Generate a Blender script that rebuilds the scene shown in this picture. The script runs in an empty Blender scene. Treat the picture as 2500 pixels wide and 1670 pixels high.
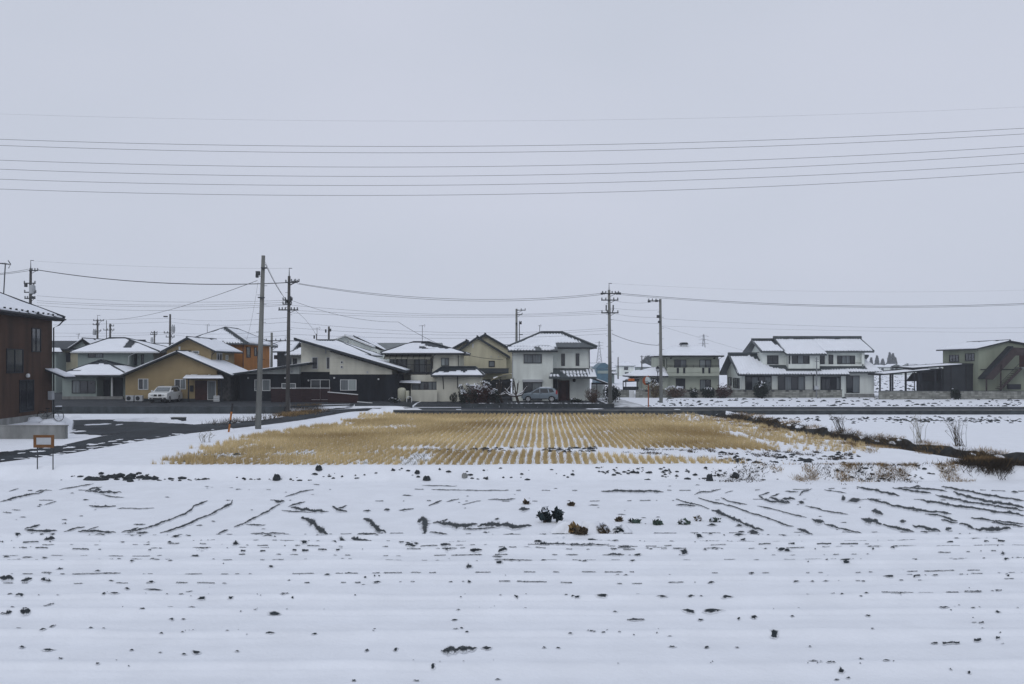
import bpy, math, random
import numpy as np
from mathutils import Vector, noise as mnoise
random.seed(11); rng = np.random.default_rng(11)
R = random.uniform

# ---------------------------------------------------------------- camera, sky, sun, exposure
scene = bpy.context.scene
C = scene.collection
F, HZ, CX, CH = 2100.0, 892.0, 1250.0, 4.3      # focal length and horizon in photo pixels, eye height in metres
cam = bpy.data.cameras.new('camera'); camo = bpy.data.objects.new('camera', cam); C.objects.link(camo)
camo.location = (0, 0, CH); camo.rotation_euler = (math.pi/2, 0, 0)
cam.sensor_width = 36; cam.lens = F/2500*36; cam.shift_y = (HZ-835)/2500
cam.clip_start = 0.1; cam.clip_end = 20000
scene.camera = camo

SUN_EL, SUN_AZ = math.radians(38), math.radians(205)
world = bpy.data.worlds.new('World'); scene.world = world; world.use_nodes = True
nt = world.node_tree; nt.nodes.clear()
wo = nt.nodes.new('ShaderNodeOutputWorld')
sky = nt.nodes.new('ShaderNodeTexSky'); sky.sky_type = 'NISHITA'; sky.sun_disc = False
sky.sun_elevation = SUN_EL; sky.sun_rotation = SUN_AZ; sky.air_density = 1.0; sky.dust_density = 3.0
b1 = nt.nodes.new('ShaderNodeBackground'); b1.inputs['Strength'].default_value = 0.05
hs = nt.nodes.new('ShaderNodeHueSaturation'); hs.inputs['Saturation'].default_value = 0.45
nt.links.new(sky.outputs[0], hs.inputs['Color']); nt.links.new(hs.outputs[0], b1.inputs['Color'])
# even overcast deck over the whole sky, with very soft large cloud mottling
tc = nt.nodes.new('ShaderNodeTexCoord'); mp = nt.nodes.new('ShaderNodeMapping'); mp.inputs['Scale'].default_value = (1, 1, 2.2)
ns = nt.nodes.new('ShaderNodeTexNoise'); ns.inputs['Scale'].default_value = 1.6; ns.inputs['Detail'].default_value = 3
cr = nt.nodes.new('ShaderNodeValToRGB')
cr.color_ramp.elements[0].position = 0.3; cr.color_ramp.elements[0].color = (0.512, 0.556, 0.645, 1)
cr.color_ramp.elements[1].position = 0.7; cr.color_ramp.elements[1].color = (0.570, 0.602, 0.700, 1)
nt.links.new(tc.outputs['Generated'], mp.inputs[0]); nt.links.new(mp.outputs[0], ns.inputs['Vector']); nt.links.new(ns.outputs[0], cr.inputs[0])
b2 = nt.nodes.new('ShaderNodeBackground'); b2.inputs['Strength'].default_value = 1.13
nt.links.new(cr.outputs[0], b2.inputs['Color'])
ad = nt.nodes.new('ShaderNodeMixShader'); ad.inputs[0].default_value = 0.9
nt.links.new(b1.outputs[0], ad.inputs[1]); nt.links.new(b2.outputs[0], ad.inputs[2]); nt.links.new(ad.outputs[0], wo.inputs['Surface'])

sl = bpy.data.lights.new('sun', 'SUN'); sl.energy = 0.55; sl.angle = math.radians(40); sl.color = (1, 0.97, 0.93)
so = bpy.data.objects.new('sun', sl); C.objects.link(so)
so.rotation_euler = (math.pi/2-SUN_EL, 0, math.radians(-25))
scene.view_settings.view_transform = 'Standard'; scene.view_settings.look = 'None'
scene.view_settings.exposure = 0.0; scene.view_settings.gamma = 1.0
scene.view_settings.use_curve_mapping = False
try: scene.cycles.volume_bounces = 1
except Exception: pass

# ---------------------------------------------------------------- helpers
def X(px, y): return (px-CX)*y/F
def Z(py, y): return CH-(py-HZ)*y/F
def P(px, py, y): return (X(px, y), y, Z(py, y))

def mat(name, col, rough=0.8, var=0.15, scale=3.0, bump=0.0, bscale=20.0, metal=0.0, spec=0.4, stretch=(1, 1, 1), island=0.0, alpha=1.0, col2=None):
    m = bpy.data.materials.new(name); m.use_nodes = True
    t = m.node_tree; p = t.nodes['Principled BSDF']
    p.inputs['Roughness'].default_value = rough; p.inputs['Metallic'].default_value = metal
    p.inputs['Specular IOR Level'].default_value = spec if rough < .5 else spec*.5; p.inputs['Alpha'].default_value = alpha
    co = t.nodes.new('ShaderNodeTexCoord'); mpn = t.nodes.new('ShaderNodeMapping'); mpn.inputs['Scale'].default_value = stretch
    t.links.new(co.outputs['Object'], mpn.inputs[0])
    n = t.nodes.new('ShaderNodeTexNoise'); n.inputs['Scale'].default_value = scale; n.inputs['Detail'].default_value = 5
    t.links.new(mpn.outputs[0], n.inputs['Vector'])
    r = t.nodes.new('ShaderNodeValToRGB')
    lo = [c*(1-var) for c in col]; hi = [min(1, c*(1+var)) for c in (col2 or col)]
    r.color_ramp.elements[0].position = 0.3; r.color_ramp.elements[0].color = (*lo, 1)
    r.color_ramp.elements[1].position = 0.7; r.color_ramp.elements[1].color = (*hi, 1)
    t.links.new(n.outputs[0], r.inputs[0]); out = r.outputs[0]
    if island:
        g = t.nodes.new('ShaderNodeNewGeometry'); h = t.nodes.new('ShaderNodeHueSaturation')
        mr = t.nodes.new('ShaderNodeMapRange'); mr.inputs['To Min'].default_value = 1-island; mr.inputs['To Max'].default_value = 1+island
        t.links.new(g.outputs['Random Per Island'], mr.inputs['Value']); t.links.new(mr.outputs[0], h.inputs['Value']); t.links.new(out, h.inputs['Color']); out = h.outputs[0]
    t.links.new(out, p.inputs['Base Color'])
    if bump:
        n2 = t.nodes.new('ShaderNodeTexNoise'); n2.inputs['Scale'].default_value = bscale; n2.inputs['Detail'].default_value = 6
        t.links.new(mpn.outputs[0], n2.inputs['Vector'])
        b = t.nodes.new('ShaderNodeBump'); b.inputs['Strength'].default_value = bump; b.inputs['Distance'].default_value = 0.05
        t.links.new(n2.outputs[0], b.inputs['Height']); t.links.new(b.outputs[0], p.inputs['Normal'])
    return m

def siding(name, col, var=0.12, period=0.3, rough=0.75, axis=2):
    """painted board wall: fine horizontal relief lines, weather streaks"""
    m = mat(name, col, rough, var*1.7, 0.9, stretch=(1.5, 1.5, 0.3))
    t = m.node_tree; p = t.nodes['Principled BSDF']; co = [n for n in t.nodes if n.type == 'TEX_COORD'][0]
    w = t.nodes.new('ShaderNodeTexWave'); w.bands_direction = 'XYZ'[axis]; w.wave_profile = 'SAW'
    w.inputs['Scale'].default_value = 0.314/period; w.inputs['Distortion'].default_value = 0
    t.links.new(co.outputs['Object'], w.inputs['Vector'])
    b = t.nodes.new('ShaderNodeBump'); b.inputs['Strength'].default_value = 0.5; b.inputs['Distance'].default_value = 0.02
    t.links.new(w.outputs[0], b.inputs['Height']); t.links.new(b.outputs[0], p.inputs['Normal'])
    return m

M = {}
M['snow'] = mat('snow', (0.80, 0.83, 0.88), 0.65, 0.035, 1.3, 0.35, 9.0, spec=0.25)
M['soil'] = mat('wet_soil', (0.022, 0.031, 0.037), 0.6, 0.4, 6.0, 0.9, 30.0, spec=0.4)
M['clod'] = mat('soil_clod', (0.030, 0.036, 0.040), 0.7, 0.4, 9.0, 0.9, 25.0)
M['asphalt'] = mat('wet_asphalt', (0.024, 0.030, 0.036), 0.72, 0.45, 0.5, 0.4, 60.0, spec=0.3, stretch=(1, 0.5, 1))
M['slush'] = mat('slush', (0.10, 0.115, 0.12), 0.35, 0.7, 1.2, 0.5, 12.0, col2=(0.42, 0.44, 0.46))
M['yard'] = mat('yard_gravel', (0.034, 0.039, 0.044), 0.85, 0.4, 1.2, 0.5, 40.0)
M['concrete'] = mat('concrete', (0.20, 0.205, 0.20), 0.85, 0.25, 2.0, 0.3, 25.0, stretch=(1, 1, 0.4))
M['dark_concrete'] = mat('damp_concrete', (0.045, 0.053, 0.058), 0.75, 0.35, 1.5, 0.3, 20.0, stretch=(1, 1, 0.4))
M['block'] = mat('concrete_block', (0.22, 0.225, 0.205), 0.9, 0.2, 2.0, 0.3, 20.0, island=0.3)
M['mortar'] = mat('mortar', (0.06, 0.06, 0.058), 0.9, 0.2, 4.0)
M['pole'] = mat('pole_concrete', (0.17, 0.175, 0.165), 0.85, 0.22, 1.2, 0.2, 20.0, stretch=(3, 3, 0.3))
M['dark_pole'] = mat('dark_pole', (0.075, 0.072, 0.068), 0.8, 0.3, 1.2, 0.2, 20.0, stretch=(3, 3, 0.3))
M['steel'] = mat('dark_steel', (0.05, 0.055, 0.06), 0.55, 0.2, 5.0, metal=0.3)
M['galv'] = mat('galvanised', (0.20, 0.21, 0.22), 0.5, 0.2, 5.0, metal=0.4)
M['wire'] = mat('wire', (0.035, 0.04, 0.045), 0.6, 0.1, 1.0)
M['brown'] = siding('brown_siding', (0.055, 0.030, 0.019), 0.2, 0.25)
M['beige'] = mat('beige_render', (0.29, 0.225, 0.125), 0.85, 0.12, 0.8, 0.15, 30.0)
M['orange'] = mat('orange_render', (0.42, 0.175, 0.045), 0.85, 0.12, 0.8, 0.15, 30.0)
M['cream'] = siding('cream_wall', (0.56, 0.555, 0.48), 0.08, 0.4)
M['yellow'] = siding('yellow_wall', (0.53, 0.50, 0.365), 0.08, 0.45)
M['white'] = siding('white_wall', (0.66, 0.70, 0.665), 0.07, 0.4)
M['offwhite'] = siding('offwhite_wall', (0.60, 0.635, 0.61), 0.09, 0.5)
M['greengrey'] = mat('green_grey_wall', (0.24, 0.285, 0.27), 0.85, 0.12, 0.6, 0.1, 30.0, stretch=(1.4, 1.4, 0.4))
M['palegreen'] = mat('pale_green_wall', (0.36, 0.385, 0.325), 0.85, 0.1, 0.6, 0.1, 30.0, stretch=(1.4, 1.4, 0.4))
M['workshop'] = mat('workshop_wall', (0.235, 0.26, 0.20), 0.85, 0.2, 0.5, 0.1, 30.0, stretch=(1.4, 1.4, 0.3))
M['black'] = siding('black_cladding', (0.010, 0.013, 0.018), 0.3, 0.2, axis=0)
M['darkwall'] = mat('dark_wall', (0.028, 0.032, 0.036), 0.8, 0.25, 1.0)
M['stone'] = mat('dark_stone_cladding', (0.055, 0.055, 0.055), 0.8, 0.5, 4.0, 0.5, 10.0)
M['roof'] = mat('dark_roof', (0.030, 0.038, 0.045), 0.6, 0.25, 2.0, 0.3, 15.0)
M['tile'] = mat('glazed_tile', (0.048, 0.060, 0.066), 0.45, 0.3, 2.5, 0.3, 12.0)
M['sheet'] = mat('sheet_roof', (0.14, 0.16, 0.165), 0.55, 0.2, 1.0)
M['trim'] = mat('dark_trim', (0.02, 0.023, 0.028), 0.6, 0.2, 4.0)
M['white_trim'] = mat('white_trim', (0.62, 0.64, 0.65), 0.6, 0.06, 4.0)
M['glass'] = mat('window_glass', (0.018, 0.022, 0.027), 0.1, 0.3, 0.8, spec=0.6)
M['curtain'] = mat('curtained_glass', (0.13, 0.15, 0.16), 0.25, 0.35, 2.5, spec=0.5, stretch=(5, 5, 0.2))
M['paleglass'] = mat('pale_glass', (0.30, 0.34, 0.34), 0.25, 0.15, 2.0, spec=0.5, stretch=(5, 5, 0.2))
M['door'] = mat('dark_red_door', (0.045, 0.016, 0.014), 0.5, 0.25, 3.0)
M['redwood'] = mat('dark_red_wood', (0.032, 0.015, 0.016), 0.7, 0.35, 3.0, stretch=(0.5, 1, 4))
M['poly'] = mat('polycarbonate', (0.20, 0.20, 0.17), 0.3, 0.1, 1.0)
M['amber'] = mat('amber_polycarbonate', (0.36, 0.32, 0.18), 0.35, 0.1, 1.0)
M['tank'] = mat('cream_tank', (0.50, 0.50, 0.40), 0.5, 0.08, 2.0)
M['straw'] = mat('rice_straw', (0.44, 0.315, 0.14), 0.85, 0.24, 0.14, island=0.3, col2=(0.56, 0.45, 0.25))
M['greystraw'] = mat('weathered_straw', (0.17, 0.15, 0.09), 0.9, 0.3, 0.5, island=0.4)
M['drygrass'] = mat('dry_grass', (0.20, 0.125, 0.05), 0.9, 0.35, 0.4, island=0.45, col2=(0.26, 0.18, 0.085))
M['deadgrass'] = mat('dead_grass', (0.055, 0.042, 0.028), 0.9, 0.35, 0.4, island=0.4)
M['leaf'] = mat('dark_leaf', (0.016, 0.024, 0.018), 0.7, 0.4, 2.0, island=0.5)
M['redleaf'] = mat('russet_leaf', (0.05, 0.02, 0.018), 0.8, 0.4, 2.0, island=0.5)
M['conifer'] = mat('conifer_needles', (0.03, 0.045, 0.04), 0.8, 0.3, 2.0, island=0.4)
M['bark'] = mat('bark', (0.045, 0.036, 0.03), 0.9, 0.3, 4.0, 0.5, 20.0)
M['twig'] = mat('brown_twig', (0.09, 0.06, 0.045), 0.9, 0.3, 4.0, island=0.3)
M['orange_paint'] = mat('orange_paint', (0.135, 0.062, 0.022), 0.55, 0.2, 4.0)
M['rust'] = mat('rusty_orange', (0.30, 0.085, 0.035), 0.7, 0.3, 5.0)
M['stake_orange'] = mat('stake_orange', (0.36, 0.13, 0.025), 0.6, 0.25, 4.0)
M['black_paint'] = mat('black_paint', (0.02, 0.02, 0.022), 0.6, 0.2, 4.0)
M['panel'] = mat('sign_panel', (0.38, 0.40, 0.42), 0.5, 0.06, 2.0)
M['mirror'] = mat('mirror_glass', (0.45, 0.5, 0.5), 0.08, 0.05, 1.0, metal=0.9)
M['car_white'] = mat('white_car_paint', (0.62, 0.64, 0.64), 0.25, 0.03, 1.0, spec=0.5)
M['car_silver'] = mat('silver_blue_car_paint', (0.17, 0.21, 0.245), 0.35, 0.04, 1.0, metal=0.35)
M['car_dark'] = mat('dark_car_paint', (0.06, 0.065, 0.07), 0.3, 0.04, 1.0)
M['rubber'] = mat('tyre_rubber', (0.015, 0.015, 0.016), 0.8, 0.2, 5.0)
M['alloy'] = mat('alloy_rim', (0.50, 0.51, 0.52), 0.35, 0.1, 5.0, metal=0.6)
M['lamp'] = mat('lamp_glass', (0.45, 0.48, 0.5), 0.15, 0.05, 1.0)
M['redlamp'] = mat('red_lamp', (0.28, 0.02, 0.025), 0.2, 0.1, 1.0)
M['plate'] = mat('number_plate', (0.6, 0.6, 0.58), 0.5, 0.02, 1.0)
M['blue'] = mat('blue_sheet', (0.07, 0.135, 0.18), 0.5, 0.1, 1.0)
M['stairs'] = mat('rusty_stair', (0.045, 0.034, 0.034), 0.7, 0.3, 3.0)
M['sign_orange'] = mat('sign_orange', (0.50, 0.13, 0.03), 0.6, 0.1, 2.0)

def soft_soil():
    m = M['soil']; t = m.node_tree; p = t.nodes['Principled BSDF']; src = p.inputs['Base Color'].links[0].from_socket
    at = t.nodes.new('ShaderNodeAttribute'); at.attribute_name = 'bare'
    co = [n for n in t.nodes if n.type == 'TEX_COORD'][0]
    n = t.nodes.new('ShaderNodeTexNoise'); n.inputs['Scale'].default_value = 11; n.inputs['Detail'].default_value = 5; n.inputs['Roughness'].default_value = .65; t.links.new(co.outputs['Object'], n.inputs['Vector'])
    a = t.nodes.new('ShaderNodeMath'); a.operation = 'MULTIPLY_ADD'; a.inputs[1].default_value = 1.5; t.links.new(n.outputs[0], a.inputs[0]); t.links.new(at.outputs['Fac'], a.inputs[2])
    r = t.nodes.new('ShaderNodeMapRange'); r.inputs['From Min'].default_value = .98; r.inputs['From Max'].default_value = 1.55; t.links.new(a.outputs[0], r.inputs['Value'])
    mx = t.nodes.new('ShaderNodeMix'); mx.data_type = 'RGBA'; mx.inputs['A'].default_value = (.80, .83, .88, 1); t.links.new(r.outputs[0], mx.inputs['Factor']); t.links.new(src, mx.inputs['B']); t.links.new(mx.outputs['Result'], p.inputs['Base Color'])
M['mud'] = mat('ditch_mud', (0.020, 0.021, 0.020), 0.75, 0.6, 4.0, 0.9, 25.0)
soft_soil()
ORG = {}
def tag(o, label=None, cat=None, group=None, kind=None):
    if label: o['label'] = label
    if cat: o['category'] = cat
    if group: o['group'] = group
    if kind: o['kind'] = kind
    return o
def thing(name, label, cat, loc=(0, 0, 0), group=None, rot=0.0, local=False):
    o = bpy.data.objects.new(name, None); C.objects.link(o); o.location = loc; o.rotation_euler = (0, 0, rot); o.empty_display_size = 0.3
    tag(o, label, cat, group); ORG[o.name] = Vector((0, 0, 0)) if (rot or local) else Vector(loc)
    return o

class MB:
    def __init__(s): s.v = []; s.f = []
    def add(s, vs, fs):
        o = len(s.v); s.v += [tuple(p) for p in vs]; s.f += [tuple(i+o for i in f) for f in fs]; return s
    def box(s, x0, x1, y0, y1, z0, z1):
        if x0 > x1: x0, x1 = x1, x0
        if y0 > y1: y0, y1 = y1, y0
        if z0 > z1: z0, z1 = z1, z0
        return s.add([(x0, y0, z0), (x1, y0, z0), (x1, y1, z0), (x0, y1, z0), (x0, y0, z1), (x1, y0, z1), (x1, y1, z1), (x0, y1, z1)],
                     [(3, 2, 1, 0), (4, 5, 6, 7), (0, 1, 5, 4), (1, 2, 6, 5), (2, 3, 7, 6), (3, 0, 4, 7)])
    def pbox(s, px0, px1, py0, py1, y0, dep):          # front face given in photo pixels at distance y0
        return s.box(X(px0, y0), X(px1, y0), y0, y0+dep, Z(py1, y0), Z(py0, y0))
    def prism(s, poly, vec):
        n = len(poly); v = Vector(vec); a = [Vector(p) for p in poly]; b = [p+v for p in a]
        return s.add(a+b, [tuple(range(n))[::-1], tuple(range(n, 2*n))]+[(i, (i+1) % n, n+(i+1) % n, n+i) for i in range(n)])
    def tube(s, pts, r, n=6, cap=True):
        pts = [Vector(p) for p in pts]; k = len(pts); rs = r if isinstance(r, (list, tuple)) else [r]*k; vs = []
        for i, p in enumerate(pts):
            d = (pts[min(i+1, k-1)]-pts[max(i-1, 0)]).normalized()
            a = d.cross(Vector((0, 0, 1)) if abs(d.z) < 0.9 else Vector((1, 0, 0))).normalized(); b = d.cross(a)
            vs += [p+(a*math.cos(2*math.pi*j/n)+b*math.sin(2*math.pi*j/n))*rs[i] for j in range(n)]
        fs = [(i*n+j, i*n+(j+1) % n, (i+1)*n+(j+1) % n, (i+1)*n+j) for i in range(k-1) for j in range(n)]
        if cap: fs += [tuple(range(n))[::-1], tuple(range((k-1)*n, k*n))]
        return s.add(vs, fs)
    def lathe(s, c, prof, n=12):                        # prof: (radius, height) about vertical axis at c
        pts = [[(c[0]+r*math.cos(2*math.pi*j/n), c[1]+r*math.sin(2*math.pi*j/n), c[2]+h) for j in range(n)] for r, h in prof]
        vs = [p for q in pts for p in q]; k = len(prof)
        fs = [(i*n+j, i*n+(j+1) % n, (i+1)*n+(j+1) % n, (i+1)*n+j) for i in range(k-1) for j in range(n)]
        return s.add(vs, fs+[tuple(range(n))[::-1], tuple(range((k-1)*n, k*n))])
    def build(s, name, m, parent=None, smooth=False, origin=None, bevel=0):
        me = bpy.data.meshes.new(name)
        og = Vector(origin) if origin is not None else (ORG.get(parent.name, Vector((0, 0, 0))) if parent else Vector((0, 0, 0)))
        me.from_pydata([(v[0]-og.x, v[1]-og.y, v[2]-og.z) for v in s.v], [], s.f); me.update()
        me.materials.append(M[m]); o = bpy.data.objects.new(name, me); C.objects.link(o)
        if parent: o.parent = parent; ORG[o.name] = og
        elif origin is not None: o.location = og
        if smooth: me.polygons.foreach_set('use_smooth', [True]*len(me.polygons))
        if bevel:
            b = o.modifiers.new('bevel', 'BEVEL'); b.width = bevel; b.segments = 2; b.limit_method = 'ANGLE'; b.angle_limit = math.radians(35)
        return o

def mesh_np(name, V, Fa, m, parent=None, smooth=False):
    V = np.asarray(V, np.float32); Fa = np.asarray(Fa, np.int32); k = Fa.shape[1]
    me = bpy.data.meshes.new(name); me.vertices.add(len(V)); me.vertices.foreach_set('co', V.ravel())
    me.loops.add(Fa.size); me.loops.foreach_set('vertex_index', Fa.ravel())
    me.polygons.add(len(Fa)); me.polygons.foreach_set('loop_start', np.arange(len(Fa), dtype=np.int32)*k)
    if smooth: me.polygons.foreach_set('use_smooth', np.ones(len(Fa), bool))
    me.update(calc_edges=True); me.validate()
    me.materials.append(M[m]); o = bpy.data.objects.new(name, me); C.objects.link(o)
    if parent: o.parent = parent
    return o

def ss(a, b, t):
    t = np.clip((np.asarray(t, float)-a)/(b-a), 0, 1); return t*t*(3-2*t)

# value noise, vectorised
_T = rng.random((256, 256))
def vn(x, y):
    x = np.asarray(x, float); y = np.asarray(y, float); xi = np.floor(x).astype(int); yi = np.floor(y).astype(int)
    fx = x-xi; fy = y-yi; fx = fx*fx*(3-2*fx); fy = fy*fy*(3-2*fy); g = lambda i, j: _T[i % 256, j % 256]
    return (g(xi, yi)*(1-fx)+g(xi+1, yi)*fx)*(1-fy)+(g(xi, yi+1)*(1-fx)+g(xi+1, yi+1)*fx)*fy
def fbm(x, y, o=3):
    s = 0; a = 0.5
    for i in range(o): s = s+a*(vn(x*2**i+17*i, y*2**i+31*i)-0.5); a *= 0.5
    return s

# ---------------------------------------------------------------- the ground
FZ = -0.45                                             # level of the near field
ROWS = [13.6, 15.2, 16.6, 17.6, 19.2, 20.7, 22.1, 23.0, 23.8]
def bank_y(x): return 35.3+0.25*np.sin(np.asarray(x)*0.23)+0.02*np.maximum(np.asarray(x)-14, 0)**1.5-0.06*np.maximum(-18-np.asarray(x), 0)
def ditch_x(y): return 17.3+(74-np.asarray(y, float))*0.112+0.35*np.sin(np.asarray(y)*0.21)
def yard_y(x): return 76.6+4.2*ss(-20.5, -15.5, x)
def h(x, y):
    x = np.asarray(x, float); y = np.asarray(y, float)
    by = bank_y(x)
    b = ss(0, 1.15, y-by)
    leftflat = ss(-20, -27, x)
    fur = 0
    if np.min(y) < 37:
      for i, ry in enumerate(ROWS):
          c = ry+0.012*(np.maximum(x-3, 0))**2*0.22+0.10*fbm(x*0.35+i*9, x*0+i, 2)*2
          fur = fur-0.03*np.exp(-((y-c+0.16)/0.06)**2)*(vn(x*0.35+i*3, x*0+i*5) > 0.3)+0.05*np.exp(-((y-c)/0.20)**2)*(0.6+1.2*vn(x*0.5+i*7, x*0+3*i))-0.035*np.exp(-((y-c+0.45)/0.25)**2)
    near = ss(36, 33, y)
    z = FZ*(1-b)+near*(fur+0.05*fbm(x*0.4, y*0.8)+0.02*fbm(x*2.3, y*2.6))
    z = z+0.07*np.exp(-((y-by-1.2)/0.6)**2)*(0.6+vn(x*0.9, y*0.5))+b*ss(76, 74, y)*ss(-17, -13, x+0.12*(y-40))*(0.06*fbm(x*0.5, y*0.5)+0.03*fbm(x*2.1+5, y*2.1))
    # bund and ditch at the right of the stubble
    dx = x-ditch_x(y); dm = ss(36.3, 38, y)*ss(76, 74.5, y)
    z = z+dm*(0.09*np.exp(-((dx+2.2)/1.0)**2)*(0.7+0.6*vn(x*1.2, y*0.8))+0.30*np.exp(-((dx-1.35)/0.5)**2)*(0.6+0.8*vn(x, y*0.7))-0.6*np.exp(-(dx/0.6)**4))
    # ramp of the left lane up to the cross road
    z = z+0.32*ss(-21, -12.5, x)*ss(68, 75.6, y)*ss(-9.5, -11.5, x)
    # cross road shelf with its retaining edge
    z = z+(0.32)*ss(75.36, 75.5, y)*ss(-11.5, -9.5, x)
    # left yards behind the low wall
    yw = yard_y(x); z = z+(0.6-0.32*ss(-21, -12.5, x))*ss(0.05, 0.25, y-yw)*ss(-9.0, -11.0, x)
    z = z+0.18*ss(82, 86, y)*ss(-11, -9, x)*ss(14, 11, x)+0.18*ss(82, 100, y)*ss(11, 14, x)
    # terrace of the brown house
    z = z+0.58*ss(-26.1, -26.5, x+0.5*np.maximum(y-50.3, 0))*ss(50.4, 50.7, y)*ss(69, 64, y)
    return z
def hz(x, y): return float(h(np.array([x]), np.array([y]))[0])
_YS = np.geomspace(9, 400, 420)
def hit(px, py):
    zz = CH-(py-HZ)*_YS/F; xx = (px-CX)*_YS/F; d = zz-h(xx, _YS); i = int(np.argmax(d <= 0))
    if d[i] > 0: i = len(_YS)-1
    y = _YS[i]
    if i > 0 and d[i] <= 0:
        ys = np.linspace(_YS[i-1], _YS[i], 24); d = CH-(py-HZ)*ys/F-h((px-CX)*ys/F, ys); y = ys[int(np.argmax(d <= 0))]
    return (px-CX)*y/F, y

def axis(pieces):
    out = []
    for a, b, st in pieces: out.append(np.arange(a, b, st))
    return np.concatenate(out)
gy = np.concatenate([axis([(-40, 4, 4), (4, 10, 0.5), (10, 26, 0.05), (26, 40, 0.09), (40, 68, 0.25), (68, 75, 0.2), (75, 78, 0.06), (78, 83, 0.15), (83, 110, 0.5)]), np.geomspace(110, 6000, 50)])
gxp = np.concatenate([axis([(0, 28, 0.2), (28, 50, 0.5)]), np.geomspace(50, 4000, 40)])
gx = np.concatenate([-gxp[:0:-1], gxp])
GX, GY = np.meshgrid(gx, gy); GZ = h(GX, GY)
nx, ny = len(gx), len(gy)
idx = np.arange(nx*ny).reshape(ny, nx)
quads = np.stack([idx[:-1, :-1], idx[:-1, 1:], idx[1:, 1:], idx[1:, :-1]], -1).reshape(-1, 4)
g = mesh_np('snowy_ground', np.stack([GX, GY, GZ], -1).reshape(-1, 3), quads, 'snow', smooth=True); g['kind'] = 'structure'

def resample(pl, n):
    pl = np.array(pl, float); d = np.r_[0, np.cumsum(np.hypot(*np.diff(pl, axis=0).T))]; t = np.linspace(0, d[-1], n)
    return np.stack([np.interp(t, d, pl[:, 0]), np.interp(t, d, pl[:, 1])], -1)
def drape(name, lo, hi, m, dz, nu=80, nv=10, jit=0.12, kind='structure', parent=None):
    """sheet between two ground polylines (world x,y), laid on the terrain"""
    a = resample(lo, nu); b = resample(hi, nu)
    a[:, 1] += jit*2*fbm(a[:, 0]*1.7, a[:, 1]*1.7+4, 4)*2; b[:, 1] += jit*2*fbm(b[:, 0]*1.7+9, b[:, 1]*1.7, 4)*2
    t = np.linspace(0, 1, nv)[:, None, None]; G = a[None]*(1-t)+b[None]*t
    Zs = h(G[..., 0], G[..., 1])+dz
    V = np.concatenate([G, Zs[..., None]], -1).reshape(-1, 3); id_ = np.arange(nu*nv).reshape(nv, nu)
    q = np.stack([id_[:-1, :-1], id_[:-1, 1:], id_[1:, 1:], id_[1:, :-1]], -1).reshape(-1, 4)
    o = mesh_np(name, V, q, m, parent, True)
    if kind: o['kind'] = kind
    return o
PX = lambda l: [hit(a, b) for a, b in l]

# left lane, with its branch towards the brown house, and the cross road with the lane going back
drape('left_lane', PX([(-60, 1137), (0, 1129), (179, 1106), (328, 1079), (465, 1058), (626, 1040), (700, 1031), (778, 1019)])+[(-14.0, 74.6), (-10.6, 76.2)],
      PX([(-60, 1115), (0, 1105), (149, 1089), (250, 1066), (345, 1050), (470, 1038), (560, 1032), (640, 1026), (720, 1014)])+[(-16.6, 78.8), (-10.6, 80.2)], 'asphalt', 0.035, 260, 14, 0.14)
drape('branch_lane', PX([(165, 1057), (250, 1064), (345, 1050.5), (470, 1038.5)]), PX([(178, 1026), (270, 1025), (360, 1031), (470, 1037)]), 'asphalt', 0.028, 120, 14, 0.3)
drape('cross_road', [(-11.2, 75.62), (10, 75.62), (40, 75.62), (75, 75.62)], [(-11.2, 80.6), (9, 80.9), (12, 81.8), (40, 82.0), (75, 82.2)], 'asphalt', 0.022, 260, 12, 0.06)
drape('back_lane', [(9.6, 81.2), (9.7, 88), (9.6, 95), (9.0, 103)], [(12.9, 81.2), (12.8, 84), (12.3, 92), (11.9, 103)], 'slush', 0.03, 60, 12, 0.1)
drape('left_yard', [(-70, 76.95), (-20.4, 76.95), (-15.0, 81.3), (-9.6, 81.5)], [(-90, 132), (-36, 132), (-30, 104), (-20, 104), (-9.6, 104)], 'yard', 0.03, 120, 16, 0.02)
drape('middle_yard', [(-9.4, 82.0), (0, 82.0), (9.3, 82.0)], [(-9.4, 104), (0, 104), (9.3, 104)], 'yard', 0.03, 80, 14, 0.03)
yy_ = np.arange(37.2, 75.1, .6)
drape('ditch_bed', [(float(ditch_x(q))-.25, q) for q in yy_], [(float(ditch_x(q))+.72+.55*float(vn(np.array([q*.9]), np.array([2.])) [0]), q) for q in yy_], 'mud', 0.03, 140, 12, 0.0)
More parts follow.
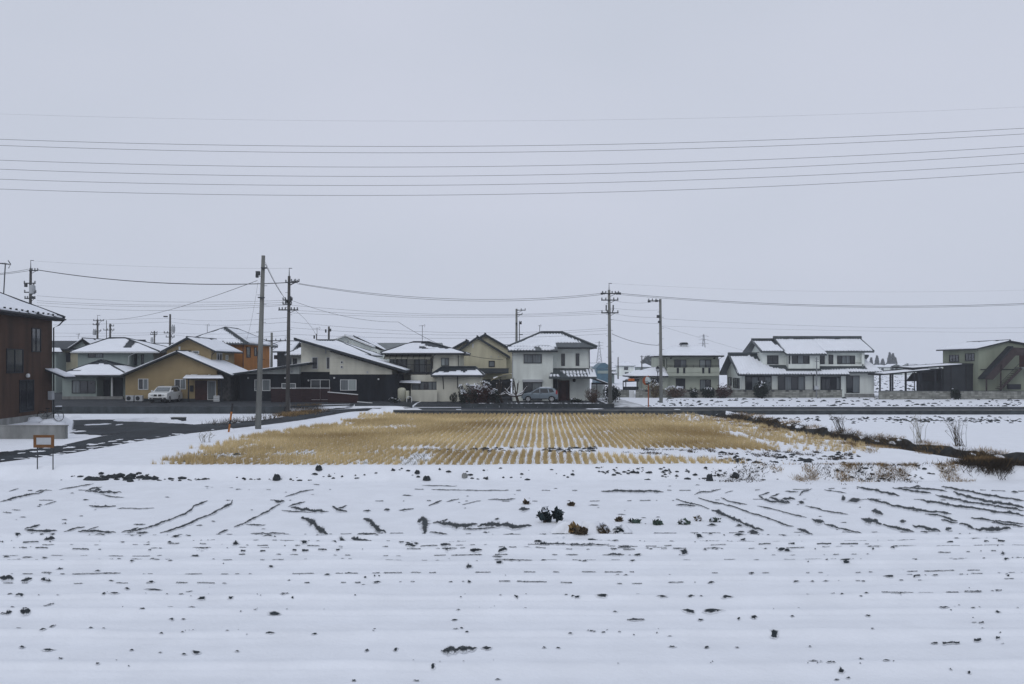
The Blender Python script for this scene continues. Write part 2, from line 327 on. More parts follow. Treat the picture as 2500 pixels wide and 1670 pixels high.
# melting snow left on the asphalt
def blob_mesh(mb, cx, cy, rx, ry, ht, n=14, seed=0.0):
    z0 = hz(cx, cy); ring = []; mid = []
    for i in range(n):
        a = 2*math.pi*i/n; k = 0.65+0.7*float(vn(np.array([seed+3*math.cos(a)]), np.array([seed*1.7+3*math.sin(a)]))[0])
        x_, y_ = cx+rx*k*math.cos(a), cy+ry*k*math.sin(a)
        ring.append((x_, y_, hz(x_, y_)+0.006)); mid.append((cx+rx*k*0.55*math.cos(a), cy+ry*k*0.55*math.sin(a), hz(x_, y_)+ht*R(0.6, 1.1)))
    o = len(mb.v)
    mb.add(ring+mid+[(cx, cy, z0+ht)], [(i, (i+1) % n, n+(i+1) % n, n+i) for i in range(n)]+[(n+i, n+(i+1) % n, 2*n) for i in range(n)])
mb = MB()
for (a, b, w, d) in [(90, 1104, 24, 3), (55, 1108, 8, 2), (172, 1094, 14, 2.5), (222, 1087, 18, 2.5), (247, 1084, 9, 2), (276, 1079, 13, 2), (292, 1075, 6, 2), (245, 1037, 33, 3), (291, 1038, 9, 2),
                     (175, 1052, 14, 2), (190, 1055, 20, 3), (165, 1047, 10, 2), (1220, 993, 16, 1.5), (1120, 1001, 8, 1), (1452, 999, 22, 1.2), (2470, 1002, 14, 1.0), (1655, 1001, 10, 1)]:
    x_, y_ = hit(a, b); s_ = y_/F; sy = y_*y_/(F*CH)
    for k in range(3):
        blob_mesh(mb, x_+R(-.5, .5)*w*s_, y_+R(-.3, .3)*d*sy, w*s_*R(.5, .9), d*sy*R(.4, .8), 0.055, 14, R(0, 90))
for k in range(46):
    a = R(0, 620); up_ = R(0, 1) < .5 or 200 < a < 480
    b = np.interp(a, [0, 179, 328, 465, 626], [1129, 1106, 1079, 1058, 1040])-R(0, 4) if up_ else np.interp(a, [0, 149, 250, 345, 470, 640], [1105, 1089, 1066, 1050, 1038, 1026])+R(0, 3)
    x_, y_ = hit(a, b); blob_mesh(mb, x_, y_, R(.08, .5), R(.06, .3), .05, 9, R(0, 90))
o = mb.build('melting_snow', 'snow', smooth=True); tag(o, 'thin patches of melting snow left on the wet dark lane', 'snow', kind='stuff')
# ---------------------------------------------------------------- house kit
def roof(parent, A, B, Cc, D, m='roof', snow=None, th=0.14, name='roof', cu=0.25, cv=0.3, tile=0.0, t0=0.085, snowmat='snow'):
    """one roof slope: A,B along the eave, C above B, D above A; slab, then a snow sheet cut by snow(u_m, v01, L)"""
    A, B, Cc, D = map(Vector, (A, B, Cc, D)); n = (B-A).cross((D+Cc)/2-A).normalized()
    if n.z < 0: n = -n
    mb = MB(); dn = Vector((0, 0, -th))
    if (Cc-D).length < 1e-3: mb.prism([A, B, Cc], dn)
    else: mb.prism([A, B, Cc, D], dn)
    ro = mb.build(name, m, parent)
    if snow is None: return ro
    L = (B-A).length; S = ((D+Cc)/2-(A+B)/2).length
    nu = max(3, int(L/cu)); nv = max(3, int(S/cv))
    def pt(i, j): u, v = i/nu, j/nv; return (A.lerp(B, u)).lerp(D.lerp(Cc, u), v)
    sx = R(0, 50)
    keep = np.zeros((nu+2, nv+2), bool)
    for i in range(nu):
        for j in range(nv):
            p = pt(i+.5, j+.5); uu = (p-A).dot((B-A).normalized())
            keep[i+1, j+1] = bool(snow(uu, (j+.5)/nv, L)) and not (tile and j == 0 and (uu/.32) % 1 < .42) and not (tile and j == 1 and N1(uu*1.3, sx, 7) > .35)
    cache = {}; mbs = MB()
    def top(i, j):
        k = (i, j)
        if k not in cache:
            p = pt(i, j); uu = (p-A).dot((B-A).normalized())
            hh = t0+0.05*(mnoise.noise(Vector((uu*0.7+sx, j/nv*S*0.7, sx))))
            if tile: hh += tile*math.cos(2*math.pi*uu/0.32)
            ed = not (keep[i, j] and keep[i+1, j] and keep[i, j+1] and keep[i+1, j+1])
            if ed: hh *= 0.72
            cache[k] = len(mbs.v); mbs.v.append(tuple(p+n*max(0.03, hh)))
        return cache[k]
    cb = {}
    def bot(i, j):
        if (i, j) not in cb: cb[(i, j)] = len(mbs.v); mbs.v.append(tuple(pt(i, j)+n*0.004))
        return cb[(i, j)]
    tri = (Cc-D).length < 1e-3
    for i in range(nu):
        for j in range(nv):
            if not keep[i+1, j+1]: continue
            mbs.f.append((top(i, j), top(i+1, j), top(i+1, j+1), top(i, j+1)))
            if not keep[i, j+1]: mbs.f.append((top(i, j), top(i, j+1), bot(i, j+1), bot(i, j)))
            if not keep[i+2, j+1]: mbs.f.append((top(i+1, j+1), top(i+1, j), bot(i+1, j), bot(i+1, j+1)))
            if not keep[i+1, j]: mbs.f.append((top(i+1, j), top(i, j), bot(i, j), bot(i+1, j)))
            if not keep[i+1, j+2] and not (tri and j == nv-1): mbs.f.append((top(i, j+1), top(i+1, j+1), bot(i+1, j+1), bot(i, j+1)))
    if mbs.f: mbs.build('snow_cover', snowmat, ro, smooth=True)
    return ro

def N1(a, b, k=0.0): return mnoise.noise(Vector((a, b, k)))
def full(lo=-0.01, hi=0.99, rag=0.06, seed=0.0, f=0.8):
    return lambda u, v, L: lo+rag*N1(u*f, seed, 1) < v < hi+rag*1.6*N1(u*f, seed, 5)
def ridge_caps(parent, segs, m='tile', r=0.13, name='ridge'):
    for a, b in segs: MB().tube([a, b], r, 6).build(name, m, parent)

def hip(parent, x0, x1, y0, y1, ze, zr, ra, rb, m='roof', snows=None, along='x', tile=0.0, cap=True, cu=0.25, th=0.16, capm=None):
    """hip roof; ridge from ra to rb (x values, or y values when along='y')"""
    s = snows or {}; d = full()
    if along == 'x':
        yc = (y0+y1)/2; r1, r2 = (ra, yc, zr), (rb, yc, zr)
        pl = {'front': ((x0, y0, ze), (x1, y0, ze), r2, r1), 'back': ((x1, y1, ze), (x0, y1, ze), r1, r2),
              'left': ((x0, y1, ze), (x0, y0, ze), r1, r1), 'right': ((x1, y0, ze), (x1, y1, ze), r2, r2)}
        cs = [((x0, y0, ze), r1), ((x1, y0, ze), r2), (r1, r2), ((x1, y1, ze), r2), ((x0, y1, ze), r1)]
    else:
        xc = (x0+x1)/2; r1, r2 = (xc, ra, zr), (xc, rb, zr)
        pl = {'front': ((x0, y0, ze), (x1, y0, ze), r1, r1), 'back': ((x1, y1, ze), (x0, y1, ze), r2, r2),
              'left': ((x0, y1, ze), (x0, y0, ze), r1, r2), 'right': ((x1, y0, ze), (x1, y1, ze), r2, r1)}
        cs = [((x0, y0, ze), r1), ((x1, y0, ze), r1), (r1, r2), ((x1, y1, ze), r2), ((x0, y1, ze), r2)]
    out = {}
    for k, q in pl.items():
        out[k] = roof(parent, *q, m=m, snow=s.get(k, d), tile=tile, cu=cu, th=th)
    if cap: ridge_caps(parent, [(Vector(a)+Vector((0, 0, .05)), Vector(b)+Vector((0, 0, .05))) for a, b in cs], capm or m, 0.11)
    return out
def gable_y(parent, x0, x1, y0, y1, ze, zr, m='roof', snows=None, xr=None, tile=0.0, cap=True, zeR=None, th=0.16):
    xr = (x0+x1)/2 if xr is None else xr; zeR = ze if zeR is None else zeR; s = snows or {}
    a = roof(parent, (x0, y1, ze), (x0, y0, ze), (xr, y0, zr), (xr, y1, zr), m, s.get('left', full()), th, tile=tile)
    b = roof(parent, (x1, y0, zeR), (x1, y1, zeR), (xr, y1, zr), (xr, y0, zr), m, s.get('right', full()), th, tile=tile)
    if cap: ridge_caps(parent, [((xr, y0-.02, zr+.03), (xr, y1, zr+.03))], m, 0.10)
    return a, b
def gable_x(parent, x0, x1, y0, y1, ze, zr, m='tile', snows=None, tile=0.0, cap=True, zeB=None, cu=0.25, th=0.18, caph=0.0):
    yr = (y0+y1)/2; s = snows or {}; zeB = ze if zeB is None else zeB
    a = roof(parent, (x0, y0, ze), (x1, y0, ze), (x1, yr, zr), (x0, yr, zr), m, s.get('front', full()), th, tile=tile, cu=cu)
    b = roof(parent, (x1, y1, zeB), (x0, y1, zeB), (x0, yr, zr), (x1, yr, zr), m, s.get('back', full()), th, tile=tile, cu=0.5)
    if caph: MB().box(x0-.08, x1+.08, yr-.14, yr+.14, zr-.05, zr+caph).build('ridge', m, parent, bevel=.04)
    elif cap: ridge_caps(parent, [((x0, yr, zr+.05), (x1, yr, zr+.05))], m, 0.12)
    return a, b

def win(parent, x0, x1, z0, z1, y, n=2, fm='trim', gm='glass', ft=0.055, nx=None, sill=False, nh=1):
    """window on a wall. nx None: wall faces the camera side at distance y. nx=+1/-1: wall faces +x/-x at x=y, and x0,x1 are distances"""
    if x0 > x1: x0, x1 = x1, x0
    if z0 > z1: z0, z1 = z1, z0
    def bx(mb, a, b, c, d, o0, o1):
        if nx is None: mb.box(a, b, y-o1, y-o0, c, d)
        else: mb.box(y+nx*o0, y+nx*o1, a, b, c, d)
    mb = MB()
    bx(mb, x0-ft, x1+ft, z1, z1+ft, -.02, .06); bx(mb, x0-ft, x1+ft, z0-ft, z0, -.02, .06 if not sill else .12)
    bx(mb, x0-ft, x0, z0, z1, -.02, .06); bx(mb, x1, x1+ft, z0, z1, -.02, .06)
    w = (x1-x0)/n
    for i in range(1, n): bx(mb, x0+i*w-ft*.5, x0+i*w+ft*.5, z0, z1, -.02, .05)
    for k in range(1, nh): zz = z0+(z1-z0)*k/nh; bx(mb, x0, x1, zz-.015, zz+.015, .012, .045)
    wo_ = mb.build('window', fm, parent)
    for i in range(n):
        g_ = gm[i % len(gm)] if isinstance(gm, (list, tuple)) else gm
        m2 = MB(); bx(m2, x0+i*w+(ft*.5 if i else 0)+.002, x0+(i+1)*w-(ft*.5 if i < n-1 else 0)-.002, z0+.002, z1-.002, .003, .014+.012*(i % 2)); m2.build('pane', g_, wo_)
    return wo_
def winp(parent, px0, py0, px1, py1, y, n=2, **k): return win(parent, X(px0, y), X(px1, y), Z(py1, y), Z(py0, y), y, n, **k)
def downpipe(parent, pts, m='trim', r=0.045): MB().tube(pts, r, 6).build('downpipe', m, parent)
def gutter(parent, a, b, m='trim', r=0.06): MB().tube([a, b], r, 6).build('gutter', m, parent)
def pwall(parent, px0, px1, py0, y, dep, m, base, name='wall'):
    return MB().box(X(px0, y), X(px1, y), y, y+dep, base, Z(py0, y)).build(name, m, parent)
def aircon(px, py, y, z, label):
    x_ = X(px, y); t = thing('air_conditioner', label, 'air conditioner', (x_, y, z), 'outdoor units by the beige house')
    MB().box(x_-.4, x_+.4, y, y+.32, z+.06, z+.66).build('casing', 'panel', t, bevel=.03)
    MB().prism([(x_-.08+.22*math.cos(a*math.pi/6), y-.012, z+.36+.22*math.sin(a*math.pi/6)) for a in range(12)], (0, .012, 0)).build('fan_grille', 'trim', t)
    for s in (-.3, .3): MB().box(x_+s-.05, x_+s+.05, y+.02, y+.3, z, z+.06).build('foot', 'trim', t)

# ---------------------------------------------------------------- 1 brown house at the left edge
BZ = 0.55; rot = math.radians(6.8)
bh = thing('brown_house', 'dark brown two storey house with snow guards along its eave and pale concrete base', 'house', (-32.4, 60.6, BZ), rot=rot)
MB().box(-9, 0, -9.5, 0, 0.45, 6.9).build('wall', 'brown', bh)
MB().box(-9, .03, -9.53, .03, -0.6, 0.45).build('foundation', 'concrete', bh)
rr = hip(bh, -10, 0.62, -10.4, 0.62, 7.1, 9.5, -6.2, -3.2, 'roof', {'right': full(0.02, 1.1), 'back': full()}, along='y')
MB().box(0, .60, -10.38, .60, 6.88, 6.94).build('soffit', 'trim', bh)
gutter(bh, (.67, -10.4, 7.0), (.67, .62, 7.0))
for i in range(14):
    yy = -10+i*0.8; MB().prism([(.44, yy, 7.14), (.44, yy+.22, 7.14), (.48, yy+.22, 7.32), (.48, yy, 7.32)], (.05, 0, 0)).build('snow_guard', 'trim', bh)
win(bh, -3.3, -2.0, 4.7, 6.2, 0, 2, gm='glass', nx=1)
win(bh, -6.9, -4.7, 3.3, 4.75, 0, 2, gm='glass', nx=1)
win(bh, -5.1, -3.1, 0.75, 2.75, 0, 2, gm='glass', nx=1)
roof(bh, (1.3, -1.2, 2.95), (1.3, .7, 2.95), (0, .7, 3.5), (0, -1.2, 3.5), 'roof', full(), .12)
MB().box(.0, .28, -.75, -.30, 1.35, 1.95).build('meter_box', 'panel', bh, bevel=.02)
MB().lathe((.14, -4.2, 2.95), [(.02, 0), (.12, .03), (.13, .16), (.07, .26)], 10).build('vent_hood', 'white_trim', bh)
downpipe(bh, [(.62, .4, 6.95), (.4, .2, 6.6), (.08, .06, 6.4), (.08, .06, 0)])
at = thing('television_antenna', 'aerial on a tall mast above the brown house roof', 'antenna', (X(10, 57), 57, Z(712, 57)))
MB().tube([P(9, 716, 57), P(13, 645, 57)], .035, 6).build('mast', 'steel', at)
MB().tube([P(-6, 643, 57), P(24, 646, 57)], .025, 6).build('boom', 'steel', at)
for a in range(5): MB().tube([(X(-4+a*5, 57), 56.7, Z(643, 57)), (X(-4+a*5, 57), 57.3, Z(643, 57))], .012, 4).build('element', 'steel', at)
MB().tube([P(20, 636, 57), P(26, 645, 57), P(21, 655, 57)], .03, 6).build('reflector', 'steel', at)

# bicycle leaning by the brown house
by_ = 57.2; bx0 = X(103, by_); bz_ = hz(bx0+.5, by_)
bc = thing('bicycle', 'dark bicycle with a snowy basket parked by the brown house corner', 'bicycle', (bx0+.55, by_, bz_))
for i, cx_ in enumerate((bx0, bx0+1.1)):
    w_ = MB().tube([(cx_+.33*math.cos(a*math.pi/10), by_, bz_+.34+.33*math.sin(a*math.pi/10)) for a in range(21)], .022, 5, False).build('wheel', 'rubber', bc)
    sp = MB()
    for a in range(6): sp.tube([(cx_, by_, bz_+.34), (cx_+.32*math.cos(a*math.pi/3), by_, bz_+.34+.32*math.sin(a*math.pi/3))], .006, 3)
    sp.build('spokes', 'galv', w_)
fr = MB()
for a, b in [((0, .34), (.40, .32)), ((.40, .32), (.34, .82)), ((.40, .32), (.92, .72)), ((.36, .70), (.90, .80)), ((1.1, .34), (.90, .98)), ((0, .34), (.36, .68))]:
    fr.tube([(bx0+a[0], by_, bz_+a[1]), (bx0+b[0], by_, bz_+b[1])], .018, 5)
fr.build('frame', 'steel', bc); MB().box(bx0+.24, bx0+.48, by_-.07, by_+.07, bz_+.82, bz_+.88).build('saddle', 'rubber', bc, bevel=.02)
MB().tube([(bx0+.82, by_-.26, bz_+1.0), (bx0+.9, by_, bz_+1.02), (bx0+.82, by_+.26, bz_+1.0)], .014, 5).build('handlebar', 'steel', bc)
bk = MB().box(bx0+.95, bx0+1.25, by_-.16, by_+.16, bz_+.74, bz_+.96).build('basket', 'steel', bc)
MB().box(bx0+.94, bx0+1.26, by_-.17, by_+.17, bz_+.962, bz_+1.03).build('snow_cap', 'snow', bk, bevel=.03)

# ---------------------------------------------------------------- 2 green-grey house
YZ = 0.6
y0 = 93.0; gh = thing('grey_green_house', 'grey green house with hipped roofs and a single storey wing in front', 'house', (X(230, y0), y0, YZ))
pwall(gh, 152, 236, 917, y0, 7, 'greengrey', YZ-.1)
MB().box(X(236, y0), X(300, y0), y0+1.6, y0+7, YZ-.1, Z(917, y0)).build('wall', 'greengrey', gh)
MB().box(X(152, y0), X(300, y0), y0-.04, y0+.3, YZ-.1, YZ+.35).build('foundation', 'concrete', gh)
def gsn(u, v, L): return v < 0.72+.1*N1(u*.7, 3) and not (0.28 < v < 0.33 and u < L*.25)
def gsr(u, v, L): return v < 0.6 and u > .5+.5*v
hip(gh, X(142, y0-.8), X(312, y0-.8), y0-.8, y0+8, Z(916, y0-.8), Z(880, y0+3.5), X(246, y0+3.6), X(250, y0+3.6), 'roof', {'front': gsn, 'right': gsr}, cu=.2)
winp(gh, 177, 930, 232, 959, y0, 3, gm=['curtain', 'glass', 'glass'])
MB().pbox(240, 268, 926, 975, y0+1.55, .06).build('door', 'trim', gh)
MB().box(X(273, y0)-.06, X(273, y0)+.06, y0, y0+.12, YZ, Z(918, y0)).build('porch_post', 'white_trim', gh)
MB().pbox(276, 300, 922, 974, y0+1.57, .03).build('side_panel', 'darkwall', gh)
y1 = 99.0
pwall(gh, 190, 318, 856, y1, 8, 'greengrey', YZ)
MB().box(X(318, y1), X(366, y1), y1+1.0, y1+8, YZ, Z(857, y1)).build('wall', 'greengrey', gh)
hip(gh, X(172, y1-.7), X(389, y1-.7), y1-.7, y1+9.5, Z(859, y1-.7), Z(826, y1+4.4), X(268, y1+4.4), X(305, y1+4.4), 'roof',
    {'front': lambda u, v, L: v < .97 and not (v > .25 and abs(u-(L*.54-v*.9+.6)) < .35+.35*v), 'right': full(0, .9)}, cu=.2)
winp(gh, 216, 864, 251, 872, y1, 2, gm=['glass', 'curtain'])
winp(gh, 330, 866, 334, 891, y1+1.0, 1); winp(gh, 346, 867, 350, 889, y1+1.0, 1)
downpipe(gh, [P(329, 862, y1-.5), P(314, 870, y1-.1), P(312, 904, y1-.08)], 'white_trim')
gutter(gh, P(172, 861, y1-.75), P(389, 861, y1-.75), 'white_trim', .05)

# 3 cream house behind
y0 = 118.0; ch = thing('cream_house', 'cream two storey house with a dark roof behind the grey green house', 'house', (X(165, y0), y0, .5))
pwall(ch, 100, 190, 850, y0, 8, 'yellow', .3)
winp(ch, 151, 862, 171, 883, y0, 2, gm='glass')
roof(ch, P(90, 852, y0-.8), P(205, 852, y0-.8), P(205, 832, y0+5), P(90, 832, y0+5), 'roof', None, .2)
gable_y(ch, X(166, y0-1), X(236, y0-1), y0-1, y0+8, Z(850, y0-1), Z(826, y0-1), 'roof', {'right': full(0, .95)})
MB().prism([P(176, 850, y0-.5), P(216, 850, y0-.5), P(199, 832, y0-.5)], (0, 7, 0)).build('gable_wall', 'greengrey', ch)
roof(ch, P(96, 859, y0-3), P(152, 859, y0-3), P(146, 850, y0-1), P(96, 850, y0-1), 'roof', full(), .12)
pwall(ch, 96, 137, 860, y0-2.6, 3, 'greengrey', .3)

# ---------------------------------------------------------------- 4 beige house
y0 = 88.0; be = thing('beige_house', 'beige rendered house with a wide low gable and a snow topped entrance canopy', 'house', (X(430, y0), y0, YZ))
xl, xr_ = X(306, y0), X(560, y0); xk = X(431, y0); zE = Z(912, y0); zP = Z(861, y0)
MB().prism([(xl, y0, YZ-.1), (xr_-1.3, y0, YZ-.1), (xr_-1.3, y0, zE+.35), (xk, y0, zP), (xl, y0, zE)], (0, 8, 0)).build('wall', 'beige', be)
MB().box(xr_-1.3, xr_, y0+.3, y0+7, YZ-.1, zE).build('stone_wall', 'stone', be)
gable_y(be, X(292, y0-.8), X(567, y0-.8), y0-.8, y0+7.2, Z(916, y0-.8), Z(857, y0-.8), 'roof', {'left': full(0, .95)}, xr=X(431, y0-.8))
MB().box(X(316, y0), X(546, y0), y0-.03, y0+.02, YZ-.1, YZ+.30).build('foundation', 'dark_concrete', be)
winp(be, 339, 926, 361, 950, y0, 2, fm='white_trim', gm=['glass', 'curtain'])
winp(be, 428, 927, 453, 949, y0, 2, fm='white_trim', gm=['glass', 'curtain'])
roof(be, P(446, 924, y0-1.7), P(546, 924, y0-1.7), P(540, 915, y0), P(456, 915, y0), 'trim', full(0, .9), .10, name='canopy')
for a in (460, 541): MB().box(X(a, y0-1.5)-.06, X(a, y0-1.5)+.06, y0-1.55, y0-1.43, YZ, Z(925, y0-1.5)).build('canopy_post', 'trim', be)
MB().pbox(476, 507, 929, 977, y0-.04, .05).build('door', 'door', be)
winp(be, 508, 931, 526, 975, y0, 1, fm='white_trim', gm='curtain')
MB().pbox(463, 471, 941, 956, y0-.12, .12).build('letter_box', 'trim', be)
y1 = 91.0
xl, xr_ = X(407, y1), X(514, y1); xk = X(456, y1)
xr_ = X(516, y1)
MB().prism([(xl, y1, 3.2), (xr_, y1, 3.2), (xr_, y1, Z(853, y1)), (xk, y1, Z(827, y1)), (xl, y1, Z(853, y1))], (0, 7.5, 0)).build('wall', 'beige', be)
gable_y(be, X(392, y1-.7), X(527, y1-.7), y1-.7, y1+8.3, Z(857, y1-.7), Z(823, y1-.7), 'roof', xr=X(456, y1-.7))
winp(be, 471, 858, 485, 863, y1, 1, fm='white_trim', gm='curtain')
MB().pbox(436, 440, 846, 858, y1-.06, .06).build('vent', 'white_trim', be)
win(be, y1+1.7, y1+3.2, Z(882, y1+2), Z(863, y1+2), xr_, 2, fm='white_trim', nx=1); win(be, y1+4.6, y1+5.2, Z(878, y1+5), Z(868, y1+5), xr_, 1, fm='white_trim', gm='paleglass', nx=1)
downpipe(be, [(xr_+.6, y1-.5, Z(858, y1)), (xr_+.06, y1-.02, Z(866, y1)), (xr_+.06, y1-.02, Z(886, y1))])
aircon(316, 981, y0-.9, YZ, 'small white outdoor unit beside the single storey wing of the grey green house')
aircon(338, 981, y0-.9, YZ, 'white outdoor unit under the left window of the beige house')
cr_ = thing('plastic_crate', 'white plastic crate leaning by the beige house glass door', 'crate', (X(528, y0-.7), y0-.7, YZ))
MB().box(X(521, y0-.7), X(535, y0-.7), y0-.7, y0-.45, YZ, YZ+.62).build('crate_body', 'white_trim', cr_, bevel=.03)
for k in range(3): MB().box(X(522, y0-.7), X(534, y0-.7), y0-.715, y0-.70, YZ+.1+k*.18, YZ+.2+k*.18).build('vent_slot', 'panel', cr_)

# ---------------------------------------------------------------- 5 orange house
y0 = 101.0; og_ = thing('orange_house', 'orange rendered two storey house with a hipped tile roof behind the beige house', 'house', (X(594, y0), y0, .5))
xc = X(594, y0)
MB().box(xc-6.5, xc, y0, y0+11, .3, Z(836, y0)).build('wall', 'orange', og_)
def teeth(side):                                        # snow stops in teeth short of the bare hip tiles
    def f(u, v, L):
        half = L/2*(1-v) if False else 0
        return True
    return f
def osr(u, v, L): return v < .97 and u > v*3.2+.55+.35*((u/.32) % 1)
hip(og_, xc-7.2, xc+.75, y0-.8, y0+11.8, Z(838, y0-.8), Z(800, y0+3.2), y0+3.4, y0+8, 'tile', {'right': osr, 'front': lambda u, v, L: u < L-v*L/2-.4-.3*((u/.32) % 1)}, along='y', tile=.03, cu=.11)
win(og_, y0+1.2, y0+2.6, Z(872, y0+2), Z(848, y0+2), xc, 1, nx=1, fm='trim'); win(og_, y0+4.3, y0+5.2, Z(868, y0+4), Z(849, y0+4), xc, 1, nx=1); win(og_, y0+5.6, y0+6.2, Z(885, y0+5), Z(858, y0+5), xc, 1, nx=1)
downpipe(og_, [(xc-.0, y0-.06, Z(838, y0)), (xc-.0, y0-.06, .6)])

# ---------------------------------------------------------------- 6 black and white house
y0 = 88.5; bw = thing('black_and_white_house', 'long house with black cladding below and white walls under a steep single slope roof', 'house', (X(800, y0), y0, YZ))
def rl(px): return 824+(px-717)*(904-824)/(991-717)      # main roof line in the photo
yb = Z(914, y0)
MB().prism([(X(805, y0), y0, yb), (X(957, y0), y0, yb), (X(957, y0), y0, Z(rl(957)+9, y0)), (X(805, y0), y0, Z(rl(805)+9, y0))], (0, 8, 0)).build('wall', 'cream', bw)
MB().box(X(805.5, y0), X(973, y0), y0+.02, y0+8, YZ-.1, yb).build('wall', 'black', bw)
y2 = y0+1.2
MB().prism([(X(735, y2), y2, Z(908, y2)), (X(806, y2), y2, Z(908, y2)), (X(806, y2), y2, Z(rl(806)+6, y2)), (X(735, y2), y2, Z(rl(735)+6, y2))], (0, 7, 0)).build('wall', 'cream', bw)
MB().box(X(735, y2), X(806, y2), y2+.03, y2+7, YZ-.1, Z(908, y2)).build('wall', 'black', bw)
ye = y0-.8
roof(bw, (X(991, ye), ye, Z(904, ye)), (X(991, ye), ye+9, Z(904, ye)), (X(717, ye), ye+9, Z(824, ye)), (X(717, ye), ye, Z(824, ye)), 'roof', full(0, .965), .26)
y3 = y0+.4
MB().prism([(X(588, y3), y3, Z(913, y3)), (X(730, y3), y3, Z(913, y3)), (X(730, y3), y3, Z(894, y3)), (X(640, y3), y3, Z(905, y3)), (X(588, y3), y3, Z(911, y3))], (0, 6, 0)).build('wall', 'offwhite', bw)
MB().box(X(585, y3), X(734, y3), y3-.03, y3+6, YZ-.1, Z(913.5, y3)).build('wall', 'black', bw)
roof(bw, (X(564, ye), ye, Z(912, ye)), (X(753, ye), ye, Z(885, ye)), (X(753, ye), ye+6.6, Z(885, ye)), (X(564, ye), ye+6.6, Z(912, ye)), 'roof', full(0.12, 1), .20)
winp(bw, 623, 928, 659, 953, y3-.03, 2, fm='white_trim', gm='curtain')
winp(bw, 689, 937, 721, 947.5, y3-.03, 2, fm='white_trim', gm='curtain')
winp(bw, 760, 928, 804, 975, y2+.03, 2, fm='white_trim', gm=['glass', 'trim'])
winp(bw, 832, 928, 869, 952, y0+.02, 2, fm='white_trim', gm=['curtain', 'paleglass'])
winp(bw, 763, 873, 775, 900, y2, 1, fm='white_trim', gm='glass', ft=.05); winp(bw, 798, 873, 804.5, 900, y2, 1, fm='white_trim', ft=.05)
for q in (882.5, 894): winp(bw, 832.5, q, 836.5, q+4, y0, 1, fm='white_trim', ft=.05)
MB().pbox(794, 796.5, 853, 863, y2-.05, .05).build('vent', 'panel', bw)
MB().pbox(895, 899, 906, 911, y0-.06, .06).build('vent', 'panel', bw); MB().pbox(710, 714, 905, 910, y3-.06, .06).build('vent', 'panel', bw)
for a, b, c in ((816, 923, y0), (924, 926, y0), (606, 923, y3), (696, 923, y3), (753, 929, y2)): MB().lathe((X(a, c-.1), c-.1, Z(b, c)-.08), [(.05, 0), (.09, .04), (.09, .14), (.05, .18)], 8).build('wall_lamp', 'white_trim', bw)

fy = 85.5; fe = thing('slat_fence', 'dark red wooden slat fence before the black and white house', 'fence', (X(735, fy), fy, YZ))
for a in np.arange(663, 808, 24): MB().box(X(a, fy)-.04, X(a, fy)+.04, fy, fy+.08, YZ-.05, Z(947, fy)).build('post', 'redwood', fe)
nsl = 11; zt = Z(948, fy)
for k in range(nsl):
    za = YZ+.06+(zt-YZ-.1)*k/nsl; MB().box(X(663, fy), X(806, fy), fy-.025, fy-.002, za, za+(zt-YZ)/nsl-.035).build('slat', 'redwood', fe)
MB().box(X(662, fy), X(806.5, fy), fy-.04, fy+.1, zt, zt+.05).build('cap_rail', 'white_trim', fe)
rm = thing('ramp_rail', 'sloping dark boarded ramp screen with a snowy top rail before the black wall', 'fence', (X(840, 84.5), 84.5, YZ))
MB().prism([(X(800, 84.5), 84.5, YZ-.05), (X(874, 84.5), 84.5, YZ-.05), (X(874, 84.5), 84.5, Z(964, 84.5)), (X(800, 84.5), 84.5, Z(958, 84.5))], (0, .05, 0)).build('board_screen', 'redwood', rm)
MB().tube([P(800, 957.2, 84.5), P(874, 963.6, 84.5)], .05, 6).build('top_rail', 'white_trim', rm)
MB().tube([P(872, 981, 83.5), P(909, 984, 83.5)], .05, 6).build('low_rail', 'white_trim', rm)

# ---------------------------------------------------------------- 7,8,9 roofs behind
y0 = 106.0; td = thing('tile_roof_house', 'house with a snowy tile roof behind the black and white house', 'house', (X(830, y0), y0, .5))
MB().box(X(712, y0), X(893, y0), y0, y0+8, .3, Z(868, y0)).build('wall', 'offwhite', td)
def tds(u, v, L): return v < .93 and u > 0.3+v*4 and (L-u) > v*4+.5+.35*((u/.32) % 1)
hip(td, X(694, y0-.8), X(905, y0-.8), y0-.8, y0+9, Z(867, y0-.8), Z(831, y0+4), X(775, y0+4), X(820, y0+4), 'tile', {'front': full(0, .95), 'right': lambda u, v, L: u > .4+.3*((u/.32) % 1) and v < .9}, tile=.03, cu=.11)
winp(td, 716, 876, 724, 890, y0, 1)
y0 = 120.0; mo = thing('pale_gable_house', 'pale modern house with two stepped roofs behind the tile roofed house', 'house', (X(870, y0), y0, .5))
xa = X(842, y0)
MB().prism([(X(800, y0), y0, .3), (X(924, y0), y0, .3), (X(924, y0), y0, Z(855, y0)), (xa, y0, Z(823, y0)), (X(800, y0), y0, Z(839, y0))], (0, 6, 0)).build('wall', 'white', mo)
gable_y(mo, X(790, y0-.8), X(910, y0-.8), y0-.8, y0+6, Z(838, y0-.8), Z(818, y0-.8), 'white_trim', xr=X(842, y0-.8), zeR=Z(845, y0-.8))
MB().box(X(905, y0+2), X(938, y0+2), y0+2, y0+8, .3, Z(855, y0+2)).build('wall', 'white', mo)
roof(mo, (X(938, y0+1.5), y0+1.5, Z(854, y0+1.5)), (X(938, y0+1.5), y0+9, Z(854, y0+1.5)), (X(862, y0+1.5), y0+9, Z(818, y0+1.5)), (X(862, y0+1.5), y0+1.5, Z(818, y0+1.5)), 'trim', full(0, .98), .14)
winp(mo, 909, 859, 912, 869, y0, 1); winp(mo, 917, 861, 919, 870, y0, 1); MB().pbox(848, 851, 831, 839, y0-.06, .06).build('vent', 'panel', mo)
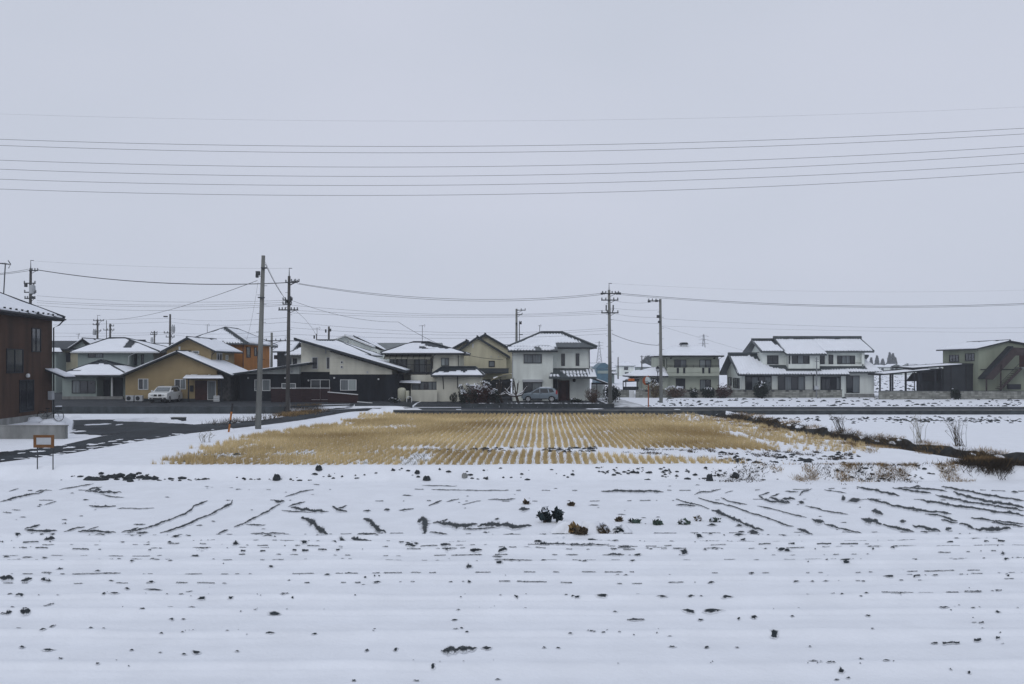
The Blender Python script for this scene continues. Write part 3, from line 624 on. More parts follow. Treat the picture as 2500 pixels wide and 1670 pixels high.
y0 = 124.0; dk = thing('flat_roof_house', 'house with a low dark bare roof behind the yellow hipped house', 'house', (X(960, y0), y0, .5))
MB().box(X(925, y0), X(1075, y0), y0, y0+8, .3, Z(852, y0)).build('wall', 'offwhite', dk)
roof(dk, P(916, 853, y0-.8), P(1085, 853, y0-.8), P(1080, 837, y0+5), P(916, 837, y0+5), 'sheet', None, .2)

# ---------------------------------------------------------------- 10 yellow hipped house
MZ = 0.5
y0 = 91.5; yh = thing('yellow_hip_house', 'pale yellow two storey house with a hipped roof and a balcony under a curved awning', 'house', (X(1050, y0), y0, MZ))
MB().box(X(950, y0+1.5), X(1056, y0+1.5), y0+1.5, y0+9, MZ-.1, Z(866, y0+1.5)).build('wall', 'cream', yh)
MB().box(X(1055, y0), X(1121, y0), y0, y0+9, MZ-.1, Z(866, y0)).build('wall', 'cream', yh)
def yf(u, v, L): return v < .97 and not (v > .28+.5*abs(u/L-.62) and u/L > .42 and u/L < .8 and N1(u*.9, v*6, 2)+v*.75 > .30)
hip(yh, X(930, y0-.8), X(1136, y0-.8), y0-.8, y0+10, Z(862, y0-.8), Z(836, y0+4.6), X(1010, y0+4.6), X(1047, y0+4.6), 'roof', {'front': yf, 'right': full(0, .95), 'left': full()}, cu=.15)
gutter(yh, P(930, 865, y0-.85), P(1136, 865, y0-.85))
# balcony with railing, sliding doors and curved awning
yb_ = y0-.2
MB().box(X(990, yb_), X(1055, yb_), yb_, y0+1.5, Z(913, yb_), Z(909, yb_)).build('balcony_floor', 'trim', yh)
for a in np.arange(994, 1054, 2.6): MB().box(X(a, yb_)-.012, X(a, yb_)+.012, yb_, yb_+.024, Z(909, yb_), Z(891, yb_)).build('baluster', 'trim', yh)
for b in (890.2, 908.5): MB().box(X(993, yb_), X(1053, yb_), yb_-.02, yb_+.05, Z(b+.9, yb_), Z(b-.5, yb_)).build('handrail', 'trim', yh)
for a in (993, 1041, 1053): MB().box(X(a, yb_)-.05, X(a, yb_)+.05, yb_-.03, yb_+.07, MZ if a > 1000 else Z(911, yb_), Z(873, yb_)).build('balcony_post', 'trim', yh)
aw = MB(); nn = 8
prof = [(yb_-.9+1.9*k/nn, Z(877, yb_)+.62*math.sin(math.pi/2*k/nn)) for k in range(nn+1)]
for k in range(nn): aw.add([(X(940, yb_), *prof[k]), (X(1053, yb_), *prof[k]), (X(1053, yb_), *prof[k+1]), (X(940, yb_), *prof[k+1])], [(0, 1, 2, 3)])
awo = aw.build('awning', 'poly', yh, smooth=True)
for a in np.linspace(940, 1053, 9): MB().tube([(X(a, yb_), p[0], p[1]+.02) for p in prof], .03, 5).build('awning_rib', 'trim', awo)
winp(yh, 953, 876, 968, 892, y0+1.5, 2, gm='curtain'); winp(yh, 970, 876, 992, 909, y0+1.5, 2, gm='glass'); winp(yh, 1012, 876, 1037, 908, y0+1.5, 2, gm=['curtain', 'paleglass'])
winp(yh, 1078, 875, 1095, 892, y0, 2, gm=['paleglass', 'curtain'])
downpipe(yh, [P(1066, 864, y0-.6), P(1057, 870, y0-.08), P(1056, 900, y0-.08)]); downpipe(yh, [P(1119, 868, y0-.06), P(1119, 899, y0-.06)])
# single storey front with low hipped roof
y1 = 89.8
MB().box(X(1003, y1+.9), X(1066, y1+.9), y1+.9, y0+3, MZ-.1, Z(915, y1+.9)).build('wall', 'cream', yh)
MB().box(X(1066, y1), X(1176, y1), y1, y0+2, MZ-.1, Z(915, y1)).build('wall', 'cream', yh)
hip(yh, X(1052, y1-.8), X(1181, y1-.8), y1-.8, y1+3.4, Z(916, y1-.8), Z(897, y1+1.4), X(1080, y1+1.4), X(1160, y1+1.4), 'roof', {'front': lambda u, v, L: v < .45+.4*N1(u*1.6, 2)+.3*((u/L)-.5)}, cu=.14)
winp(yh, 1025, 933, 1066, 951, y1+.9, 4, gm=['curtain', 'glass', 'curtain', 'curtain'])
roof(yh, P(973, 934, y1-.6), P(1027, 936, y1-.6), P(1027, 930, y1+.9), P(973, 929, y1+.9), 'trim', full(), .06, name='canopy')
MB().pbox(1006, 1023, 938, 975, y1+.85, .06).build('back_door', 'curtain', yh)
MB().pbox(978, 1004, 927, 980, y1+2.2, 3).build('porch_wall', 'darkwall', yh)
downpipe(yh, [P(1081, 917, y1-.06), P(1083, 950, y1-.06)]); downpipe(yh, [P(1117, 917, y1-.06), P(1117, 948, y1-.06)])
MB().pbox(1003, 1067, 952, 981, y1-.5, .12).build('garden_wall', 'cream', yh)
yt = 88.3
tk = thing('water_tank', 'tall round topped cream water tank with a smaller box at its side', 'tank', (X(980, yt), yt, MZ))
MB().lathe((X(981, yt), yt, MZ), [(.42, 0), (.42, 1.25), (.40, 1.38), (.28, 1.48), (.1, 1.52)], 16).build('tank_body', 'tank', tk, smooth=True)
MB().box(X(991, yt), X(999, yt), yt-.25, yt+.25, MZ+.35, MZ+1.2).build('side_box', 'tank', tk, bevel=.06)
MB().box(X(992, yt), X(998, yt), yt-.2, yt+.2, MZ, MZ+.35).build('stand', 'steel', tk)
hb = thing('hoop_barrier', 'small white hoop barrier in front of the cream water tank', 'barrier', (X(999, 86.5), 86.5, MZ))
MB().tube([(X(993, 86.5)+.0, 86.5, MZ)]+[(X(999, 86.5)+.25*math.cos(math.pi*(1-k/8)), 86.5, MZ+.45+.2*math.sin(math.pi*k/8)) for k in range(9)]+[(X(1005, 86.5), 86.5, MZ)], .04, 6).build('hoop', 'white_trim', hb)

# ---------------------------------------------------------------- 11 yellow gabled house behind
y0 = 104.0; yg = thing('yellow_gable_house', 'yellow two storey house with stepped bare dark gables behind the hipped house', 'house', (X(1180, y0), y0, .5))
def gablefront(parent, pk, lpx, lpy, rpx, rpy, y, dep, wm, base, rm='roof', ov=.5, snows=None):
    MB().prism([(X(lpx, y), y, base), (X(rpx, y), y, base), (X(rpx, y), y, Z(rpy, y)), (X(pk[0], y), y, Z(pk[1], y)), (X(lpx, y), y, Z(lpy, y))], (0, dep, 0)).build('wall', wm, parent)
    s1 = (lpy-pk[1])/(pk[0]-lpx); s2 = (rpy-pk[1])/(rpx-pk[0]); e = 9
    gable_y(parent, X(lpx-e, y-ov), X(rpx+e, y-ov), y-ov, y+dep, Z(lpy+s1*e-4, y-ov), Z(pk[1]-4, y-ov), rm, snows, xr=X(pk[0], y-ov), zeR=Z(rpy+s2*e-4, y-ov), th=.28)
nos = lambda u, v, L: False
gablefront(yg, (1165, 825), 1118, 858, 1236, 868, y0, 6, 'yellow', 2.6, snows={'left': nos, 'right': nos})
gablefront(yg, (1184, 818), 1150, 838, 1252, 857, y0+3, 6, 'yellow', 2.6, snows={'left': nos, 'right': nos})
gablefront(yg, (1138, 834), 1105, 852, 1160, 852, y0+3.3, 6, 'yellow', 2.6, snows={'left': lambda u, v, L: v < .8 and v > .5, 'right': nos})
winp(yg, 1195, 883, 1206, 894, y0, 1, gm='curtain', ft=.1)
MB().pbox(1153, 1156, 839, 849, y0-.06, .06).build('vent', 'white_trim', yg)
for a in (1199, 1217): MB().pbox(a-1, a+1, 869, 872, y0-.08, .08).build('wall_lamp', 'panel', yg)
MB().box(X(1110, y0-.1), X(1246, y0-.1), y0-.1, y0+8, .3, 2.55).build('wall', 'darkwall', yg)
roof(yg, P(1118, 909, y0-1.5), P(1242, 909, y0-1.5), P(1242, 899, y0-.1), P(1118, 899, y0-.1), 'roof', None, .12)
cpy = 92.0; cp = thing('carport', 'amber curved carport roof between the yellow house and the white house', 'carport', (X(1220, cpy), cpy, MZ))
cpm = MB()
for k in range(8):
    f = lambda q: (X(1190+60*q, cpy), Z(934-21*math.sin(math.pi/2*min(1, q*1.15)), cpy))
    (xa, za), (xb, zb) = f(k/8), f((k+1)/8); cpm.prism([(xa, cpy, za), (xb, cpy, zb), (xb, cpy, zb-.06), (xa, cpy, za-.06)], (0, 4.5, 0))
cpo = cpm.build('canopy', 'amber', cp)
MB().pbox(1191, 1249, 929.5, 934, cpy-.05, .12).build('beam', 'trim', cp)
for a in (1192, 1246): MB().box(X(a, cpy)-.05, X(a, cpy)+.05, cpy, cpy+.1, MZ, Z(932, cpy)).build('post', 'trim', cp)
cs = MB()
for k in range(3): cs.add([], [])
roof(cp, P(1204, 924.5, cpy+.2), P(1250, 913.5, cpy+.2), P(1250, 912, cpy+4), P(1204, 922, cpy+4), 'amber', lambda u, v, L: N1(u*1.2, v*2, 4) > -.1, .02, t0=.05)

# ---------------------------------------------------------------- 12 white house with the parked car
y0 = 91.0; wh = thing('white_house', 'white two storey house with a grey tile hipped roof and dark red front door', 'house', (X(1345, y0), y0, MZ))
MB().box(X(1251, y0), X(1350, y0), y0, y0+9, MZ-.1, Z(856, y0)).build('wall', 'white', wh)
y2 = y0+1.3
MB().box(X(1349, y2), X(1440, y2), y2, y0+8.6, MZ-.1, Z(849, y2)).build('wall', 'white', wh)
ze = Z(847, y0+.3); yr = y0+5; zr = Z(812, yr)
xL, xR = X(1240, y0), X(1457, y0+.3); ra, rb = X(1322, yr), X(1372, yr); yF = y0+.3; yBk = 2*yr-yF
def wf(u, v, L):
    hl = u-v*(ra-xL); hr_ = (L-u)-v*(xR-rb); sc = (u/.32) % 1
    if hr_ < .35+.45*sc: return False
    if u > 5.1: return v > .27+.04*sc and v < .93-.06*sc
    return v < .93-.06*sc and hl > .2
T = 'tile'
A_, B_, r1, r2 = (xL, yF, ze), (xR, yF, ze), (ra, yr, zr), (rb, yr, zr); D_, E_ = (xL, yBk, ze), (xR, yBk, ze)
roof(wh, A_, B_, r2, r1, T, wf, .16, tile=.035, cu=.107, cv=.2)
roof(wh, B_, E_, r2, r2, T, full(.1, .8), .16); roof(wh, E_, D_, r1, r2, T, full(), .16); roof(wh, D_, A_, r1, r1, T, full(.05, .9), .16)
ridge_caps(wh, [(Vector(a)+Vector((0, 0, .06)), Vector(b)+Vector((0, 0, .06))) for a, b in ((A_, r1), (B_, r2), (r1, r2), (E_, r2), (D_, r1))], T, .13)
sl_ = (zr-ze)/(yr-yF); dy = 1.05
roof(wh, (xL, yF-dy, ze-dy*sl_), (X(1362, yF-dy), yF-dy, ze-dy*sl_), (X(1362, yF-dy), yF, ze), (xL, yF, ze), T,
     lambda u, v, L: u < L*.93 and (N1(u*1.1, 8.2, v*.5) > -.12 or (u < 1.6)) and not (.40 < v < .52 and u > .6), .16, tile=.03, cu=.107, cv=.14)
winp(wh, 1280, 866.5, 1321, 885.5, y0, 2, gm='curtain', ft=.07); winp(wh, 1371, 864, 1378.5, 892.5, y2, 1, ft=.03, gm='glass'); winp(wh, 1406, 864, 1413.5, 892.5, y2, 1, ft=.03, gm='glass')
pe = y0-1.6
def pf(u, v, L):
    sc = (u/.36) % 1
    return (sc > .32 and (.08 < v < .30 or (.40 < v < .72 and u > 1.3)) and N1(u*.8, v, 3) > -.25+.25*(1-u/L)) or (u > L-.9 and sc > .2 and .05 < v < .9)
roof(wh, P(1340, 921, pe), P(1457, 921, pe), (X(1457, pe), y2, Z(900, y2)), (X(1348, y2), y2, Z(900, y2)), T, pf, .16, tile=.03, cu=.09, cv=.12, name='porch_roof')
MB().pbox(1351, 1437, 899, 905, y2-.05, .05).build('flashing', 'trim', wh)
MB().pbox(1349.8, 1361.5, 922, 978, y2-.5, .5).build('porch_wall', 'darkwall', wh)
dr = MB().pbox(1363, 1390.5, 929, 978, y2-.05, .06).build('door', 'door', wh)
for a in (1369, 1384): MB().pbox(a-2, a+2, 934, 973, y2-.075, .025).build('door_panel', 'redwood', dr)
MB().pbox(1391, 1438, 926, 978, y2-.4, .42).build('wall', 'white', wh)
MB().lathe((X(1402, y2-.5), y2-.5, Z(933, y2)), [(.04, 0), (.13, .08), (.15, .3), (.05, .4)], 8).build('porch_lamp', 'trim', wh)
MB().pbox(1275.5, 1325, 926.5, 933, y0-.28, .3).build('shutter_box', 'panel', wh, bevel=.02)
winp(wh, 1278, 934, 1322, 976, y0, 2, gm=['glass', 'curtain'], ft=.06)
downpipe(wh, [P(1251.2, 859, y0-.06), P(1251.2, 976, y0-.06)], 'panel'); downpipe(wh, [P(1439, 850, y2-.06), P(1439, 899, y2-.06)])
gutter(wh, P(1240, 858.6, yF-dy), P(1362, 858.6, yF-dy)); gutter(wh, P(1357, 850.5, yF-.06), P(1457, 850.5, yF-.06))
ln = thing('lean_to', 'small dark lean-to roof on posts against the side of the white house', 'shed', (X(1465, y0+2), y0+2, MZ))
roof(ln, P(1485, 936, y0+1), (X(1485, y0+1), y0+6, Z(936, y0+1)), (X(1443, y0+1), y0+6, Z(921, y0+1)), P(1443, 921, y0+1), 'trim', full(0, .9), .1)
MB().pbox(1444, 1484, 934, 939.5, y0+1.1, .06).build('front_board', 'darkwall', ln)
MB().pbox(1443.5, 1477, 940, 972, y0+3.5, .08).build('screen', 'offwhite', ln)
for a in (1457, 1482): MB().box(X(a, y0+1.2)-.04, X(a, y0+1.2)+.04, y0+1.2, y0+1.28, MZ, Z(938, y0+1.2)).build('post', 'steel', ln)
# ---------------------------------------------------------------- 13 pale green house
GZ_ = 0.5
y0 = 107.0; gn = thing('pale_green_house', 'pale green two storey house with a long balcony and a small roof turret', 'house', (X(1690, y0), y0, GZ_))
MB().box(X(1629, y0), X(1754, y0), y0, y0+8, GZ_-.1, Z(870, y0)).build('wall', 'palegreen', gn)
MB().box(X(1609, y0+2), X(1630, y0+2), y0+2, y0+8, GZ_, Z(871, y0+2)).build('wall', 'palegreen', gn)
hip(gn, X(1618, y0-1.2), X(1768, y0-1.2), y0-1.2, y0+9, Z(868, y0-1.2), Z(845, y0+4), X(1648, y0+4), X(1708, y0+4), 'trim', {'front': full(0, 1.05, .01), 'right': full(), 'left': full()}, cap=False)
roof(gn, P(1597, 869, y0+1.5), P(1622, 869, y0+1.5), P(1622, 864, y0+4), P(1606, 864, y0+4), 'trim', full(), .12)
gutter(gn, P(1618, 870, y0-1.25), P(1768, 870, y0-1.25))
tu = MB().pbox(1665, 1679, 841, 850, y0+3.2, 1.2).build('roof_turret', 'white_trim', gn)
MB().prism([P(1662.5, 841, y0+3), P(1681.5, 841, y0+3), P(1678, 836, y0+3), P(1666, 836, y0+3)], (0, 1.5, 0)).build('turret_cap', 'trim', tu)
winp(gn, 1647.5, 879.5, 1674, 897, y0, 2, gm=['glass', 'curtain'], ft=.07); winp(gn, 1709, 879.5, 1735, 897, y0, 2, gm=['paleglass', 'curtain'], ft=.07)
winp(gn, 1621, 880, 1627, 893, y0+2, 1)
yb_ = y0-1.2
MB().box(X(1628, yb_), X(1757, yb_), yb_, yb_+.1, Z(909, yb_), Z(897.5, yb_)).build('balcony_parapet', 'palegreen', gn)
MB().prism([P(1628, 909.6, yb_+.03), P(1757, 909.6, yb_+.03), P(1755, 918, yb_+.03), P(1631, 918, yb_+.03)], (0, 1.15, 0)).build('balcony_base', 'palegreen', gn)
for a in (1655, 1670.5, 1717, 1732): MB().pbox(a-2.5, a+2.5, 898, 911, yb_-.05, .05).build('balcony_slot', 'trim', gn)
for b in (891.5, 894.5): MB().tube([P(1630, b, yb_+.05), P(1756, b, yb_+.05)], .03, 5).build('handrail', 'trim', gn)
for a in np.linspace(1630, 1756, 9): MB().tube([P(a, 898, yb_+.05), P(a, 891.5, yb_+.05)], .022, 5).build('rail_post', 'trim', gn)
for a in (1638, 1744): MB().pbox(a-1.8, a+1.8, 873, 876.5, y0-.1, .1).build('vent', 'trim', gn)
winp(gn, 1710, 928, 1734, 950, y0, 2, gm=['curtain', 'glass'], ft=.07); MB().pbox(1650, 1673, 924, 950, y0-.04, .05).build('door', 'trim', gn)
downpipe(gn, [P(1622, 871, y0-1.2), P(1627.5, 877, y0-.1), P(1627.5, 950, y0-.1)]); downpipe(gn, [P(1764, 871, y0-1.2), P(1755, 877, y0-.1), P(1755, 950, y0-.1)])
hip(gn, X(1538, y0-2), X(1632, y0-2), y0-2, y0+5, Z(918, y0-2), Z(897, y0+1.5), X(1595, y0+1.5), X(1622, y0+1.5), 'trim', {'front': full(0, .97)}, cap=False)
MB().box(X(1568, y0-1), X(1630, y0-1), y0-1, y0+4, GZ_, Z(918, y0-1)).build('wall', 'palegreen', gn); winp(gn, 1590, 925, 1612, 948, y0-1, 2)
py_ = 104.5; po = thing('porch_shelter', 'small dark open sided shelter with an orange sign beside the pale green house', 'shelter', (X(1540, py_), py_, GZ_))
roof(po, P(1521, 931, py_-.3), P(1561, 929, py_-.3), P(1561, 920, py_+2.5), P(1535, 921, py_+2.5), 'trim', full(.5, 1), .12)
for a in (1521.5, 1528, 1556): MB().box(X(a, py_)-.05, X(a, py_)+.05, py_, py_+.1, GZ_, Z(929, py_)).build('post', 'trim', po)
MB().pbox(1534, 1549, 924.5, 930, py_-.42, .05).build('sign_board', 'sign_orange', po)
MB().pbox(1521, 1559, 944, 953, py_+.02, .05).build('low_panel', 'darkwall', po)

# ---------------------------------------------------------------- 14 traditional white house
y0 = 104.0; tr = thing('traditional_house', 'large white traditional house with stepped snowy tile roofs and dark ridges', 'house', (X(1960, y0), y0, GZ_))
xA, xB = 26.6, 43.9; yF, yK = 101.3, 110.3; zE, zR = 3.25, 5.6
def tlow(u, v, L):                                       # snow thins to bare tiles below the upper storey wall
    x_ = xA+u; sc = (u/.32) % 1
    if x_ < 29.0: return v < .92
    if x_ < 31.0: return v < .92-(x_-29.0)*.32+.10*sc
    if x_ < 32.5: return v < .27-.03*(x_-31)+.06*sc
    if x_ < 36.7: return v < .13+.04*sc
    if x_ < 42.3: return v < .21+.04*sc-.03*abs(x_-39.5)/3
    return v < .97
roof(tr, (xA, yF, zE), (X(2074, yF), yF, zE), (X(2074, yF), (yF+yK)/2, zR), (xA, (yF+yK)/2, zR), 'tile', tlow, .2, tile=.06, cu=.107, cv=.15)
x2 = X(2074, yF); zs = (zR-zE)/((yK-yF)/2)
roof(tr, (x2, yF+.55, zE+.55*zs), (xB, yF+.55, zE+.55*zs), (xB-1.6, (yF+yK)/2+.9, zR+.9*zs), (x2, (yF+yK)/2+.9, zR+.9*zs), 'tile', lambda u, v, L: tlow(u+x2-xA, v+.1, 0), .2, tile=.06, cu=.107, cv=.15)
roof(tr, (xB, yK, zE), (xA, yK, zE), (xA, (yF+yK)/2, zR), (xB, (yF+yK)/2, zR), 'tile', full(), .2, cu=.5)
yr = (yF+yK)/2
MB().box(xA-.05, X(1855, yr), yr-.16, yr+.16, zR-.02, zR+.3).build('ridge', 'tile', tr, bevel=.05)
for (ya, za, yb2, zb) in ((yF, zE, yr, zR), (yK, zE, yr, zR)): MB().tube([(xA+.06, ya, za-.02), (xA+.06, yb2, zb)], .13, 6).build('verge', 'tile', tr)
wz = Z(914, 102.2)
MB().prism([(xA+.75, 102.3, GZ_-.1), (xA+.75, 109.4, GZ_-.1), (xA+.75, 109.4, zE+.45), (xA+.75, yr, zR-.1), (xA+.75, 102.3, zE+.45)], (12.2, 0, 0)).build('wall', 'white', tr)
MB().box(X(2056, 102.6), X(2134, 102.6), 102.6, 109, GZ_-.1, wz+.1).build('wall', 'offwhite', tr)
MB().box(X(2056, 102.56), X(2135, 102.56), 102.56, 103, GZ_-.1, GZ_+.4).build('foundation', 'concrete', tr)
win(tr, 103.4, 106.2, Z(947, 104.8), Z(924, 104.8), xA+.75, 3, nx=-1, nh=3); win(tr, 106.9, 108.6, Z(940, 107), Z(922, 107), xA+.75, 2, nx=-1)
MB().pbox(1819, 1884, 918, 954, 102.27, .03).build('shutter_recess_shade', 'darkwall', tr)  # flat dark panel on the wall; the recess's shade is in its colour
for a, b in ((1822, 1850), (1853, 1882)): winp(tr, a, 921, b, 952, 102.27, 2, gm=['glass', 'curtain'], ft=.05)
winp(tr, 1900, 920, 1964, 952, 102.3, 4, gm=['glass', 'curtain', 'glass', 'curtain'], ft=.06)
MB().pbox(2003, 2053, 919, 954, 102.28, .02).build('entry_recess_shade', 'darkwall', tr)  # thin dark sheet painting the shade of the entry opening, no real depth
winp(tr, 2006, 926, 2026, 952, 102.26, 2, gm='glass', ft=.06); MB().pbox(2029, 2041, 922, 950, 102.2, .05).build('entry_panel', 'trim', tr); MB().pbox(2043, 2050, 922, 950, 102.22, .04).build('entry_panel', 'curtain', tr)
for a in (1986, 2052): MB().pbox(a-1, a+1, 915, 954, 101.9, .14).build('porch_post', 'trim', tr)
winp(tr, 2067, 918.5, 2097, 958, 102.6, 2, gm=['glass', 'curtain'], ft=.06)
gutter(tr, (xA, yF-.06, zE-.14), (x2, yF-.06, zE-.14))
# upper storey
u1 = 103.4
MB().box(X(1862, u1), X(1925, u1), u1, 109.4, 3.4, Z(861, u1)).build('wall', 'white', tr)
MB().box(X(1925, 102.4), X(2001, 102.4), 102.4, 109, Z(900, 102.4), Z(862, 102.4)).build('wall', 'white', tr)
MB().box(X(2000, u1), X(2111, u1), u1, 109.4, 3.4, Z(856, u1)).build('wall', 'white', tr)
zt = Z(857, 102.6)
xU, xM, xQ = 29.7, 32.45, 43.2; yUr = 106.6; zU = Z(831, yUr); zM = Z(827.5, yUr)
def tu1(u, v, L): return v < .88 and u < L-.35-.9*v+.35*((u/.32) % 1)
roof(tr, (xU, 102.6, zt), (xM+.3, 102.6, zt), (xM+.3, yUr, zU), (xU, yUr, zU), 'tile', tu1, .2, tile=.06, cu=.107, cv=.15)
roof(tr, (xM+.3, 110.6, zt), (xU, 110.6, zt), (xU, yUr, zU), (xM+.3, yUr, zU), 'tile', full(), .2, cu=.5)
MB().box(xU-.05, xM+.2, yUr-.15, yUr+.15, zU, zU+.26).build('ridge', 'tile', tr, bevel=.05)
sl2 = (zM-zt)/(yUr-102.6)
xm2 = X(2017, 101.9)
roof(tr, (xM, 101.7, zM-sl2*(yUr-101.7)), (xm2, 101.7, zM-sl2*(yUr-101.7)), (xm2, yUr, zM), (xM, yUr, zM), 'tile', full(.0, .955, .02), .2, tile=.06, cu=.107, cv=.15)
roof(tr, (xm2, 102.6, zt), (xQ, 102.6, zt), (xQ, yUr, zM), (xm2, yUr, zM), 'tile', full(.0, .955, .02), .2, tile=.06, cu=.107, cv=.15)
roof(tr, (xQ, 110.6, zt), (xM, 110.6, zt), (xM, yUr, zM), (xQ, yUr, zM), 'tile', full(), .2, cu=.5)
MB().box(xM-.1, xQ+.1, yUr-.17, yUr+.17, zM-.02, zM+.36).build('ridge', 'tile', tr, bevel=.06)
for x_, zz in ((xU, zU), (xM, zM), (xQ-.1, zM)):
    for ya in (102.6, 110.6): MB().tube([(x_+.05, ya, zt-.02), (x_+.05, yUr, zz)], .12, 6).build('verge', 'tile', tr)
MB().prism([(xU+.65, 103.4, zt-.3), (xU+.65, 109.4, zt-.3), (xU+.65, yUr, zU-.15)], (2, 0, 0)).build('gable_wall', 'white', tr)
winp(tr, 1874, 869, 1899, 888, u1, 2, gm='glass', ft=.06)
winp(tr, 1934, 868.5, 1975, 887, 102.4, 3, gm=['glass', 'curtain', 'glass'], ft=.06); winp(tr, 1926, 866, 1928.5, 888, 102.4, 1, ft=.03)
for a in (2003, 2024): winp(tr, a, 867.5, a+9, 888, u1, 1, ft=.05)
winp(tr, 2045, 869.5, 2086, 887.5, u1, 4, gm=['glass', 'curtain', 'curtain', 'glass'], ft=.06)
MB().pbox(2043, 2108, 858.5, 862, u1-.5, .45).build('balcony_head', 'white', tr); MB().pbox(2104, 2109, 862, 893, u1-.5, .45).build('balcony_side', 'white', tr); MB().pbox(2000, 2108, 889.5, 894, u1-.5, .45).build('balcony_sill', 'white', tr)
MB().tube([P(2087, 886, u1-.4), P(2104, 886, u1-.4)], .03, 5).build('handrail', 'trim', tr)
# right wing slope
spole = thing('service_pole', 'thin steel service pole with a meter box before the traditional house', 'pole', (X(1993, 101), 101, GZ_))
MB().tube([(X(1993, 101), 101, GZ_-.1), (X(1994, 101), 101, Z(872, 101))], [.09, .06], 8).build('mast', 'galv', spole)
MB().pbox(1989, 1999, 942, 951, 100.8, .25).build('meter_box', 'panel', spole)
for b in (876, 882): MB().tube([P(1990, b, 101), P(1999, b+1, 101)], .03, 5).build('bracket', 'steel', spole)

# block walls: separate courses of blocks over a mortar core
def block_wall(name, label, x0, x1, y, z0, rows, cap=True, piers=0):
    t = thing(name, label, 'wall', ((x0+x1)/2, y, z0)); bw_, bh_ = .40, .19
    MB().box(x0, x1, y+.03, y+.13, z0-.1, z0+rows*bh_-.01).build('mortar', 'mortar', t)
    mb = MB()
    for r in range(rows):
        x_ = x0
        while x_ < x1-.02:
            e = min(x_+bw_, x1); d = R(0, .018); mb.box(x_+.008, e-.008, y+d, y+.15-d*.3, z0+r*bh_+.008, z0+(r+1)*bh_-.008); x_ += bw_
    o = mb.build('blocks', 'block', t); o['kind'] = 'stuff'
    if cap: MB().box(x0-.02, x1+.02, y-.02, y+.17, z0+rows*bh_, z0+rows*bh_+.06).build('coping', 'dark_concrete', t)
    if piers:
        k = x0+1.2
        while k < x1: MB().box(k-.1, k+.25, y-.035, y-.02+.03, z0+(rows-1)*bh_+.02, z0+rows*bh_-.01).build('vent_block', 'mortar', t); k += piers
    return t
block_wall('block_wall', 'long grey block wall in front of the traditional house and pale green house', X(1552, 101), X(2056, 101), 101.0, .44, 5, True, 1.65)
block_wall('block_wall', 'short dark block wall by the slushy lane beside the orange sign shelter', X(1505, 102), X(1536, 102), 102.0, .42, 5)
MB().pbox(1536.5, 1549, 954, 972, 101.6, .3).build('gate_panel', 'white_trim', origin=(X(1543, 101.6), 101.6, .45)); gp = bpy.data.objects['gate_panel']; tag(gp, 'white panel standing between the two block walls by the lane', 'panel')
block_wall('block_wall', 'grey block wall under the open carport at the workshop yard', X(2146, 96.5), X(2322, 96.5), 96.5, .44, 5)
block_wall('block_wall', 'grey block wall below the outside stair of the workshop', X(2345, 96.5), X(2620, 96.5), 96.5, .44, 5)

# ---------------------------------------------------------------- 15 workshop and carport at the right
y0 = 99.0; ws = thing('workshop', 'green grey two storey workshop with a low gable and an outside stair', 'building', (57, y0, GZ_))
xc = X(2389, y0); xp = X(2461, y0); xe = xp+4.6; z1 = Z(851, y0); z2 = Z(836, y0)
MB().prism([(xc, y0, GZ_-.1), (xe, y0, GZ_-.1), (xe, y0, z1), (xp, y0, z2), (xc, y0, z1)], (0, 8.2, 0)).build('wall', 'workshop', ws)
gable_y(ws, xc-.5, xe+.5, y0-.4, y0+8.9, z1+.0, z2+.22, 'trim', xr=xp, th=.14)
win(ws, y0+.9, y0+2.8, Z(880, y0+2), Z(864, y0+2), xc, 3, nx=-1); win(ws, y0+4.4, y0+6.5, Z(882.5, y0+5), Z(867.5, y0+5), xc, 3, nx=-1)
yS = y0-1.3
MB().prism([P(2402, 926, yS), P(2474, 848, yS), P(2560, 853, yS), P(2560, 868, yS), P(2480, 868, yS), P(2424, 927, yS)], (0, .06, 0)).build('stair_screen', 'stairs', ws)
MB().prism([P(2400, 924, yS-.1), P(2474, 844.5, yS-.1), P(2474, 848.5, yS-.1), P(2403, 926, yS-.1)], (0, 1.2, 0)).build('stair_roof', 'trim', ws)
for yy in (yS-.15, yS+.9): MB().prism([P(2438, 951, yy), P(2492, 897, yy), P(2497, 900, yy), P(2446, 951, yy)], (0, .06, 0)).build('stringer', 'stairs', ws)
for k in range(12):
    q = k/11; MB().pbox(2441+52*q, 2448+52*q, 948-50*q, 949.2-50*q, yS-.08, .95).build('step', 'stairs', ws)
MB().pbox(2492, 2560, 897, 900, yS-.15, 1.2).build('landing', 'galv', ws); MB().pbox(2489, 2510, 861, 896, y0-.05, .06).build('door', 'door', ws)
MB().tube([P(2442, 935, yS-.17), P(2490, 886, yS-.17), P(2560, 884, yS-.17)], .03, 5).build('handrail', 'trim', ws)
MB().pbox(2463, 2493, 938, 951, y0-1.6, .4).build('cabinet', 'trim', ws)
for a in (2409, 2444): MB().box(X(a, yS)-.06, X(a, yS)+.06, yS, yS+.12, GZ_, Z(925 if a < 2420 else 890, yS)).build('post', 'stairs', ws)
MB().tube([P(2394, 902, y0-.1), P(2475, 902, y0-.1)], .05, 6).build('pipe', 'trim', ws)

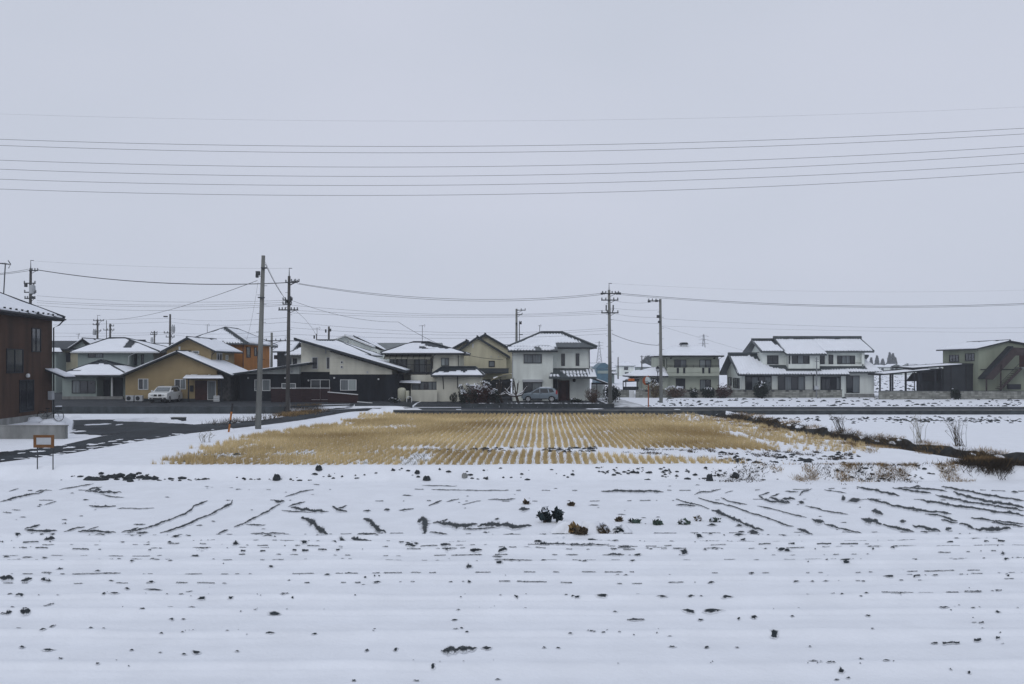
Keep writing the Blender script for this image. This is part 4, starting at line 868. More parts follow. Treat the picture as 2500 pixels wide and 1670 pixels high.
y0 = 99.5; cpt = thing('open_carport', 'long dark open carport with slender posts and snow edged sloping roofs beside the workshop', 'carport', (X(2260, y0), y0, GZ_))
roof(cpt, P(2146, 913.5, y0), P(2282, 901, y0), (X(2282, y0), y0+6, Z(899, y0)), (X(2146, y0), y0+6, Z(911, y0)), 'trim', lambda u, v, L: .5 < u < L*.93 and v < .5, .16)
roof(cpt, P(2228, 897.5, y0+.6), P(2396, 886, y0+.6), (X(2396, y0+.6), y0+6.2, Z(884, y0)), (X(2228, y0+.6), y0+6.2, Z(895, y0)), 'trim', lambda u, v, L: u < L*.72 and v < .6, .16)
for a, r_ in ((2149, .07), (2175, .09), (2212, .09), (2233, .04), (2245, .12), (2250, .06), (2284, .09), (2299, .05)):
    MB().box(X(a, y0+.1)-r_, X(a, y0+.1)+r_, y0+.1, y0+.1+2*r_, GZ_-.05, Z(912.5-(a-2146)*.092, y0+.1)).build('post', 'trim', cpt)
for a in (2180, 2240, 2290): MB().box(X(a, y0+5.5)-.07, X(a, y0+5.5)+.07, y0+5.5, y0+5.64, GZ_-.05, Z(905, y0+5.5)).build('post', 'trim', cpt)
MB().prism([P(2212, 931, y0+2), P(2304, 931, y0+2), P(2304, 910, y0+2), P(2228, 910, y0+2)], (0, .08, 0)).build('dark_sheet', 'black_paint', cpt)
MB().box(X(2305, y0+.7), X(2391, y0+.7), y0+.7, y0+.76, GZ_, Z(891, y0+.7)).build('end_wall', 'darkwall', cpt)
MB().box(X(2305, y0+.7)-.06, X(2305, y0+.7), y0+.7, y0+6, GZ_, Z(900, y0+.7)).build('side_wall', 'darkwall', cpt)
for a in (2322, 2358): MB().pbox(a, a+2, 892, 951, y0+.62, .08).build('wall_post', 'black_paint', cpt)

# ---------------------------------------------------------------- 16 far houses
def far_house(label, px0, px1, pyE, pyR, y, kind='gx', wm='offwhite', rm='roof', base=.4, dep=7, wins=(), grp='far houses across the snowy fields', snow=True, name='far_house'):
    x0, x1 = X(px0, y), X(px1, y); ze, zr_ = Z(pyE, y), Z(pyR, y)
    t = thing(name, label, 'house', ((x0+x1)/2, y, base), grp); o = .5
    s_ = {} if snow else {'front': nos, 'back': nos, 'left': nos, 'right': nos}
    if kind == 'gy':
        MB().prism([(x0+o, y, base-.2), (x1-o, y, base-.2), (x1-o, y, ze), ((x0+x1)/2, y, zr_-.2), (x0+o, y, ze)], (0, dep, 0)).build('wall', wm, t)
        gable_y(t, x0, x1, y-.5, y+dep+.5, ze-.1, zr_, rm, s_, cap=False)
    else:
        MB().box(x0+o, x1-o, y, y+dep, base-.2, ze).build('wall', wm, t)
        if kind == 'gx': gable_x(t, x0, x1, y-.6, y+dep+.6, ze, zr_, rm, s_, cap=True, cu=.5)
        else: hip(t, x0, x1, y-.6, y+dep+.6, ze, zr_, x0+(x1-x0)*.35, x0+(x1-x0)*.65, rm, s_, cap=False, cu=.5)
    for (a, b, c, d) in wins: winp(t, a, b, c, d, y, 2 if c-a > 5 else 1, ft=.06)
    return t
far_house('far white house with a dark edged gable behind the blue sheeted shed', 1440, 1482, 895, 887, 260, 'gx', 'white', 'roof', wins=[(1452, 898, 1458, 905)])
far_house('far small white two storey house with a hipped snowy roof beyond the lane', 1507, 1551, 893, 884, 300, 'hip', 'white', wins=[(1524, 896, 1533, 903), (1526, 909, 1534, 915)])
far_house('far low grey house below the bare tree beyond the lane', 1553, 1594, 896, 888, 330, 'hip', 'greengrey', wins=[(1564, 900, 1570, 906)])
far_house('far single storey annex with snowy roof beside the small white house', 1546, 1578, 910, 904, 270, 'hip', 'offwhite', wins=[(1556, 912, 1563, 918)])
far_house('far low shed with snowy roof before the blue sheeted store', 1462, 1506, 912, 908, 175, 'gx', 'greengrey', wins=[])
far_house('far grey roofed house peeping between the two poles at the lane', 1484, 1512, 903, 898, 340, 'gx', 'offwhite', wins=[(1490, 905, 1495, 909)])
for i, (a, b, e, r_, k, lab) in enumerate([
        (2134, 2176, 896, 891, 'hip', 'far white house under the tallest conifer clump'), (2168, 2206, 896, 889, 'gy', 'far gabled house right of the conifer clump'),
        (2196, 2232, 895, 887, 'gy', 'far gabled house with a sharp snowy roof above the carport'), (2226, 2252, 896, 890, 'gx', 'far house with a long ridge above the carport middle'),
        (2246, 2272, 895, 888, 'gy', 'far narrow gabled house above the carport middle'), (2268, 2292, 897, 892, 'gx', 'far low house next to the workshop carport roof'),
        (2284, 2308, 894, 886, 'gy', 'far gabled house touching the workshop outline')]):
    far_house(lab, a, b, e, r_, 330+12*(i % 3), k, ['offwhite', 'greengrey', 'white'][i % 3], 'roof', wins=[(a+8, e+3, a+13, e+8), (a+18, e+3, a+23, e+8)])
# left distance, glimpsed between roofs
far_house('far house with white gable trim and dark front seen beyond the two nearest poles', 668, 715, 858, 832, 122, 'gx', 'darkwall', 'roof', dep=8, wins=[(670, 868, 677, 876)], grp='houses of the back row')
far_house('small white gable seen above the roof left of the black and white house', 700, 726, 852, 838, 128, 'gy', 'white', 'roof', grp='houses of the back row')
far_house('far snowy roofed house between the orange house and the beige house', 345, 420, 852, 838, 128, 'gx', 'offwhite', 'roof', grp='houses of the back row', wins=[(380, 860, 388, 868)])
far_house('dark roofed house showing above the grey green house', 225, 330, 848, 830, 125, 'gx', 'darkwall', 'roof', grp='houses of the back row', wins=[(240, 854, 250, 862)], snow=False)
far_house('wide snowy roof low behind the white house at the right', 1120, 1250, 852, 842, 150, 'gx', 'offwhite', 'roof', grp='houses of the back row', wins=[(1215, 860, 1225, 868)])
bs_y = 170.0; bs = thing('blue_shed', 'far store with a curved blue sheet roof beyond the white house', 'shed', (X(1473, bs_y), bs_y, .4))
mb = MB(); x0, x1 = X(1455, bs_y), X(1493, bs_y)
pr = [(x0+(x1-x0)*k/10, bs_y, Z(899, bs_y)+1.05*math.sin(math.pi*k/10)) for k in range(11)]
mb.prism(pr, (0, 9, 0)); mb.build('arched_roof', 'blue', bs)
MB().box(x0+.1, x1-.1, bs_y+.1, bs_y+8.9, .2, Z(899.5, bs_y)).build('wall', 'blue', bs)
MB().box(x0+.3, x1-.3, bs_y-.03, bs_y+.07, Z(912, bs_y), Z(905, bs_y)).build('door', 'greengrey', bs)

# ---------------------------------------------------------------- lattice towers
def tower(label, px, pyT, y, wpx):
    x_ = X(px, y); zt_ = Z(pyT, y); wb = wpx*y/F; t = thing('lattice_tower', label, 'pylon', (x_, y, .4), 'far power line pylons')
    def hw(q): return wb*(.5*(1-q)**1.4+.05)
    mb = MB(); n = 9
    for sx in (-1, 1):
        for sy in (-1, 1): mb.tube([(x_+sx*hw(k/n), y+sy*hw(k/n), .4+(zt_-.4)*k/n) for k in range(n+1)], .14, 4)
    mb.build('legs', 'galv', t); mb = MB()
    for k in range(n):
        for s in (-1, 1):
            a, b = hw(k/n), hw((k+1)/n); za, zb = .4+(zt_-.4)*k/n, .4+(zt_-.4)*(k+1)/n
            mb.tube([(x_-s*a, y-a, za), (x_+s*b, y-b, zb)], .07, 4); mb.tube([(x_-s*a, y+a, za), (x_+s*b, y+b, zb)], .07, 4)
    mb.build('bracing', 'galv', t)
    for q in (.74, .84, .94): MB().tube([(x_-wb*.62, y, .4+(zt_-.4)*q), (x_, y, .4+(zt_-.4)*q+.5), (x_+wb*.62, y, .4+(zt_-.4)*q)], .12, 4).build('crossarm', 'galv', t)
tower('faint lattice pylon rising behind the white house', 1463, 833, 700, 17)
tower('faint lattice pylon showing above the pale green house roof', 1718, 816, 620, 20)

# ---------------------------------------------------------------- utility poles
def pole(label, base, top, y, yt=None, rb=.17, rt=.10, m='pole', cat='utility pole', arms=(), steps=0, trans=None, peak=None, boxes=(), bz=None, grp='utility poles', footing=False):
    """base/top photo pixels at distance y; arms: (py, dx0, dx1) in pixels; trans: (dx, py0, py1, w)"""
    bz = hz(X(base[0], y), y) if bz is None else bz
    t = thing('utility_pole', label, cat, (X(base[0], y), y, bz), grp)
    xb, xt = X(base[0], y), X(top[0], y); zt_ = Z(top[1], y)
    def ax(z): return xb+(xt-xb)*(z-bz)/(zt_-bz)
    MB().tube([(xb, y, bz-.15), ((xb+xt)/2, y, (bz+zt_)/2), (xt, y, zt_)], [rb, (rb+rt)/2, rt], 12).build('shaft', m, t, smooth=True)
    def at(dx, py): z = Z(py, y); return (ax(z)+dx*y/F, y, z)
    if peak: MB().tube([at(0, top[1]+4), at(0, peak)], [.05, .02], 6).build('peak_rod', 'steel', t); MB().tube([at(-1, peak), at(7, peak)], .03, 5).build('peak_arm', 'steel', t)
    for (py, a, b, k) in arms:
        p0, p1 = at(a, py), at(b, py)
        ar = MB().box(p0[0], p1[0], y-.2, y-.11, p0[2]-.05, p0[2]+.05).build('crossarm', 'steel', t)
        for q in np.linspace(0.04, .96, k):
            xq = p0[0]+(p1[0]-p0[0])*q
            if abs(xq-ax(p0[2])) < .12: continue
            MB().lathe((xq, y-.155, p0[2]+.05), [(.03, 0), (.07, .03), (.05, .09), (.075, .12), (.03, .2)], 7).build('insulator', 'galv', ar)
        if abs(b-a) > 12: MB().tube([at(b*.7, py), at(0, py+8)], .025, 5).build('brace', 'steel', t)
    for k in range(steps):
        z = bz+2.2+k*(zt_-bz-3)/max(1, steps); s = -1 if k % 2 else 1; MB().tube([(ax(z), y-.05, z), (ax(z)+s*.32, y-.05, z)], .014, 4).build('step_bolt', 'steel', t)
    if trans:
        dx, pa, pb, w = trans; p0 = at(dx, pa); p1 = at(dx, pb); hh = p0[2]-p1[2]; w_ = w*y/F/2
        tr_ = MB().lathe((p0[0], y-.05, p1[2]), [(w_*.8, 0), (w_, .06), (w_, hh*.85), (w_*.85, hh*.92), (w_*.3, hh)], 12).build('transformer', 'panel', t, smooth=False)
        for s in (-.5, .5): MB().lathe((p0[0]+s*w_, y-.05, p0[2]), [(.05, -.05), (.07, .05), (.04, .2)], 6).build('bushing', 'galv', tr_)
    for (dx, py, w, hgt) in boxes:
        p_ = at(dx, py); MB().box(p_[0]-w*y/F/2, p_[0]+w*y/F/2, y-.3, y-.05, p_[2]-hgt*y/F/2, p_[2]+hgt*y/F/2).build('junction_box', 'steel', t)
    if footing: MB().lathe((xb, y, bz-.05), [(.42, 0), (.40, .35), (.36, .4)], 14).build('footing', 'concrete', t)
    return t
pole('tall thick grey concrete pole leaning slightly at the edge of the stubble field', (630, 1047), (643, 624), 58.3, rb=.21, rt=.125, boxes=[(-10, 668, 9, 10), (-12, 675, 5, 7), (4, 655, 12, 3), (0, 727, 15, 2.5)], steps=14, grp=None)
pole('dark brown pole with crowded crossarms beside the dry grass verge', (702, 1008), (706, 674), 76.0, rb=.20, rt=.12, m='dark_pole', arms=[(690, -8, 22, 5), (688, 6, 26, 3), (757, -24, 24, 7), (733, -14, 10, 5), (743, -14, 8, 4)], peak=655, steps=14, boxes=[(4, 730, 6, 12), (-5, 737, 5, 6)], grp=None)
pole('pole with a big transformer rising behind the brown house', (72, 840), (75, 655), 84, rb=.19, rt=.11, m='dark_pole', arms=[(661, -2, 20, 4), (692, -14, 14, 3), (714, -13, 16, 4), (729, -12, 14, 5)], peak=636, trans=(5, 695, 718, 14), boxes=[(8, 727, 8, 6), (-9, 697, 5, 8)], bz=.6, grp=None)
pole('grey pole on a round concrete footing with wide crossarms at the lane corner', (1490, 988), (1487, 708), 82, rb=.20, rt=.12, arms=[(717, -18, 24, 6), (733, -20, 22, 5), (764, -20, 22, 4)], peak=692, boxes=[(22, 717, 12, 5), (-16, 717, 10, 4), (-8, 752, 2.5, 14), (9, 752, 2.5, 14)], steps=16, grp=None, footing=True)
pole('grey pole with a one sided arm on the snowy verge by the block wall', (1614, 983), (1612, 730), 90, rb=.19, rt=.13, arms=[(735, -30, -1, 4)], boxes=[(-6, 773, 7, 7), (-4, 786, 5, 5), (-28, 736, 6, 5), (-10, 735, 6, 5)], steps=14, grp=None)
pole('plain pole with two short arms standing behind the white house', (1261, 960), (1261, 754), 112, rb=.19, rt=.13, arms=[(757.5, 1, 22, 3), (768, 1, 14, 2)], boxes=[(0, 790, 5, 4), (11, 788, 3, 8)], bz=.5, grp=None)
pole('slim secondary mast beside the plain pole behind the white house', (1268, 960), (1268, 783), 112, rb=.07, rt=.05, m='steel', boxes=[(3, 789, 4, 5), (4, 817, 9, 2)], bz=.5, cat='mast', grp=None)
BK = 'distant poles above the left roofs'
pole('distant pole with crossarms and a transformer above the cream house', (238, 900), (238, 780), 135, rb=.2, rt=.13, m='dark_pole', arms=[(783, -9, 17, 4), (793, -10, 6, 3), (808, -8, 10, 3)], peak=770, trans=(-7, 806, 818, 8), bz=.5, grp=BK)
pole('distant plain pole with small arms right of the crossarm pole', (269, 900), (269, 790), 135, rb=.19, rt=.13, m='dark_pole', arms=[(796, -2, 10, 3), (806, -8, 11, 4)], bz=.5, grp=BK)
pole('thin distant mast between two poles above the dark roof', (260, 900), (260, 782), 135, rb=.07, rt=.05, m='steel', arms=[(806, -6, 4, 2)], bz=.5, grp=BK, cat='mast')
pole('distant pole with street lamp arm and transformer left of the beige house ridge', (414, 900), (415.5, 767), 118, rb=.19, rt=.12, m='dark_pole', arms=[(813, -14, 12, 4), (823, -9, 12, 4)], trans=(8, 796, 810, 9), boxes=[(-10, 773, 9, 3)], bz=.5, grp=BK)
pole('small distant pole with double arms before the beige house ridge', (376, 900), (377, 808), 150, rb=.18, rt=.12, m='dark_pole', arms=[(812, -7, 8, 3), (816.5, -9, 8, 4)], trans=(-6, 826, 836, 6), bz=.5, grp=BK)
pole('stub of a pole with a double crossarm between the orange house and black house', (662, 960), (663.5, 812), 98, rb=.17, rt=.13, m='pole', arms=[(832, -14, 36, 5), (848, -2, 16, 3)], bz=.55, grp=BK)
pole('short pole with tap boxes above the ridge of the tile roofed house', (802, 900), (803, 797), 128, rb=.19, rt=.14, m='dark_pole', boxes=[(-7, 808, 3, 8), (4, 806, 4, 7)], bz=.5, grp=BK)
pole('slim post carrying tap wires at the left end of the tile roof', (773, 900), (773, 815), 112, rb=.09, rt=.07, m='dark_pole', boxes=[(-5, 823, 3, 8)], bz=.5, grp=BK)
pole('small far pole left of the far small white house', (1509, 930), (1509, 872), 240, rb=.2, rt=.14, m='dark_pole', bz=.4, grp='far poles beyond the lane')
pole('small far pole rising before the far bare tree', (1567, 930), (1567, 868), 235, rb=.2, rt=.14, m='dark_pole', arms=[(871, -4, 5, 3)], bz=.4, grp='far poles beyond the lane')

def antenna(label, px, py0, py1, y, w=8):
    t = thing('television_antenna', label, 'antenna', (X(px, y), y, Z(py1, y)))
    MB().tube([P(px, py1, y), P(px, py0, y)], .03, 5).build('mast', 'steel', t)
    bo = MB().tube([P(px-w, py0+1.5, y), P(px+w*.6, py0+1, y)], .018, 5).build('boom', 'steel', t)
    for q in np.linspace(-w, w*.5, 5): MB().tube([(X(px+q, y), y-.25, Z(py0+1.3, y)), (X(px+q, y), y+.25, Z(py0+1.3, y))], .01, 4).build('element', 'steel', bo)
    MB().tube([P(px+w*.6, py0-2, y), P(px+w*.9, py0+1, y), P(px+w*.6, py0+5, y)], .02, 5).build('reflector', 'steel', t)
antenna('thin roof aerial on the yellow hipped house', 1031, 794, 836, 96, 8)
antenna('thin roof aerial on the white house ridge', 1317.5, 794, 813, 96, 4)
antenna('small roof aerial beside the ridge of the orange house', 506, 792, 812, 106, 6)
antenna('roof aerial left of the tile roofed house ridge', 774, 800, 816, 110, 9)
antenna('tiny aerial above the gable of the cream house', 191, 815, 828, 122, 4)

# ---------------------------------------------------------------- wires
def wire(p0, pm, p1, y0, y1, label, r=.012, grp='thin power lines over the roofs', n=24):
    """p0, p1 end pixels at distances y0,y1; pm a pixel the wire passes; sag is solved from it"""
    a, b = Vector(P(*p0, y0)), Vector(P(*p1, y1)); best = None
    for k in range(1, 200):
        t = k/200; q = a.lerp(b, t); px = CX+q.x*F/q.y
        if best is None or abs(px-pm[0]) < best[0]: best = (abs(px-pm[0]), t, q)
    _, t, q = best; sag = (q.z-Z(pm[1], q.y))/(4*t*(1-t))
    pts = [a.lerp(b, k/n)-Vector((0, 0, 4*sag*(k/n)*(1-k/n))) for k in range(n+1)]
    o = MB().tube(pts, r, 4).build('power_line', 'wire', origin=tuple(a)); tag(o, label, 'power line', grp); return o
TL = 'parallel high lines crossing the whole sky'
ORD = ['highest', 'second highest', 'third highest', 'fourth highest', 'fifth highest', 'lowest']
for i_, (l, m_, r_) in enumerate(((340, 356, 313), (355, 371.5, 327), (391, 405.6, 357), (413, 428, 375), (437.5, 450, 399), (461.5, 474, 420))):
    # fit through the left edge, middle and right edge of the photo, then run on to both sides
    c = np.polyfit([0, 1250, 2500], [l, m_, r_], 2); f = lambda q: float(np.polyval(c, q))
    wire((-500, f(-500)), (1250, f(1250)), (3000, f(3000)), 44, 44, ORD[i_]+' of the six dark parallel lines spanning the whole sky', .009, TL, 60)
c = np.polyfit([0, 1250, 2500], [278, 295, 261], 2); f = lambda q: float(np.polyval(c, q))
wire((-500, f(-500)), (1250, f(1250)), (3000, f(3000)), 44, 44, 'hair thin faint topmost line high in the sky', .0025, None, 60)
wire((92, 659), (400, 691), (702, 690), 84, 76, 'thick cable between the transformer pole and the dark brown pole', .035, None)
wire((80, 637), (400, 652), (706, 655), 84, 76, 'fine earth wire at the pole tops above the left houses', .005, None)
wire((-60, 671), (30, 664), (70, 657), 80, 84, 'upper cable leaving the transformer pole over the brown house', .018, None)
wire((-60, 676), (30, 667), (70, 661), 80, 84, 'lower cable leaving the transformer pole over the brown house', .018, None)
MAIN = 'main line between the dark brown pole and the lane corner pole'
wire((730, 692), (1118, 730), (1470, 716), 76, 82, 'upper sagging main line from the dark brown pole to the lane corner pole', .016, MAIN)
wire((726, 693), (1118, 734), (1472, 719), 76, 82, 'lower sagging main line from the dark brown pole to the lane corner pole', .016, MAIN)
RT = 'main line running right from the lane corner pole'
wire((1511, 716), (2048, 746), (2900, 713), 82, 82, 'upper sagging main line passing over the traditional house', .018, RT, 40)
wire((1511, 719), (2048, 749), (2900, 716), 82, 82, 'lower sagging main line passing over the traditional house', .014, RT, 40)
wire((1492, 692), (2048, 712), (2900, 690), 82, 82, 'hair thin earth wire running right from the lane corner pole top', .004, None, 30)
wire((716, 735), (900, 782), (972, 786), 76, 92, 'service line from the dark brown pole to a hanging splice', .014, None)
wire((972, 786), (1050, 830), (1128, 862), 92, 93, 'service drop falling to the yellow hipped house eave', .018, None)
wire((716, 755), (745, 780), (772, 818), 76, 112, 'service drop from the dark brown pole to the slim post', .018, None)
wire((648, 645), (680, 706), (702, 735), 58.3, 76, 'slack cable from the thick grey pole to the dark brown pole', .022, None)
wire((648, 640), (675, 695), (700, 735), 58.3, 76, 'tight guy wire from the thick grey pole top', .010, None)
wire((628, 685), (430, 752), (265, 780), 58.3, 135, 'long line from the thick grey pole down to the distant crossarm pole', .018, None)
wire((630, 688), (620, 750), (602, 830), 58.3, 60, 'thin guy wire hanging from the thick grey pole', .007, None)
LG = 'lines fanning between the transformer pole and the dark brown pole'
for i_, (a, m_, b) in enumerate(((722, 737, 733), (734, 745, 738), (739, 749, 743), (745, 758, 745))):
    wire((90, a), (400, m_), (700, b), 84, 76, ['highest', 'second', 'third', 'lowest'][i_]+' thin line of the bundle strung between the transformer pole and the dark brown pole', .010, LG)
LH = 'lines over the left roofs'
for i_, (a, m_, b) in enumerate(((781, 783, 777), (793, 794, 786), (813, 815, 812), (822, 826, 816))):
    wire((130, a), (270, (a+b)/2+1), (412, b), 130, 118, ['highest', 'second', 'third', 'lowest'][i_]+' thin line passing the distant crossarm pole', .012, LH)
    wire((416, b), (560, m_), (704, m_-8), 118, 76, ['highest', 'second', 'third', 'lowest'][i_]+' thin line rising from the lamp arm pole to the dark brown pole', .010, LH)
LM = 'lines over the middle roofs'
for i_, (a, m_, b) in enumerate(((745, 768, 757), (757, 771, 762), (764, 775, 766), (786, 812, 801), (800, 818, 806), (816, 826, 815))):
    wire((710, a), (1110, m_), (1484, b), 76, 82, ORD[i_]+' thin line spanning from the dark brown pole to the lane corner pole', .009, LM)
LR = 'lines at the lane corner'
for i_, (a, m_, b) in enumerate(((733, 740, 735), (752, 757, 757), (765, 773, 775), (780, 787, 790))):
    wire((1492, a), (1550, m_), (1608, b), 82, 90, ['highest', 'second', 'third', 'lowest'][i_]+' thin line crossing from the lane corner pole to the verge pole', .008, LR)
wire((1494, 815), (1550, 835), (1609, 843), 82, 90, 'thicker cable dipping from the lane corner pole to the verge pole', .022, None)
wire((1616, 778), (2000, 796), (2800, 792), 90, 90, 'upper thin line leaving the verge pole above the traditional house', .008, 'lines right of the verge pole', 30)
wire((1616, 796), (2000, 806), (2800, 812), 90, 90, 'lower thin line leaving the verge pole above the traditional house', .006, 'lines right of the verge pole', 30)
wire((1616, 797), (1700, 822), (1850, 866), 90, 104, 'thin drop wire sloping from the verge pole to the traditional house', .008, None)
wire((1136, 866), (1180, 874), (1228, 878), 92, 96, 'slack cable between the yellow hipped house and the carport', .022, None)
# ---------------------------------------------------------------- low walls and edges
t = thing('retaining_wall', 'long dark damp retaining wall below the left house yards', 'wall', (-34, 76.5, 0))
xs = np.arange(-48, -20.3, 2.0)
for a in xs: MB().box(a+.012, min(a+2, -20.2)-.012, 76.42, 76.8, -.15, .64).build('panel', 'dark_concrete', t)
MB().prism([(-20.2, 76.45, .52), (-20.2, 76.8, .52), (-14.9, 81.3, .52), (-14.9, 80.95, .52)], (0, 0, .12)).build('kerb', 'dark_concrete', t)
MB().box(-14.8, -9.4, 80.95, 81.2, .2, .64).build('kerb', 'dark_concrete', t)
t = thing('road_edge_wall', 'low dark concrete edge wall holding up the cross road above the fields', 'wall', (15, 75.4, 0))
for a in np.arange(-10.4, 74, 2.0): MB().box(a+.012, a+1.988, 75.22, 75.55, -.2, .36).build('panel', 'dark_concrete', t); MB().box(a+.012, a+1.988, 75.20, 75.58, .362, .40).build('coping', 'concrete', t)  # coping paler than the panels: the edge's catch light put into its colour
t = thing('garden_wall', 'low dark block kerb wall in front of the parked silver car', 'wall', (2.5, 80.9, .32))
for a in np.arange(-4.8, 8.6, 1.2): MB().box(a+.01, a+1.19, 80.9, 81.1, .2, .70+R(-.02, .02)).build('block', 'dark_concrete', t)
mb = MB()
for a in np.arange(-4.6, 8.2, .45):
    if R(0, 1) < .75: blob_mesh(mb, a, 81.0, R(.2, .4), .09, .0)
for i, v in enumerate(mb.v): mb.v[i] = (v[0], v[1], .705+R(0, .06))
mb.build('snow_cap', 'snow', t, smooth=True)
t = thing('concrete_terrace_wall', 'pale stained concrete wall below the brown house terrace', 'wall', (X(60, 50.2), 50.3, 0))
MB().box(X(-90, 50.2), X(158, 50.2), 50.2, 50.55, -.2, .74).build('wall_face', 'concrete', t)
MB().box(X(-90, 50.2), X(158, 50.2)+.03, 50.17, 50.6, .743, .80).build('coping', 'concrete', t)
t = thing('drain_box', 'small dark concrete drain box half buried in snow by the lane', 'drain', (*hit(433, 1028), 0))
dx_, dy_ = hit(433, 1028); MB().box(dx_-.5, dx_+.5, dy_, dy_+.5, hz(dx_, dy_)-.1, hz(dx_, dy_)+.24).build('box_wall', 'dark_concrete', t); MB().box(dx_-.53, dx_+.53, dy_-.02, dy_+.52, hz(dx_, dy_)+.242, hz(dx_, dy_)+.29).build('lid', 'concrete', t)

# sign board, striped stake, white marker, mirror
sx0, sy0 = hit(90, 1147); sx1, _ = hit(126, 1149); sz = hz(sx0, sy0); s_ = sy0/F
t = thing('sign_board', 'blank grey notice board in a rusty orange frame on two thin legs in the snow', 'sign', ((sx0+sx1)/2, sy0, sz))
zb, zt = Z(1093, sy0), Z(1062, sy0); xl, xr_ = X(82, sy0), X(132, sy0)
MB().box(xl, xr_, sy0-.02, sy0+.02, zb, zb+.13).build('frame', 'orange_paint', t); MB().box(xl, xr_, sy0-.02, sy0+.02, zt-.11, zt).build('frame', 'orange_paint', t)
for a in (xl, xr_-.12): MB().box(a, a+.12, sy0-.021, sy0+.019, zb+.13, zt-.11).build('frame', 'orange_paint', t)
MB().box(xl+.12, xr_-.12, sy0-.012, sy0+.012, zb+.13, zt-.11).build('board', 'panel', t)
for a in (sx0, sx1+.03): MB().tube([(a, sy0+.04, sz-.2), (a, sy0+.04, zt-.05)], .022, 6).build('leg', 'steel', t)
kx, ky = hit(558, 1055); kz = hz(kx, ky); ktop = P(568, 985, ky)
t = thing('striped_stake', 'leaning orange and black banded stake beside the lane', 'marker post', (kx, ky, kz))
for i, m_ in enumerate(('stake_orange', 'black_paint', 'stake_orange', 'black_paint')):
    a = Vector((kx, ky, kz-.05)).lerp(Vector(ktop), (0, .30, .44, .72)[i]); b = Vector((kx, ky, kz-.05)).lerp(Vector(ktop), (.30, .44, .72, 1)[i]); MB().tube([a, b], .06, 10).build('band', m_, t)
t = thing('marker_post', 'short white marker post at the foot of the dark brown pole', 'marker post', (X(707, 77), 77, hz(X(707, 77), 77)))
MB().tube([(X(707, 76.2), 76.2, .3), (X(706, 76.2), 76.2, Z(966, 76.2))], .06, 8).build('post_shaft', 'white_trim', t)
MB().lathe((X(706, 76.2), 76.2, Z(966, 76.2)), [(.06, 0), (.05, .03), (.02, .05)], 8).build('cap', 'white_trim', t)
MB().box(X(707, 76.2)-.1, X(707, 76.2)+.1, 76.1, 76.3, hz(X(707, 76.2), 76.2)-.1, .32).build('foot', 'dark_concrete', t)
my = 82.6; mx = X(1583, my); mz = hz(mx, my)
t = thing('traffic_mirror', 'round traffic mirror on a rusty orange pole at the lane corner', 'mirror', (mx, my, mz))
MB().tube([(mx, my, mz-.1), (mx, my, Z(917, my))], .055, 10).build('post', 'rust', t)
mc = Vector(P(1578.5, 929.5, my-.12))
hood = MB().tube([mc+Vector((-.05, .12, 0)), mc+Vector((0, .0, 0))], [.38, .44], 20).build('mirror_back', 'rust', t, smooth=False)
dm = MB(); rings = [(.40, -.005), (.30, -.04), (.16, -.06), (.02, -.066)]
vs = [mc+Vector((r_*math.cos(2*math.pi*j/24), o_, r_*math.sin(2*math.pi*j/24))) for r_, o_ in rings for j in range(24)]
dm.add(vs, [(i*24+j, i*24+(j+1) % 24, (i+1)*24+(j+1) % 24, (i+1)*24+j) for i in range(3) for j in range(24)]+[tuple(range(72, 96))]); dm.build('mirror_face', 'mirror', hood, smooth=True)
MB().tube([(mx, my, mc.z), mc+Vector((0, .1, 0))], .03, 6).build('bracket', 'rust', t)
lp = thing('garden_lamp', 'lantern style lamp on a post by the pale green house', 'lamp', (X(1606, 104), 104, .5))
MB().tube([(X(1606, 104), 104, .5), (X(1606, 104), 104, Z(909, 104))], .05, 6).build('post', 'trim', lp)
MB().lathe((X(1606, 104), 104, Z(909, 104)), [(.1, 0), (.2, .25), (.2, .45), (.3, .5), (.05, .75)], 8).build('lantern', 'trim', lp)
MB().lathe((X(1606, 104), 104, Z(909, 104)), [(.16, .08), (.225, .26), (.225, .43), (.16, .44)], 8).build('glass', 'panel', lp)

# ---------------------------------------------------------------- cars
def car(name, label, loc, rot, L, W, H, paint, outline, wins, snow=False, suv=True, lamps=True):
    """outline: side profile (x,z) nose at +x; wins: side glass polygons; body tapers in above the belt line"""
    t = thing(name, label, 'car', loc, rot=rot, local=True); belt = H*.56
    def hw(z): return W/2*(1-.02*max(0, (.35-z)/.35)) if z < belt else W/2-(z-belt)/(H-belt)*W*.13
    n = len(outline); vs = []
    for s in (-1, 1):
        for (x_, z_) in outline: vs.append((x_, s*hw(z_), z_))
    # closed shell: the two side faces triangulated, then the strip between them
    import mathutils
    tri = mathutils.geometry.tessellate_polygon([[Vector((x_, z_, 0)) for x_, z_ in outline]])
    fs = [tuple(q) for q in tri]+[tuple(i+n for i in q[::-1]) for q in tri]+[(i, (i+1) % n, n+(i+1) % n, n+i) for i in range(n)]
    body = MB().add(vs, fs).build('body', paint, t)
    b = body.modifiers.new('bevel', 'BEVEL'); b.width = .05; b.segments = 2; b.limit_method = 'ANGLE'; b.angle_limit = math.radians(40)
    for w in wins:
        for s in (-1, 1):
            vs = [(x_, s*(hw(z_)+.012), z_) for x_, z_ in w]; k = len(w)
            MB().add(vs+[(x_, y_-s*.03, z_) for x_, y_, z_ in vs], [tuple(range(k)), tuple(range(k, 2*k))[::-1]]+[(i, (i+1) % k, k+(i+1) % k, k+i) for i in range(k)]).build('side_window', 'glass', t)
    return t, hw
